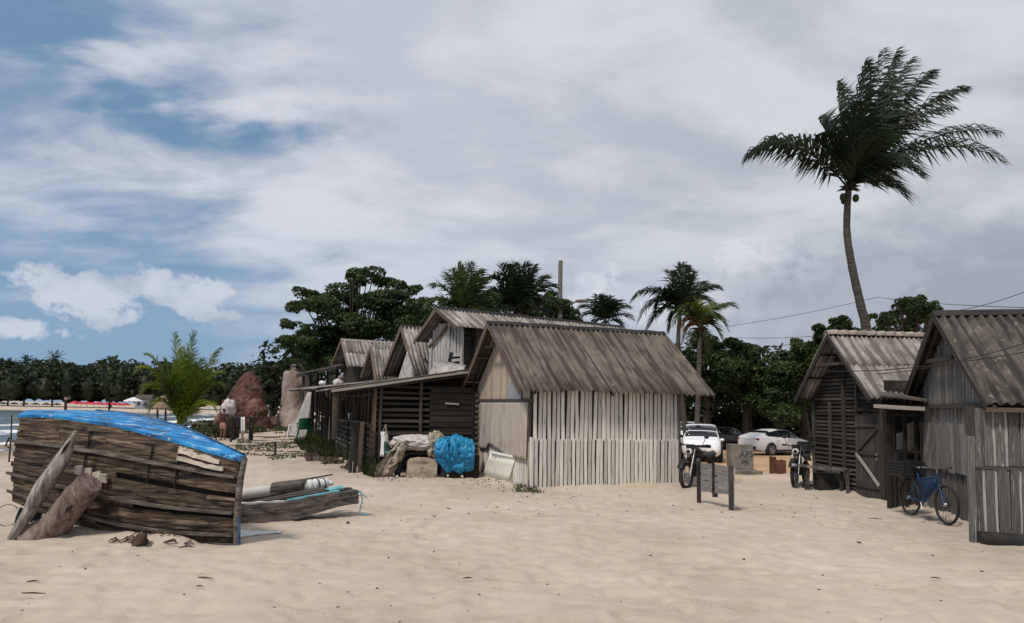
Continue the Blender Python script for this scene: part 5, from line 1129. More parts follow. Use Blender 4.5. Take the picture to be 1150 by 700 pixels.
# bucket with wire hoop
g=gr(20,592); bu=thing('bucket','dark teal bucket lying on its side with a wire hoop beyond the pale pole','bucket',g)
b=MB(); ax=V((-.9,-.35,.15)).normalized(); c=g+V((.12,.05,.12)); b.lathe(c+ax*.14,[(.01,-.28),(.10,-.28),(.13,0),(.137,0),(.137,-.02),(.12,-.03),(.095,-.25),(.01,-.25)],18,axis=ax); b.build('body','teal_dark',bu)
b=MB(); b.torus(c+ax*.17+V((-.10,-.02,.02)),V((.8,-.6,.2)),.15,.006,26,5); b.build('handle','black_plastic',bu)
b=MB(); b.torus(c+ax*.14,ax,.137,.008,20,5); b.build('rim','pipe_white',bu)
# stick in the sand left, posts behind
for x,yt,yb,Y,r_,lb in ((11,466,505,26,.03,'thin grey stick standing in the sand left of the boat'),(73,449,470,34,.075,'short thick post with a pinkish top standing behind the boat stern'),(122,450,472,34,.06,'dark slim post standing behind the middle of the boat'),(308.5,496,516,27,.045,'short dark stake standing in the sand before the veranda')):
    p0=px(x,yb,Y); zt_=px(x,yt,Y).z; g0_=T(p0.x,Y); b=MB(); b.tube([(p0.x,Y,g0_-.2),(p0.x+.01,Y,(g0_+zt_)/2),(p0.x-.02,Y,zt_)],[r_,r_*.9,r_*.8],7,wob=.1)
    o=b.build('wooden_post','wood_dark' if x!=11 else 'wood_grey_plain'); tag(o,lb,'post')
    if x==73: b=MB(); b.ball((p0.x-.02,Y,zt_+.03),(.07,.07,.09),8,6,bump=.2); b.build('cap','pink_wall',o)
# straw shelter behind the boat
g=px(184,470,46); ss_=thing('straw_shelter','small brown straw parasol on two crooked posts left of the young palm','shelter',(g.x,g.y,T(g.x,g.y)))
b=MB(); tp=px(184,444,46); b.lathe(tp,[(.03,0),(.45,-.22),(.72,-.55),(.78,-.80),(.70,-.78),(.3,-.35)],14,smooth=False)
for k in range(60):
    a=random.uniform(0,6.28); b.tube([tp+V((math.cos(a)*.6,math.sin(a)*.6,-.5)),tp+V((math.cos(a)*.8,math.sin(a)*.8,-.85-random.random()*.2))],[.04,.01],3,cap=False)
b.build('thatch','straw',ss_)
for x0_,x1_ in ((177,176),(186,188)): a=px(x0_,452,46); c=px(x1_,478,46); b=MB(); b.tube([(c.x,c.y,T(c.x,c.y)-.1),(a.x+.05,a.y,(a.z)/2),a],.06,6); b.build('post','wood_dark',ss_)

# ================================================================ CANOE
cl_=gr(262,588); cr_=px(402,562,12.1)
cn=thing('old_canoe','weathered grey dugout boat with cyan paint traces lying right of the wrecked boat','boat',cl_)
dC=(cr_-cl_); dN=V((-dC.y,dC.x,0)).normalized()    # away from the viewer
L0=cl_-dC*.35
def cp(s,n,z): p=L0+dC*(1.35*s)+dN*n; return V((p.x,p.y,p.z*0+z+.22*ss(.5,1,s)*1.0-.03))
def H(s): return float(.31-.09*ss(.6,1,s))
P=[]
for a in range(29):
    s=a/28; h_=H(s); row=[cp(s,.0,0),cp(s,.0,h_*.45),cp(s,.002,h_*.5),cp(s,-.012,h_*.52),cp(s,-.012,h_+.010*math.sin(a*1.7)+.006*math.sin(a*4.1))]
    P.append(row)
b=MB(); b.grid(P,False,dN*-.085); b.build('near_side','canoe_wood',cn)
P=[[cp(a/20,.50*(1-.35*ss(.7,1,a/20)),0),cp(a/20,.56*(1-.35*ss(.7,1,a/20)),H(a/20)*.6),cp(a/20,.54*(1-.35*ss(.7,1,a/20)),H(a/20)+.02)] for a in range(21)]
b=MB(); b.grid(P,False,dN*.05); b.build('far_side','canoe_wood',cn)
b=MB(); b.grid([[cp(a/14,.03,.03),cp(a/14,.27,.0),cp(a/14,.5*(1-.3*ss(.7,1,a/14)),.03)] for a in range(15)],False,V((0,0,.03))); b.build('bottom','canoe_wood',cn)
b=MB(); b.box((cp(.985,.20,.12)),(.07,.42,.22),Matrix.Rotation(math.atan2(dC.y,dC.x),3,'Z'),jit=.02); b.build('end_block','canoe_wood',cn)
b=MB(); b.grid([[cp(.28+a*.016,.00,H(.3)+.02),cp(.28+a*.016,.07,H(.3)+.022+.006*math.sin(a))] for a in range(18)],False,V((0,0,.03))); b.build('rim_pale','sack_white',cn)
b=MB(); b.grid([[cp(.56+a*.02,.00,H(.56+a*.02)+.022),cp(.56+a*.02,.085,H(.56+a*.02)+.026)] for a in range(17)],False,V((0,0,.025))); b.build('rim_paint','cyan_paint',cn)
b=MB(); b.grid([[cp(.78+a*.02,.24,H(.9)+.03),cp(.78+a*.02,.40,H(.9)+.05)] for a in range(9)],False,V((0,0,.03))); b.build('seat_board','cyan_paint',cn)
for n_ in (.12,.30,.42): plank(cn,cp(.2,n_,.26),cp(.82,n_-.02,.30),.09,.03,'canoe_wood',V((0,0,1)),'board')
# thing lying on it: white pole
a0=cp(.02,.30,.46); a1=cp(.74,.30,.40); a1=px(348,546,12.2)
a0=px(266,556,11.35); a0=a0-(a1-a0)*.5
pp=thing('white_pole','thick cream-white pole lying along the old canoe, its end bound in white rags','pole',a0)
b=MB(); b.tube([a0.lerp(a1,i/8) for i in range(9)],[.085,.088,.09,.092,.092,.09,.088,.085,.08],16); b.build('shaft','pipe_white',pp)
d_=(a1-a0).normalized(); b=MB()
for k,(q,r_) in enumerate(((0,.10),(.10,.115),(.19,.09),(.28,.11),(.36,.06))): b.ball(a1+d_*(q-.02)+V((0,0,.01)),(.10,.09,r_),12,8,bump=.28,seed=k*3)
b.build('rag_binding','plastic_white',pp)
b=MB(); 
for q in (.13,.24): b.torus(a1+d_*q,d_,.105,.012,16,5)
b.tube([a1+d_*-.4+V((0,0,.11)),a1+d_*.05+V((0,0,.13)),a1+d_*.42+V((0,0,.15))],.014,6); b.build('lashing','husk',pp)
c0=a1-d_*.66; c1=a1-d_*.06; P=[]
for a in range(9):
    c=c0.lerp(c1,a/8); P.append([c+V((0,math.cos(t_)*-.115,math.sin(t_)*.115+.005)) for t_ in [R(-50+i*24) for i in range(8)]])
b=MB(); b.grid(P,True,V((0,.015,-.015))); b.build('bark_sleeve','canoe_wood',pp)
# cord at the bow
b=MB(); e_=cp(1.0,.12,.22); b.tube([e_,e_+V((.09,-.03,-.02)),e_+V((.13,-.05,-.15)),e_+V((.10,-.06,-.30)),V((e_.x+.10,e_.y-.08,.02)),V((e_.x+.24,e_.y-.1,.015))],.011,5)
b.tube([e_,e_+V((.1,-.03,-.05)),e_+V((.2,-.04,-.12))],.012,5); b.tube([e_+V((0,0,-.02)),e_+V((.02,-.05,-.1)),e_+V((.05,-.05,-.12))],.02,5); o=b.build('rope','rope_teal',cn)
b=MB(); b.tube([e_+V((-.4,-.06,-.10)),e_+V((.12,-.08,-.09))],[.02,.008],6); b.build('peg','canoe_wood',cn)
# white sheet on the sand
b=MB(); P=[]
for a in range(11):
    q=a/10; A_=gr(262+55*q,597.5+.5*q); B_=gr(262+52*q,605-5.5*q); P.append([V((p_.x,p_.y,TF(p_.x,p_.y)+.014+.012*random.random())) for p_ in [A_.lerp(B_,j/4) for j in range(5)]])
b.grid(P,True,V((0,0,.01))); o=b.build('plastic_sheet','plastic_white'); tag(o,'white plastic sheet half buried in the sand right of the wrecked boat bow','plastic sheet')
# husks at the boat foot
b=MB(); g=gr(157,613); g.z=TF(g.x,g.y)-.02; b.ball(g+V((0,0,.06)),(.09,.12,.09),12,8,bump=.35,seed=3); b.ball(g+V((.02,-.10,.03)),(.055,.07,.05),10,7,bump=.3,seed=8); o=b.build('palm_husk','husk'); tag(o,'dark brown fibrous husk lump on the sand under the boat','husk')
b=MB(); rr=random.Random(3)
for k in range(46):
    g=gr(rr.uniform(120,212),rr.uniform(603,614)); g.z=TF(g.x,g.y); a=rr.uniform(-.6,.6); l_=rr.uniform(.03,.13); b.tube([g+V((0,0,.015)),g+V((math.cos(a)*l_,math.sin(a)*l_,.03+rr.random()*.03)),g+V((math.cos(a+.5)*l_*1.7,math.sin(a)*l_*1.6,.012))],[.006,.010,.004],4)
o=b.build('root_litter','husk',None); tag(o,'tangle of dark rootlets along the keel of the wrecked boat','litter',kind='stuff')
for k,(x,y,l_,a,lb) in enumerate([(24,668,.22,.05,'thin twig lying at the bottom left of the sand'),(30,655,.09,.5,'short dark twig left of the sand, above the thin one'),(222,650,.17,-.1,'dark twig on the open sand below the boat bow'),(220,660,.07,.1,'tiny twig below the dark one on the open sand'),(520,651,.10,.3,'small twig on the sand in the middle foreground'),(1045,650,.10,-.2,'small twig on the sand at the lower right'),(975,583,.22,-.25,'dark twig on the sand in front of the bicycle')]):
    g=gr(x,y); b=MB(); b.tube([g+V((0,0,.015)),g+V((math.cos(a)*l_*.5,math.sin(a)*l_*.7,.018)),g+V((math.cos(a)*l_,math.sin(a)*l_*1.3,.012))],[.005,.008,.004],5); o=b.build('twig','husk'); tag(o,lb,'twig')
# small dark beach litter, scattered
rr=random.Random(12); b=MB()
for k in range(130):
    x=rr.uniform(0,1150); y=560+140*rr.random()**1.1; 
    if x<280 and y<620: continue
    g=gr(x,y); g.z=T(g.x,g.y)+.004; r_=rr.choice([.005,.007,.009,.012,.018])*rr.uniform(.7,1.3); a=rr.uniform(0,3); g.z=float(terr(np.array([g.x]),np.array([g.y]))[0])
    b.box(g+V((0,0,r_*.2)),(r_*2.2,r_*1.2,r_*.6),Matrix.Rotation(a,3,'Z'),jit=r_*.3)
for k in range(150):
    g=gr(rr.uniform(330,960),rr.uniform(535,580)); r_=rr.uniform(.008,.022); g.z=float(terr(np.array([g.x]),np.array([g.y]))[0]); b.box(g+V((0,0,r_*.2)),(r_*2.2,r_*1.2,r_*.6),Matrix.Rotation(rr.uniform(0,3),3,'Z'),jit=r_*.3)
o=b.build('beach_litter','husk'); tag(o,'dark seaweed scraps and leaf bits scattered over the sand','litter',kind='stuff')

# ================================================================ AGAINST THE SHED
def cloth(name,label,cen,rad,m,cat,seed=1,amp=.22,n=36,mm=22,fr=2.2,drape=0,wr=.05):
    b=MB(); c=V(cen); vs=[]
    for i in range(mm+1):
        th=math.pi*i/mm
        for j in range(n):
            ph=2*math.pi*j/n; d=V((math.sin(th)*math.cos(ph),math.sin(th)*math.sin(ph),math.cos(th)))
            k=1+amp*mnoise.fractal(d*fr+V((seed,seed,0)),1,2,3)+wr*min(1,abs(mnoise.noise(d*2.3+V((seed*3,0,0))))*5)+wr*.6*min(1,abs(mnoise.noise(d*4.4+V((d.z,seed*5,0))))*4)+wr*.25*min(1,abs(mnoise.noise(d*9+V((0,d.x,seed))))*4)
            p=c+V((d.x*rad[0],d.y*rad[1],d.z*rad[2]))*k; p.z=max(p.z,drape); vs.append(p)
    b.add(vs,[(i*n+j,(i+1)*n+j,(i+1)*n+(j+1)%n,i*n+(j+1)%n) for i in range(mm) for j in range(n)],True); o=b.build(name,m); return tag(o,label,cat)
Yw=18.95
P=[]; xa_,xb_=px(490.5,500,Yw).x,px(533.5,500,Yw+.3).x; zt_=px(512,491,Yw+.3).z
def crease(p,k,s): return min(1.0,abs(mnoise.noise(p*k+V((s,s*2,0))))*4.0)
for i in range(61):
    u=i/60; row=[]; zh=.14+.26*max(0,.30-u)/.30+.10*max(0,u-.85)/.15+.03*math.sin(u*17); tp=zt_-.05*abs(u-.45)*2-.03*math.sin(u*9)-.10*max(0,.07-u)/.07-.16*max(0,u-.92)/.08
    for j in range(41):
        v=j/40
        if v<.3: q=v/.3; y=Yw+.55-.62*q; z=tp-.03*q
        else: q=(v-.3)/.7; y=Yw-.07-.20*math.sin(q*2.2)+.28*q*q; z=tp-.03-(tp-.03-zh)*q
        p=V((xa_+(xb_-xa_)*u+.05*(u-.5)*math.sin(v*3),y,z)); w_=V((p.x+p.z*.5,p.y*.5,p.z*.7-p.x*.3))
        p.y-=(.085*crease(w_,3.2,4)+.05*crease(w_,7,9)+.02*crease(w_,15,2)+.06*mnoise.noise(p*2.5))*(.3 if v<.3 else 1); p.z+=.05*crease(w_,4.5,7)*(1 if v<.4 else .2); row.append(p)
    P.append(row)
b=MB(); b.grid(P,True,V((0,.015,-.01))); o=b.build('tarpaulin','tarp_blue'); tag(o,'crumpled bright blue tarpaulin draped low against the dark shed wall','tarpaulin')
for k in range(3):
    b=MB(); b.box((xa_+.3+k*.33,Yw+.18,.30),(.30,.45,.56),jit=.03); o=b.build('crate','wood_dark'); tag(o,['left','middle','right'][k]+' one of the dark crates covered by the blue tarpaulin','crate')
pl_=lambda x,y,Y=Yw: px(x,y,Y)
# low black trestle holding nets
p0=px(446,531,Yw-.1); p1=px(498,531,Yw+.35); tb=thing('net_bench','low black bench frame with drooping ends under the heaped nets','bench',(p0.x,p0.y,0)); dzb=(V((p1.x,p1.y,0))-V((p0.x,p0.y,0)))
gP=lambda s,z,d=0:V((p0.x,p0.y,z))+dzb*s+V((-.25,.9,0))*d
b=MB(); b.tube([gP(0,.0),gP(.03,.25),gP(.09,.50),gP(.22,.60),gP(.5,.62),gP(.8,.60),gP(.93,.5),gP(.98,.25),gP(1.0,0)],[.09,.075,.065,.045,.04,.045,.05,.045,.045],9,wob=.08); b.build('frame','black_plastic',tb)
b=MB(); b.tube([gP(0.05,0,.5),gP(.07,.5,.5),gP(.5,.6,.5),gP(.93,.5,.5),gP(.97,0,.5)],.04,8); b.build('frame','black_plastic',tb)
b=MB(); b.grid([[gP(.08,.60,-.02),gP(.08,.60,.55)],[gP(.92,.60,-.02),gP(.92,.60,.55)]],False,V((0,0,.03))); b.build('top','wood_dark',tb)
c=px(469,497.5,Yw+.28); cloth('folded_sacks','heap of dirty white sacking folded on the black bench','' or c,(.60,.34,.18),'sack_white','sacks',seed=7,amp=.16,wr=.14,drape=.60,n=70,mm=40)
c=px(489,500,Yw+.2); cloth('fishing_net','beige fishing net bunched between the white sacking and blue tarpaulin',c,(.20,.28,.27),'net_beige','fishing net',seed=9,amp=.4,wr=.2,drape=.50,n=50,mm=30)
P=[]
for i in range(20):
    q=i/19; row=[]
    for j in range(12):
        x=428+30*q+ (j/11)*(-6+16*q); s=j/11
        t0_=px(447+q*14,496-2*q,Yw+.05); b0=px(427+22*q,531,Yw-.2); p=t0_.lerp(V((b0.x,b0.y,0.02)),s**1.0); p.y-=.18*math.sin(math.pi*s)+.08*math.sin(q*9+s*3); p.x+=.06*math.sin(s*7+q*5)-.12*s; p+=V((mnoise.noise(p*5),mnoise.noise(p*5+V((9,0,0))),.5*mnoise.noise(p*7)))*.13; p.y-=.07*crease(p,5,3)+.04*crease(p,11,6); row.append(p)
    P.append(row)
b=MB(); b.grid(P,True,V((.03,.12,.02))); o=b.build('fishing_net','net_beige'); tag(o,'beige fishing net trailing from the bench to the ground at its left end','fishing net')
for x,y,lb in ((434,537,'small white net float on the sand, leftmost below the trailing net'),(439,540,'small white net float in front of the foot of the trailing net'),(446,538,'small white net float just left of the painted stone'),(503,537,'small white net float on the sand right of the painted stone'),(519,538,'small white net float below the middle of the blue tarpaulin'),(531,537,'small white net float below the right end of the blue tarpaulin')):
    p=gr(x,y); b=MB(); b.ball((p.x,p.y,.06),.036,8,6,bump=.15,seed=x); o=b.build('net_float','pipe_white'); tag(o,lb,'net float','white net floats')
# carved stone
p0=px(456.5,531,Yw-.28); p1=px(490,532,Yw-.05); g0_=V((p0.x,p0.y,0)); dx_=V((p1.x,p1.y,0))-g0_; Lx=dx_.length; dx_.normalize(); nn=V((dx_.y,-dx_.x,0))
st=thing('painted_stone','pale arched stone slab with brown hand lettering standing before the black bench','stone slab',g0_)
prof=[(0,-.03),(Lx,-.03),(Lx+.01,.38),(Lx-.05,.48),(Lx*.75,.515),(Lx*.4,.53),(.10,.50),(.02,.42)]
b=MB(); fr_v=[g0_+dx_*a+V((0,0,z_))+nn*.05 for a,z_ in prof]; bk=[v_-nn*.16 for v_ in fr_v]; k=len(prof)
b.add(fr_v+bk,[tuple(range(k)),tuple(range(2*k-1,k-1,-1))]+[(i,i+k,(i+1)%k+k,(i+1)%k) for i in range(k)]); b.build('slab','stone_sign',st)
def lettering(parent,txt,loc,xd,nd,size,m,name='lettering',ext=.002):
    cu_=bpy.data.curves.new(name,'FONT'); cu_.body=txt; cu_.size=size; cu_.extrude=ext; tmp=bpy.data.objects.new(name,cu_); col.objects.link(tmp); me=bpy.data.meshes.new_from_object(tmp.evaluated_get(bpy.context.evaluated_depsgraph_get())); bpy.data.objects.remove(tmp); me.materials.clear(); me.materials.append(M[m]); o=bpy.data.objects.new(name,me); col.objects.link(o)
    x=V(xd).normalized(); z=V(nd).normalized(); y=z.cross(x); mt=Matrix((x,y,z)).transposed().to_4x4(); mt.translation=V(loc); attach(o,parent,mt); return o
lettering(st,'TOUBA',g0_+dx_*.15+V((0,0,.36))+nn*.053,dx_,nn,.125,'wood_brown'); lettering(st,'ni',g0_+dx_*.38+V((0,0,.25))+nn*.053,dx_,nn,.075,'wood_brown')
# hanging bag
hb=thing('hanging_bag','white printed bag hanging from a nail at the left end of the dark slat wall','bag',px(431,512,Yw+.2)); P=[]
for i in range(9):
    q=i/8; xl=427.5-1.5*q+1.0*math.sin(q*3); xr=435+2.0*q; yy=485+28*q; P.append([px(xl+(xr-xl)*j/6,yy,Yw+.18-.06*math.sin(math.pi*j/6)*(.4+q)-.02*math.sin(j*2+i)) for j in range(7)])
b=MB(); b.grid(P,True,V((0,-.06,0))); b.build('body','plastic_white',hb)
b=MB(); b.grid([[px(431.2+4.5*j/3,496+16*i/4-(j*.4),Yw+.02) for j in range(4)] for i in range(5)],True,V((0,-.02,0))); b.build('print','teal_dark',hb)
b=MB(); b.grid([[px(433+2.5*j/2,507+4*i/2,Yw+.0) for j in range(3)] for i in range(3)],True,V((0,-.01,0))); b.build('print','cyan_paint',hb)
b=MB(); b.tube([px(429,487,Yw+.1),px(433,477,Yw+.12),px(435,488,Yw+.1)],.015,5); b.tube([px(433,477,Yw+.12),px(434,492,Yw),px(440,503,Yw-.05)],.018,5); b.build('strap','net_beige',hb)
# leaning cream panel
q=[gr(541.5,536.5),gr(570.5,543.5),px(579.5,513.5,17.2),px(551,507.5,18.15)]; b=MB(); nn=(q[1]-q[0]).cross(q[3]-q[0]).normalized(); nn=nn if nn.y<0 else -nn
lp=thing('leaning_panel','cream corrugated panel leaning against the woven side of the white slat hut','panel',q[0])
P=[[q[0].lerp(q[1],j/18).lerp(q[3].lerp(q[2],j/18),i/3)+nn*(.006*math.cos(j*2.1)) for i in range(4)] for j in range(19)]
b.grid(P,True,nn*.03); b.build('sheet','panel_cream',lp)
b=MB(); e0_,e1_=q[1]+nn*.004,q[2]+nn*.004; b.grid([[e0_,e1_],[e0_+V((.10,.07,.0)),e1_+V((.02,.05,-.02))]],False,nn*.035); b.build('edge_board','panel_edge',lp)
b=MB(); b.beam(q[3]+nn*.006,q[2]+nn*.006,.03,.05); b.build('top_rail','panel_cream',lp)

# ================================================================ VERANDA CLUTTER
g=gr(367,496); pi_=thing('slab_pillar','pillar of stacked dark slabs at the far corner of the veranda','pillar',g); zt_=px(367,441,g.y).z; nk=14
for k in range(nk):
    b=MB(); b.box((g.x+random.uniform(-.04,.04),g.y,zt_*(k+.5)/nk),(.46+random.uniform(-.05,.05),.42,zt_/nk-.03),Matrix.Rotation(random.uniform(-.15,.15),3,'Z'),jit=.02); b.build('slab','wood_grey_plain' if k%2 else 'wood_grey',pi_)
g=px(378,497,31.5); g.z=0; zz_=px(376,436,31.5).z; b=MB(); 
b.lathe((g.x,g.y,0),[(.01,0),(.42,.0),(.38,zz_*.4),(.30,zz_*.66),(.27,zz_*.78),(.52,zz_*.86),(.58,zz_*.92),(.40,zz_*.985),(.02,zz_)],16); o=b.build('thatch_bundle','net_beige'); tag(o,'tall beige bundle with a bulging tied top standing in the veranda','bundle')
pp0=gr(371,500); pp1=gr(386.5,503); pw=thing('board_screen','upright panel of grey-brown planks below the beige bundle','panel',pp0)
for i in range(5): a=pp0.lerp(pp1,(i+.5)/5); plank(pw,V((a.x,a.y,-.05)),V((a.x,a.y,px(378,468+i*.3,a.y).z)),.19,.05,['wood_grey','wood_brown','pale_beam','pale_beam','pale_beam'][i],V((0,-1,0)),'plank')
# sloping pale sailcloth
P=[]
for i in range(17):
    q=i/16
    top=px(345+6*q,441-1*q,42-2*q); bot=px(320+28*q,474+3*q,43-3.5*q); row=[]
    for j in range(10):
        s=j/9; p=top.lerp(V((bot.x,bot.y,0)),s); p.z-=.30*math.sin(math.pi*s); p.y+=.15*math.sin(q*11); row.append(p)
    P.append(row)
b=MB(); b.grid(P,True,V((0,.05,.03))); o=b.build('sailcloth','sheet_weathered'); tag(o,'pale weathered sailcloth sloping from the veranda roof down to the sand','sailcloth')
def monobloc(name,label,pos,rz,m,s=1.0,group=None):
    o=thing(name,label,'chair',pos,group,rz); mw=W[o.name]; tp=lambda x,y,z: mw@V((x*s,y*s,z*s))
    b=MB(); b.grid([[tp(-.22+.44*i/4,-.2+.4*j/4,.43+.02*math.cos(j)) for j in range(5)] for i in range(5)],True,V((0,0,.03))); b.build('seat',m,o)
    P=[[tp(-.23+.46*i/6,.20+.12*(j/6)+.03*math.cos((i-3)*.6),.42+.44*j/6-(.05 if i in(0,6) and j==6 else 0)) for j in range(7)] for i in range(7)]
    b=MB(); b.grid(P,True,V((0,.03,0))); b.build('backrest',m,o)
    for x in(-1,1):
        for y in(-1,1): b=MB(); b.tube([tp(x*.26,y*.25,0),tp(x*.21,y*.19,.43)],[.028,.035],6); b.build('leg',m,o)
        b=MB(); b.tube([tp(x*.24,-.22,.43),tp(x*.27,-.2,.64),tp(x*.27,.05,.66),tp(x*.24,.26,.62)],.026,6); b.build('armrest',m,o)
    return o
def stool(label,pos,m,sc=1.0,h=.46,name='stool'):
    o=thing(name,label,'stool',pos,None,.3); mw=W[o.name]; tp=lambda x,y,z: mw@V((x*sc,y*sc,z))
    b=MB(); b.grid([[tp(-.17+.34*i/3,-.17+.34*j/3,h) for j in range(4)] for i in range(4)],False,V((0,0,.04))); b.build('seat',m,o)
    for x in(-1,1):
        for y in(-1,1): b=MB(); b.tube([tp(x*.22,y*.22,0),tp(x*.15,y*.15,h-.02)],[.045,.05],6); b.build('leg',m,o)
    b=MB(); 
    for (x0,y0,x1,y1) in ((-1,-1,1,-1),(1,-1,1,1),(1,1,-1,1),(-1,1,-1,-1)): b.tube([tp(x0*.19,y0*.19,.2),tp(x1*.19,y1*.19,.2)],.014,5)
    b.build('stretcher',m,o); return o
gg=lambda x,y:(lambda p:V((p.x,p.y,T(p.x,p.y))))(gr(x,y))
stool('white plastic stool standing left of the green chairs',gg(333,493)+V((-.1,-.3,0)),'plastic_white',1.45,.76)
stool('white stool half hidden behind the front white stool',gg(332,490)+V((-.1,1.3,0)),'plastic_white',1.3,.82)
monobloc('plastic_chair','green plastic chair with a tall back, next to the white stool',gg(341,494),R(200),'plastic_green',1.35)
stool('low green plastic stool between the green chair and the dark slab pillar',gg(350,494),'plastic_green',1.25,.62,'plastic_stool')
stool('bright green stool beside the foot of the dark slab pillar',gg(357,495),'plastic_green',1.1,.55,'plastic_stool')
# clutter on the veranda roof
for k,(x,y,Y,rx,m,lb,nm) in enumerate([(362,430.5,35,(.16,.13,.11),'plastic_white','round white container on the veranda roof edge','container'),(380,430,32,(.22,.16,.17),'sack_white','white sack slumped on the veranda roof','sack'),(383,424,32,(.12,.12,.08),'pink_wall','pinkish bundle on top of the white sack on the veranda roof','bundle')]):
    cloth(nm,lb,px(x,y,Y),rx,m,nm,seed=20+k,amp=.3,wr=.08,n=20,mm=12,drape=-9)
b=MB(); b.ball(px(404,473,25),.13,14,9); o=b.build('glass_float','glass_green'); tag(o,'green glass float resting on the low veranda wall','float')
b=MB(); p=px(393.5,464,27); b.tube([p,p+V((0,0,-.4))],[.10,.06],8); o=b.build('white_bottle','plastic_white'); tag(o,'white plastic bottle standing in the veranda opening','bottle')

# ================================================================ TABLE, PERSON, BENCH BY THE PALM
Yt=36.5; g=gg(268,492); tbl=thing('work_table','rough outdoor table with dark top and cloths hanging, beside the standing person','table',g)
b=MB(); tz=px(265,469,36.5).z; a=px(254,469,37.6); c=px(284,469,36.0); b.beam(V((a.x,a.y,tz)),V((c.x,c.y,tz)),.75,.06,jit=.01); b.build('tabletop','wood_dark',tbl)
for x,Y_,m_ in ((259.5,36.4,'wood_dark'),(280.5,36.0,'wood_grey_plain'),(262,38.2,'wood_dark'),(283,37.6,'wood_dark'),(272,36.1,'pale_beam')):
    p=px(x,490,Y_); b=MB(); b.tube([(p.x,p.y,T(p.x,p.y)-.05),(p.x,p.y,tz)],.06,6); b.build('leg',m_,tbl)
def hang(name,lb,x0,x1,yt,yb,Y,m):
    b=MB(); b.grid([[px(x0+(x1-x0)*i/4,yt+(yb-yt)*j/5,Y-.05*math.sin(i*2)) for j in range(6)] for i in range(5)],True,V((0,-.02,0))); o=b.build(name,m); tag(o,lb,'cloth')
hang('hanging_cloth','white cloth hanging from the table edge',270.5,275,468.5,486,35.75,'plastic_white'); hang('hanging_cloth','dark cloth hanging from the table beside the white one',266,270,468.5,482,35.8,'cloth_dark')
cloth('plastic_bag','large crumpled white plastic bag on the boulder behind the person',px(257,459,39.5),(.32,.3,.46),'sack_white','bag',seed=31,amp=.3,wr=.10,n=26,mm=16,drape=0)
p=px(257,466,39.3); b=MB(); b.box((p.x,p.y,.5),(.9,.6,1.0),jit=.08); o=b.build('barrel_block','wood_dark'); tag(o,'dark block under the white plastic bag behind the person','block')
g=gg(227,491); bn=thing('low_bench','low brown wooden bench between the young palm and the person','bench',g)
tz=px(227,476,g.y).z; a=px(216,476,g.y+.3); c=px(236,476,g.y-.2); b=MB(); b.beam(V((a.x,a.y,tz)),V((c.x,c.y,tz)),.35,.07); b.build('seat','wood_brown',bn)
for q in (.05,.95):
    for dy in(-.13,.13): p=V((a.x,a.y+dy,0)).lerp(V((c.x,c.y+dy,0)),q); b=MB(); b.tube([(p.x,p.y,T(p.x,p.y)-.05),(p.x,p.y,tz)],.045,6); b.build('leg','wood_dark',bn)
# person
def skinfig(name,chains,m,parent,sub=2):
    """chains: lists of (x,y,z,r) sharing first vertices by position"""
    me=bpy.data.meshes.new(name); vs=[];rs=[];es=[];idx={}
    for ch in chains:
        prev=None
        for (x,y,z,r_) in ch:
            key=(round(x,4),round(y,4),round(z,4))
            if key not in idx: idx[key]=len(vs); vs.append((x,y,z)); rs.append(r_)
            i=idx[key]
            if prev is not None and prev!=i: es.append((prev,i))
            prev=i
    me.from_pydata(vs,es,[]); o=bpy.data.objects.new(name,me); col.objects.link(o)
    sm=o.modifiers.new('skin','SKIN'); sm.use_smooth_shade=True
    for i,r_ in enumerate(rs):
        rr_=r_ if isinstance(r_,tuple) else (r_,r_); me.skin_vertices[0].data[i].radius=rr_; me.skin_vertices[0].data[i].use_root=(i==0)
    o.modifiers.new('sub','SUBSURF').levels=sub; o.modifiers[-1].render_levels=sub; me.materials.append(M[m])
    o.parent=parent; o.matrix_parent_inverse=Matrix.Identity(4); o.matrix_basis=Matrix.Identity(4); W[o.name]=W[parent.name].copy(); return o
pg=gg(250,492.5)
pe=thing('person','person in dark red shirt and pale pink shorts standing beside the outdoor table','person',pg,None,R(-15))
hands=[]
for sx in(-1,1):
    wx,wy,wz=(sx*.235,.20 if sx>0 else .06,.90 if sx>0 else .74)
    for k in range(4): hands.append([(wx,wy,wz-.0,.028),(wx+(k-1.5)*.016,wy+.03,wz-.07,.012),(wx+(k-1.5)*.018,wy+.055,wz-.11+abs(k-1.5)*.008,.008),(wx+(k-1.5)*.018,wy+.065,wz-.14+abs(k-1.5)*.01,.006)])
    hands.append([(wx,wy,wz,.028),(wx-sx*.03,wy+.03,wz-.04,.010),(wx-sx*.035,wy+.05,wz-.07,.008)])
body=[[(0,0,.93,(.15,.11)),(0,0,1.08,(.125,.09)),(0,.01,1.24,(.15,.10)),(0,.0,1.36,(.13,.085)),(0,.0,1.43,.055),(0,.01,1.50,.052)],
 [(0,.01,1.50,.052),(0,.02,1.56,(.078,.092)),(0,.02,1.64,(.078,.095)),(0,.015,1.70,(.05,.06))]]
for sx in(-1,1):
    wx,wy,wz=(sx*.235,.20 if sx>0 else .06,.90 if sx>0 else .74)
    body.append([(0,.0,1.36,(.13,.085)),(sx*.17,0,1.37,.06),(sx*.235,-.02,1.10,.043),(wx,wy,wz,.028)])
    body.append([(0,0,.93,(.15,.11)),(sx*.09,.0,.84,.092),(sx*.10,.02,.50,.058),(sx*.10,-.02,.28,.05),(sx*.105,-.01,.08,.034),(sx*.105,.05,.035,.036),(sx*.11,.13,.025,.025)])
skinfig('body',body+hands,'skin',pe)
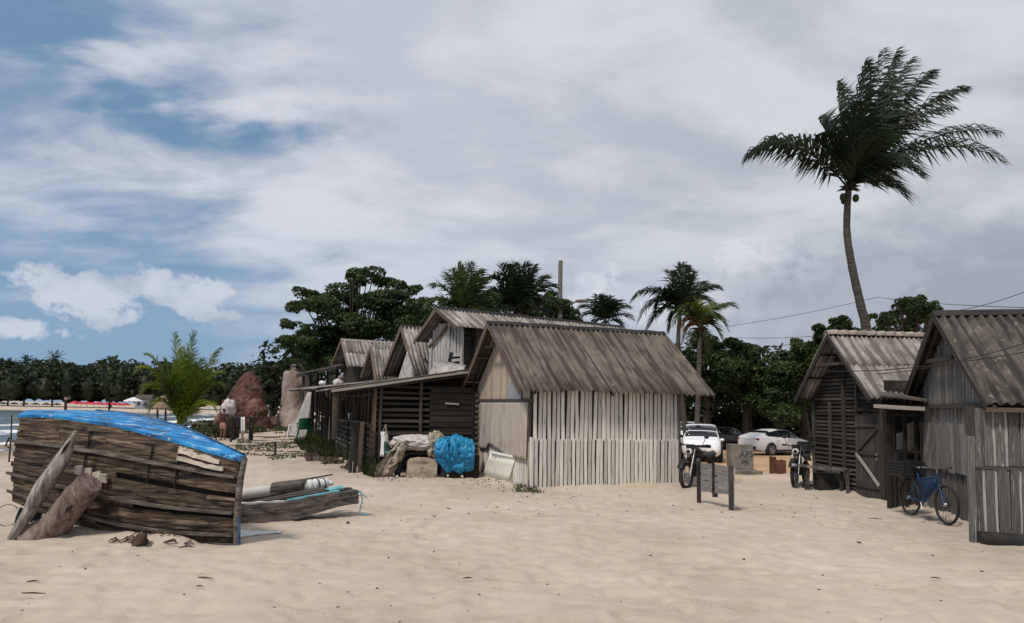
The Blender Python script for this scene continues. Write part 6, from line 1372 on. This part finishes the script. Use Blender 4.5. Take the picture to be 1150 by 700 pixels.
skinfig('shirt',[[(0,0,.95,(.165,.125)),(0,0,1.08,(.145,.11)),(0,.01,1.24,(.168,.12)),(0,.0,1.37,(.145,.10)),(0,0,1.42,(.075,.065))],[(0,.0,1.37,(.145,.10)),(.175,0,1.375,.078),(.225,-.015,1.19,.066)],[(0,.0,1.37,(.145,.10)),(-.175,0,1.375,.078),(-.225,-.015,1.19,.066)]],'shirt_maroon',pe)
skinfig('shorts',[[(0,0,.97,(.16,.12)),(0,0,.88,(.165,.125)),(.095,.0,.80,.108),(.10,.01,.58,.10)],[(0,0,.88,(.165,.125)),(-.095,.0,.80,.108),(-.10,.01,.58,.10)]],'shorts_pink',pe)
skinfig('hair',[[(0,-.03,1.60,(.078,.07)),(0,-.005,1.66,(.09,.10)),(0,.0,1.72,(.07,.08))]],'hair',pe)
fc=MB(); mw=W[pe.name]
for sx in(-1,1): fc.ball(mw@V((sx*.032,.108,1.63)),.011,8,6); fc.ball(mw@V((sx*.085,.02,1.62)),(.012,.02,.03),8,6)
fc.ball(mw@V((0,.118,1.60)),(.014,.02,.024),8,6); fc.ball(mw@V((0,.105,1.565)),(.025,.01,.008),8,6); fc.build('face_features','skin',pe)
# ================================================================ VEHICLES
def car(label,pos,heading,m,kind='sedan',name='parked_car'):
    o=thing(name,label,'car',pos,None,heading)      # local +Y is forward
    mw=W[o.name]; tp=lambda x,y,z: mw@V((x,y,z))
    if kind=='sedan': # y, halfwidth, belt z, roof z, roof halfwidth, bottom z
        S=[(-2.25,.62,.92,.94,.55,.42),(-2.2,.74,1.00,1.03,.62,.34),(-1.95,.86,1.06,1.12,.68,.26),(-1.55,.89,1.07,1.24,.64,.22),(-1.15,.905,1.05,1.37,.62,.20),(-.6,.91,1.02,1.45,.62,.19),(0,.91,.99,1.475,.63,.19),(.45,.91,.97,1.42,.63,.19),(.95,.905,.95,1.15,.68,.20),(1.2,.90,.93,.985,.72,.20),(1.6,.88,.86,.90,.70,.21),(1.95,.83,.78,.82,.64,.22),(2.18,.72,.68,.72,.55,.27),(2.25,.60,.58,.62,.5,.36)]
        cab=(3,8); wb=(-1.33,1.33); ws=(7,9); rw=(2,4); wr=.335
    else:
        S=[(-2.2,.75,1.0,1.35,.60,.40),(-2.12,.88,1.05,1.60,.66,.34),(-1.6,.92,1.08,1.70,.70,.28),(-.8,.925,1.08,1.73,.71,.26),(0,.925,1.07,1.73,.71,.26),(.5,.925,1.06,1.69,.70,.26),(.95,.92,1.05,1.42,.72,.27),(1.25,.915,1.04,1.14,.76,.27),(1.7,.90,.99,1.07,.76,.28),(2.1,.87,.90,.98,.70,.29),(2.26,.80,.78,.84,.64,.32),(2.32,.70,.62,.66,.6,.38)]
        cab=(1,6); wb=(-1.35,1.42); ws=(5,7); rw=(0,2); wr=.37
    rings=[]
    for (y,w_,bz,rz_,rwd,z0) in S:
        half=[(w_*.86,z0),(w_*.985,z0+.14),(w_,(z0+bz)*.5+.05),(w_*.985,bz-.10),(w_*.95,bz),(rwd,rz_-.045 if rz_-bz>.1 else rz_-.01),(rwd*.75,rz_),(0,rz_+.015)]
        rings.append([tp(x,y,z) for x,z in half]+[tp(-x,y,z) for x,z in half[:-1][::-1]])
    b=MB(); P=[r_+[r_[0]] for r_ in rings]; b.grid(P,True); b.add(rings[0],[tuple(range(len(rings[0])))]); b.add(rings[-1],[tuple(range(len(rings[0])))[::-1]])
    b.build('body',m,o); n=len(rings[0])
    def patch(i0,i1,j0,j1,ins,name,mat,off=.012,sub=None):
        """glass patch between ring i0..i1 and outline index j0..j1, inset"""
        A=rings[i0][j0];B=rings[i1][j0];C=rings[i1][j1];D=rings[i0][j1]; c=(A+B+C+D)/4
        nr=(B-A).cross(D-A).normalized(); ce=tp(0,0,.7)
        if nr.dot(c-ce)<0: nr=-nr
        L=[p.lerp(c,ins)+nr*off for p in (A,B,C,D)]; bb=MB(); bb.grid([[L[0],L[3]],[L[1],L[2]]],False,nr*.01); bb.build(name,mat,o)
    for j0,j1 in ((4,5),(n-5,n-4) if False else (n-4-0,n-5)):
        for i in range(cab[0],cab[1]):
            A=rings[i];
            if S[i][3]-S[i][2]>.12 or S[i+1][3]-S[i+1][2]>.12: patch(i,i+1,j0,j1,.05 if kind!='sedan' else .03,'side_window','car_glass')
    # windscreens across the width
    def screen(i0,i1,name):
        bb=MB(); Pp=[]
        for q in (.08,.5,.92):
            row=[]
            for j in (5,6,7,8,9):
                a=rings[i0][j].lerp(rings[i1][j],q); row.append(a)
            nr=(rings[i1][7]-rings[i0][7]).cross(rings[i0][5]-rings[i0][9]).normalized(); nr=nr if nr.z>0 else -nr
            Pp.append([a+nr*.018 for a in row])
        bb.grid(Pp,True,nr*.01); bb.build(name,'car_glass',o)
    screen(ws[0],ws[0]+1,'windscreen')
    if kind=='sedan': screen(3,4,'rear_window')
    else:
        screen(6,7,'windscreen'); bb=MB(); bb.box((0,0,0),(1.1,.02,.42)); bb.v=[tuple(tp(v_[0],v_[1]-2.19,v_[2]+1.27)) for v_ in bb.v]; bb.build('rear_window','car_glass',o)
    for sx in(-1,1):
        for y in wb:
            w_=.90 if kind=='sedan' else .915
            bb=MB(); bb.lathe(tp(sx*(w_-.10),y,wr+.01),[(.01,0),(wr+.07,0),(wr+.07,.125),(.01,.125)],24,axis=mw.to_3x3()@V((sx,0,0))); bb.build('wheel_arch','black_plastic',o)
            bb=MB(); bb.lathe(tp(sx*(w_-.09),y,wr),[(.01,0),(wr-.02,0),(wr,.03),(wr,.13),(wr-.02,.15),(wr*.66,.15),(wr*.64,.135),(.01,.135)],28,axis=mw.to_3x3()@V((sx,0,0))); wh=bb.build('wheel','rubber',o)
            bb=MB(); ax=mw.to_3x3()@V((sx,0,0)); bb.lathe(tp(sx*(w_-.09),y,wr),[(.01,.145),(.05,.15),(.05,.14)],10,axis=ax); bb.torus(tp(sx*(w_+.055),y,wr),ax,wr*.62,.015,24,5)
            for k in range(5):
                a=2*math.pi*k/5; c=tp(sx*(w_+.055),y,wr); e=tp(sx*(w_+.052),y+math.cos(a)*wr*.62,wr+math.sin(a)*wr*.62); bb.beam(c,e,.05,.015,up=tuple(ax))
            bb.build('rim','steel',wh)
        fy=2.16 if kind=='sedan' else 2.2; hz_=.66 if kind=='sedan' else .82
        bb=MB(); bb.ball(tp(sx*.62,fy-.10,hz_),(.20,.16,.085) ,12,8); bb.build('headlight','lamp_glass',o)
        bb=MB(); bb.box((0,0,0),(.5 if kind=='sedan' else .14,.09,.10 if kind=='sedan' else .5)); bb.v=[tuple(tp(v_[0]+sx*(.52 if kind=='sedan' else .80),v_[1]-(2.20 if kind=='sedan' else 2.12),v_[2]+(.92 if kind=='sedan' else 1.0))) for v_ in bb.v]; bb.build('tail_light','tail_red',o)
        bb=MB(); bb.ball(tp(sx*(.98),.98 if kind=='sedan' else 1.0,1.02),(.11,.07,.075),10,6); bb.build('wing_mirror',m if kind!='sedan' else 'black_plastic',o)
        for yh in (.25,-.72): bb=MB(); bb.beam(tp(sx*.915,yh-.08,.88),tp(sx*.915,yh+.08,.88),.03,.02); bb.build('door_handle',m,o)
        bb=MB(); bb.beam(tp(sx*.90,-1.0,.27),tp(sx*.90,1.0,.27),.05,.10); bb.build('sill','black_plastic',o)
        for y0_ in (.95,.05,-.85): bb=MB(); bb.beam(tp(sx*.917,y0_,.36),tp(sx*.917,y0_,.98),.008,.008,up=(0,0,0) if False else (1,0,0)); bb.build('door_gap','black_plastic',o)
    ends=((2.20,-1),(-2.22,1)) if kind=='sedan' else ((2.29,-1),(-2.18,1))
    for y,sgn in ends:
        bb=MB(); bb.beam(tp(-.60,y,.44),tp(.60,y,.44),.10,.16); bb.build('bumper','black_plastic',o)
        bb=MB(); bb.beam(tp(-.20,y-sgn*.06,.62),tp(.20,y-sgn*.06,.62),.02,.12); bb.build('number_plate','plastic_white',o)
    yg=2.22 if kind=='sedan' else 2.30; bb=MB(); bb.beam(tp(-.42,yg,.58 if kind=='sedan' else .74),tp(.42,yg,.58 if kind=='sedan' else .74),.05,.12); bb.build('grille','black_plastic',o)
    return o
def onsand(x,y,Y=None):
    if Y is None: g=gr(x,y,-.25)
    else: g=px(x,y,Y)
    return V((g.x,g.y,T(g.x,g.y)))
g=onsand(870,505,41.5); car('white fastback sedan parked side-on under the trees, dark windows','' or g,math.atan2(-.87,.5)+0,'car_white','sedan')
g=onsand(787,520,35.5); car('white car facing the camera beside the white hut, behind the motorcycle',g,R(166),'car_white','suv')
g=onsand(771,500,46); car('white van-like car mostly hidden behind the nearer white car',g,R(150),'car_white','suv')
g=onsand(813,500,47); car('dark car in the shade between the two white cars',g,R(-60),'car_dark','sedan')

def wheel2(o,c,ax,R_,tyre=.04,spokes=20,rim='steel'):
    b=MB(); b.torus(c,ax,R_-tyre,tyre,30,8); w_=b.build('wheel','rubber',o)
    b=MB(); b.torus(c,ax,R_-tyre*2,tyre*.28,30,5); b.build('rim',rim,w_)
    b=MB(); axv=V(ax).normalized(); u=axv.cross(V((0,0,1))).normalized(); v=axv.cross(u)
    for k in range(spokes):
        a=2*math.pi*k/spokes; b.tube([c+axv*(.02 if k%2 else -.02),c+(u*math.cos(a)+v*math.sin(a))*(R_-tyre*2)],.003,3,cap=False)
    b.build('spokes',rim,w_); b=MB(); b.lathe(c-axv*.05,[(.005,0),(.035,0),(.035,.1),(.005,.1)],10,axis=axv); b.build('hub','steel',w_)
def moto(label,pos,heading,tank='black_plastic',box=False):
    o=thing('motorcycle',label,'motorcycle',pos,None,heading); mw=W[o.name]; tp=lambda x,y,z: mw@V((x,y,z)); ax=mw.to_3x3()@V((1,0,0))
    wheel2(o,tp(0,.68,.33),ax,.33,.045,24); wheel2(o,tp(0,-.66,.31),ax,.31,.055,24)
    b=MB()
    for sx in(-1,1): b.tube([tp(sx*.09,.68,.33),tp(sx*.09,.42,.95)],.024,8)
    b.build('fork','steel',o)
    b=MB(); b.grid([[tp(x,.68+math.cos(a)*.41,.33+math.sin(a)*.41) for x in(-.07,0,.07)] for a in [R(30+i*12) for i in range(10)]],True,V((0,0,.012))); b.build('front_mudguard',tank,o)
    b=MB(); b.tube([tp(-.38,.28,1.06),tp(-.25,.36,1.05),tp(0,.40,1.0),tp(.25,.36,1.05),tp(.38,.28,1.06)],.016,6); hb_=b.build('handlebar','black',o)
    for sx in(-1,1):
        b=MB(); b.tube([tp(sx*.28,.26,1.045),tp(sx*.39,.22,1.045)],.024,7); b.build('grip','rubber',hb_)
        b=MB(); b.tube([tp(sx*.25,.33,1.06),tp(sx*.31,.30,1.22)],.008,5); b.ball(tp(sx*.33,.29,1.25),(.06,.02,.04),10,6); b.build('mirror','black_plastic',hb_)
    b=MB(); b.ball(tp(0,.50,.90),(.10,.10,.11),14,9); b.box(tp(0,.48,1.0),(.18,.08,.14)); b.build('headlight','black_plastic',o)
    b=MB(); b.lathe(tp(0,.55,.90),[(.001,.04),(.06,.035),(.085,.01),(.085,0)],16,axis=mw.to_3x3()@V((0,1,0))); b.build('lamp_glass','lamp_glass',o)
    b=MB(); P=[]
    for y,w_,zc,h_ in ((.36,.04,.86,.05),(.28,.12,.88,.10),(.12,.14,.87,.12),(-.02,.11,.82,.09),(-.12,.06,.78,.05)): P.append([tp(math.cos(a)*w_,y,zc+math.sin(a)*h_) for a in [2*math.pi*i/10 for i in range(11)]])
    b.grid(P,True); b.build('tank',tank,o)
    b=MB(); P=[]
    for y,w_,z in ((-.02,.09,.80),(-.15,.13,.79),(-.4,.14,.80),(-.68,.12,.84),(-.8,.08,.86)): P.append([tp(-w_,y,z-.05),tp(-w_,y,z),tp(0,y,z+.03),tp(w_,y,z),tp(w_,y,z-.05)])
    b.grid(P,True,V((0,0,.03))); b.build('seat','black',o)
    b=MB(); b.box((0,0,0),(.26,.34,.26),jit=.01); b.v=[tuple(tp(x,y+.05,z+.42)) for x,y,z in b.v]; b.build('engine','steel' if False else 'black_plastic',o)
    b=MB(); b.tube([tp(0,.20,.58),tp(0,.10,.70)],[.09,.08],10); b.build('cylinder_head','steel',o)
    b=MB()
    for sx in(-1,1): b.tube([tp(sx*.03,.40,.92),tp(sx*.10,.28,.5),tp(sx*.12,0,.28),tp(sx*.11,-.35,.34),tp(sx*.10,-.66,.31)],.018,6); b.tube([tp(sx*.06,.34,.92),tp(sx*.10,-.15,.74),tp(sx*.09,-.7,.80)],.016,6)
    b.build('frame','black',o)
    b=MB(); b.tube([tp(.10,.26,.55),tp(.14,.24,.32),tp(.15,-.1,.26),tp(.17,-.45,.33),tp(.17,-.85,.42)],[.02,.02,.025,.045,.045],9); b.build('exhaust','steel',o)
    b=MB(); b.box((0,0,0),(.18,.30,.03)); b.v=[tuple(tp(x,y-.85,z+.76-.15*(y<0))) for x,y,z in b.v]; b.build('rear_mudguard','black_plastic',o)
    b=MB(); b.ball(tp(0,-.88,.80),(.07,.03,.04),10,6); b.build('tail_light','tail_red',o)
    b=MB(); b.tube([tp(-.12,-.02,.28),tp(-.25,-.08,.01)],.012,5); b.build('kick_stand','black',o)
    if box: b=MB(); b.box((0,0,0),(.34,.30,.26),jit=.01); b.v=[tuple(tp(x,y-.62,z+.99)) for x,y,z in b.v]; b.build('luggage_box','black_plastic',o)
    return o
g=onsand(785,546,17.6); moto('black trail motorcycle with silver forks beside the corner of the white slat hut',V((g.x,g.y,0)),math.atan2(.64,-.77),'black_plastic')
g=px(899,540,18.6); moto('black motorcycle with a luggage box parked behind the rough bench',V((g.x,g.y,0)),math.atan2(.55,-.83),'black',True)

# bicycle
ra_=V((7.42,13.35,0)); fa_=V((7.43,12.25,0)); fd=(fa_-ra_).normalized()
bk=thing('bicycle','blue bicycle with a black crate on its rear rack against the grey plank hut','bicycle',ra_); sdx=V((fd.y,-fd.x,0))
bp=lambda f_,z,s=0: ra_+fd*f_+sdx*s+V((0,0,z))
wheel2(bk,bp(0,.34),sdx,.34,.022,28,'black'); wheel2(bk,bp(1.10,.34),sdx,.34,.022,28,'black')
b=MB()
for a,c,r_ in ((bp(.44,.30),bp(.27,.80),.017),(bp(.30,.70),bp(.88,.78),.018),(bp(.44,.30),bp(.90,.66),.02),(bp(.88,.64),bp(.86,.86),.02),(bp(.44,.30),bp(0,.34,.05),.011),(bp(.44,.30),bp(0,.34,-.05),.011),(bp(.29,.72),bp(0,.34,.05),.010),(bp(.29,.72),bp(0,.34,-.05),.010),(bp(.90,.66),bp(1.10,.34,.05),.014),(bp(.90,.66),bp(1.10,.34,-.05),.014)): b.tube([a,c],r_,7)
b.build('frame','bike_blue',bk)
b=MB(); b.grid([[bp(.33,.68,.02),bp(.46,.34,.02)],[bp(.62,.73,.03),bp(.60,.42,.03)],[bp(.84,.75,.02),bp(.84,.66,.02)]],True,sdx*.05); b.build('frame_bag','bag_blue',bk)
b=MB(); b.tube([bp(.86,.84),bp(.85,.93)],.014,6); b.tube([bp(.80,.94,.30),bp(.87,.95,.14),bp(.87,.93,0),bp(.87,.95,-.14),bp(.80,.94,-.30)],.013,6); hb_=b.build('handlebar','steel',bk)
for s in(-.27,.27): b=MB(); b.tube([bp(.83,.945,s*.9),bp(.77,.94,s*1.15)],.018,6); b.build('grip','rubber',hb_)
b=MB(); b.tube([bp(.27,.80),bp(.25,.88)],.013,6); b.ball(bp(.23,.90),(.06,.13,.035),12,7); b.build('saddle','black',bk)
b=MB(); b.lathe(bp(.44,.30,-.02),[(.005,0),(.09,0),(.09,.012),(.005,.012)],18,axis=sdx); b.tube([bp(.44,.30,.06),bp(.52,.16,.08)],.010,5); b.tube([bp(.44,.30,-.06),bp(.36,.44,-.08)],.010,5); b.beam(bp(.48,.155,.10),bp(.56,.165,.10),.06,.02); b.beam(bp(.32,.445,-.10),bp(.40,.44,-.10),.06,.02); b.build('crank','steel',bk)
b=MB(); b.tube([bp(.10,.70,.07),bp(-.35,.70,.07)],.009,5); b.tube([bp(.10,.70,-.07),bp(-.35,.70,-.07)],.009,5); b.tube([bp(-.25,.70,.07),bp(0,.34,.07)],.008,5); b.tube([bp(-.25,.70,-.07),bp(0,.34,-.07)],.008,5); b.build('rack','black',bk)
b=MB(); c=bp(-.12,.86); rotz=Matrix.Rotation(math.atan2(fd.y,fd.x),3,'Z')
for (cx_,cy_,sx_,sy_) in ((.0,.19,.52,.02),(.0,-.19,.52,.02),(.25,0,.02,.36),(-.25,0,.02,.36)):
    for zz_ in (-.12,-.06,.0,.06,.12): b.box(c+rotz@V((cx_,cy_,zz_)),(sx_,sy_,.04),rotz)
for cx_ in(-.25,-.12,0,.12,.25):
    for cy_ in(-.19,.19): b.box(c+rotz@V((cx_,cy_,0)),(.03,.024,.28),rotz)
b.box(c+V((0,0,-.13)),(.5,.36,.02),rotz); o=b.build('plastic_crate','black_plastic'); tag(o,'black plastic crate strapped on the rack of the blue bicycle','crate')

# ================================================================ BLOCK, POST, SIGN, BENCH
g=gr(833.5,533.5,-.03); Yb=g.y; blk=thing('concrete_block','concrete block with faint teal graffiti standing on a low slab between the huts','concrete block',(g.x,g.y,T(g.x,g.y)-.0))
l0=px(821,530,Yb);l1=px(846.5,530,Yb); z0_=.09; z1_=px(833,500,Yb).z; b=MB(); vs=[]
for (xa,ya,z) in ((0,0,z0_),(1,0,z0_),(1,1,z0_),(0,1,z0_),(-.03,0,z1_),(.97,0,z1_+.01),(.97,1,z1_),(-.03,1,z1_)):
    vs.append(V((l0.x+(l1.x-l0.x)*xa+ya*.1,Yb+.75*ya,z)))
b.add(vs,[(3,2,1,0),(4,5,6,7),(0,1,5,4),(1,2,6,5),(2,3,7,6),(3,0,4,7)]); b.build('block','concrete',blk)
b=MB(); b.box(((l0.x+l1.x)/2+.08,Yb+.3,.035),((l1.x-l0.x)*1.25,1.2,.12),jit=.02); b.build('footing','concrete',blk)
lettering(blk,'AFS',V((l0.x+.26,Yb-.006,z1_-.36)),(1,0,0),(0,-1,0),.26,'teal_dark',ext=.002); lettering(blk,'Mz',V((l0.x+.34,Yb-.006,z1_-.58)),(1,0,0),(0,-1,0),.17,'teal_dark',ext=.002)
g=gr(876,534,-.05); x0_=px(871.5,530,g.y).x; x1_=px(882,530,g.y).x; z1_=px(876,514.5,g.y).z; b=MB(); b.beam(V((x0_,g.y+.02,z1_/2-.03)),V((x0_,g.y+.5,z1_/2-.03)),.05,z1_+.1); b.beam(V((x0_,g.y+.02,z1_/2-.06)),V((x1_,g.y+.0,z1_/2-.08)),.04,z1_-.0); b.beam(V((x1_,g.y,z1_/2-.06)),V((x1_+.02,g.y+.45,z1_/2-.06)),.05,z1_-.02)
o=b.build('steel_bollard','rusty_steel'); tag(o,'short rusty brown steel bollard between the concrete block and the motorcycle','bollard')
# pallet sign
q0_=gr(785,565); q1_=gr(821,572.5); sg=thing('pallet_barrier','low weathered board barrier on two dark posts in front of the motorcycle','barrier',q0_)
dxx=(q1_-q0_); nn=V((dxx.y,-dxx.x,0)).normalized(); nn=nn if nn.y<0 else -nn
for qq,z1_,pxx in ((q0_,px(784.5,518,q0_.y).z,0),(q1_,px(822,523.5,q1_.y).z,1)):
    b=MB(); b.beam(qq+V((0,0,-.15)),qq+V((.0,0,z1_)),.075,.075,up=(0,1,0),jit=.004); b.build('post','wood_dark' if not pxx else 'wood_grey_plain',sg)
b=MB(); b.beam(q1_+V((.055,.0,.0)),q1_+V((.06,0,z1_-.02)),.02,.05,up=(0,1,0)); b.build('post_edge','wood_pale',sg)
zt0=px(784.5,519,q0_.y).z; zt1=px(821,524.0,q1_.y).z
for k in range(5):
    z0_=zt0-.06-k*.118; z1k=zt1-.06-k*.108
    zf=lambda f_:z0_+(z1k-z0_)*f_
    P_=lambda f_,d=0:V((q0_.x,q0_.y,0))+dxx*f_+V((0,0,zf(f_)))+nn*(-.02+d)
    plank(sg,P_(.04),P_(.40),.110,.02,'barrier_board',nn,'board'); plank(sg,P_(.50),P_(.97),.108,.02,'barrier_board',nn,'board')
b=MB(); f_=.45; b.beam(V((q0_.x,q0_.y,0))+dxx*f_-nn*.05+V((0,0,.17)),V((q0_.x,q0_.y,0))+dxx*f_-nn*.05+V((0,0,zt0-.03)),.10,.04,up=(0,1,0)); b.build('batten','wood_dark',sg)
# rough bench by the slat hut
bb_=thing('rough_bench','rough grey wooden bench with a low foot rail beside the slat hut','bench',gr(925,548))
P1_=px(893,522,17.6);P2_=px(953,529,16.4); b=MB(); b.beam(P1_,P1_.lerp(P2_,.5)+V((0,0,.0)),.24,.05,jit=.01); b.beam(P1_.lerp(P2_,.48),P2_,.24,.05,jit=.012); b.build('seat','wood_grey',bb_)
for q,dy in ((.22,0),(.26,.22),(.95,0),(.93,.24),(.02,.1)):
    p=P1_.lerp(P2_,q)+V((0,dy-.08,0)); b=MB(); b.beam(V((p.x,p.y,-.1)),p,.06,.06,up=(0,1,0),jit=.006); b.build('leg','wood_grey_plain',bb_)
a=gr(903,549);c=gr(962,555); plank(bb_,a+V((0,.1,.08)),c+V((0,.1,.08)),.12,.06,'wood_grey_plain',V((0,-1,0)),'foot_rail')
p=px(935,542,17.0); b=MB(); b.box((p.x,p.y+.2,.24),(.55,.4,.44),jit=.02); o=b.build('dark_box','tar_black'); tag(o,'black box standing under the rough bench','box')

# ================================================================ POLE, LAMP, CABLES
Yc=46; t_=px(629.5,293,Yc); pc=thing('concrete_pole','bare concrete utility pole with a street lamp arm behind the huts','utility pole',(t_.x,Yc,0))
b=MB(); b.tube([(t_.x,Yc,-.3),(t_.x,Yc,6),t_],[.18,.16,.14],12); b.build('shaft','pole_concrete',pc)
b=MB(); l_=px(632,345,Yc-.2); e_=px(650,338.5,Yc-3); b.tube([l_,l_.lerp(e_,.5)+V((0,0,.06)),e_],.045,7); b.build('lamp_arm','steel',pc)
b=MB(); e2=px(657,338,Yc-3.8); b.ball(e_.lerp(e2,.5),(.42,.30,.11),14,8); b.build('lamp_head','pole_concrete',pc)
b=MB(); b.ball(e_.lerp(e2,.5)-V((0,0,.07)),(.26,.2,.07),12,6); b.build('lamp_glass','lamp_glass',pc)
b=MB(); 
for z in (.35,.8): b.lathe((t_.x,Yc,px(629,350,Yc).z-z),[(.17,0),(.19,.05),(.17,.1)],12)
b.build('band','steel',pc)
def cable(lb,pts,r_,sag=0):
    b=MB(); P=[]
    for i in range(len(pts)-1):
        a,c=V(pts[i]),V(pts[i+1])
        for k in range(13): q=k/12; P.append(a.lerp(c,q)-V((0,0,sag*4*q*(1-q))))
    b.tube(P,r_,5,cap=False); o=b.build('power_line','black'); tag(o,lb,'cable')
pr=px(1180,310,40)
cable('upper power line sloping up to the right behind the palm trunk',[px(815,367,60),px(985,334,48),px(1182,346,30)],.016,.15)
cable('power line rising to the right edge behind the plank hut ridge',[px(1060,351,36),px(1190,311,30)],.016,.25)
cable('short power line over the plank hut ridge at the right edge',[px(1120,352,30),px(1190,334,26)],.014,.1)
cable('thin level power line over the right trees, upper of two',[px(826,379.5,62),px(925,377,55)],.018,.1); cable('thin level power line over the right trees, lower of two',[px(838,391,62),px(915,383,55)],.018,.1)
cable('thin line from the street lamp down to the pole foot side',[px(640,346,45),px(662,362,50)],.014,.05)
cable('sagging cable crossing the slat hut roof and plank hut gable',[px(905,416,11.6),px(1020,413.5,10.2),px(1200,386,9.0)],.007,.03)
cable('upper cable crossing the plank hut gable and roof',[px(985,420,11.0),px(1090,402,10),px(1200,366,9.2)],.006,.04)
b=MB()
for x,y,Y in ((905,416,11.6),(985,420,11.0)): pass
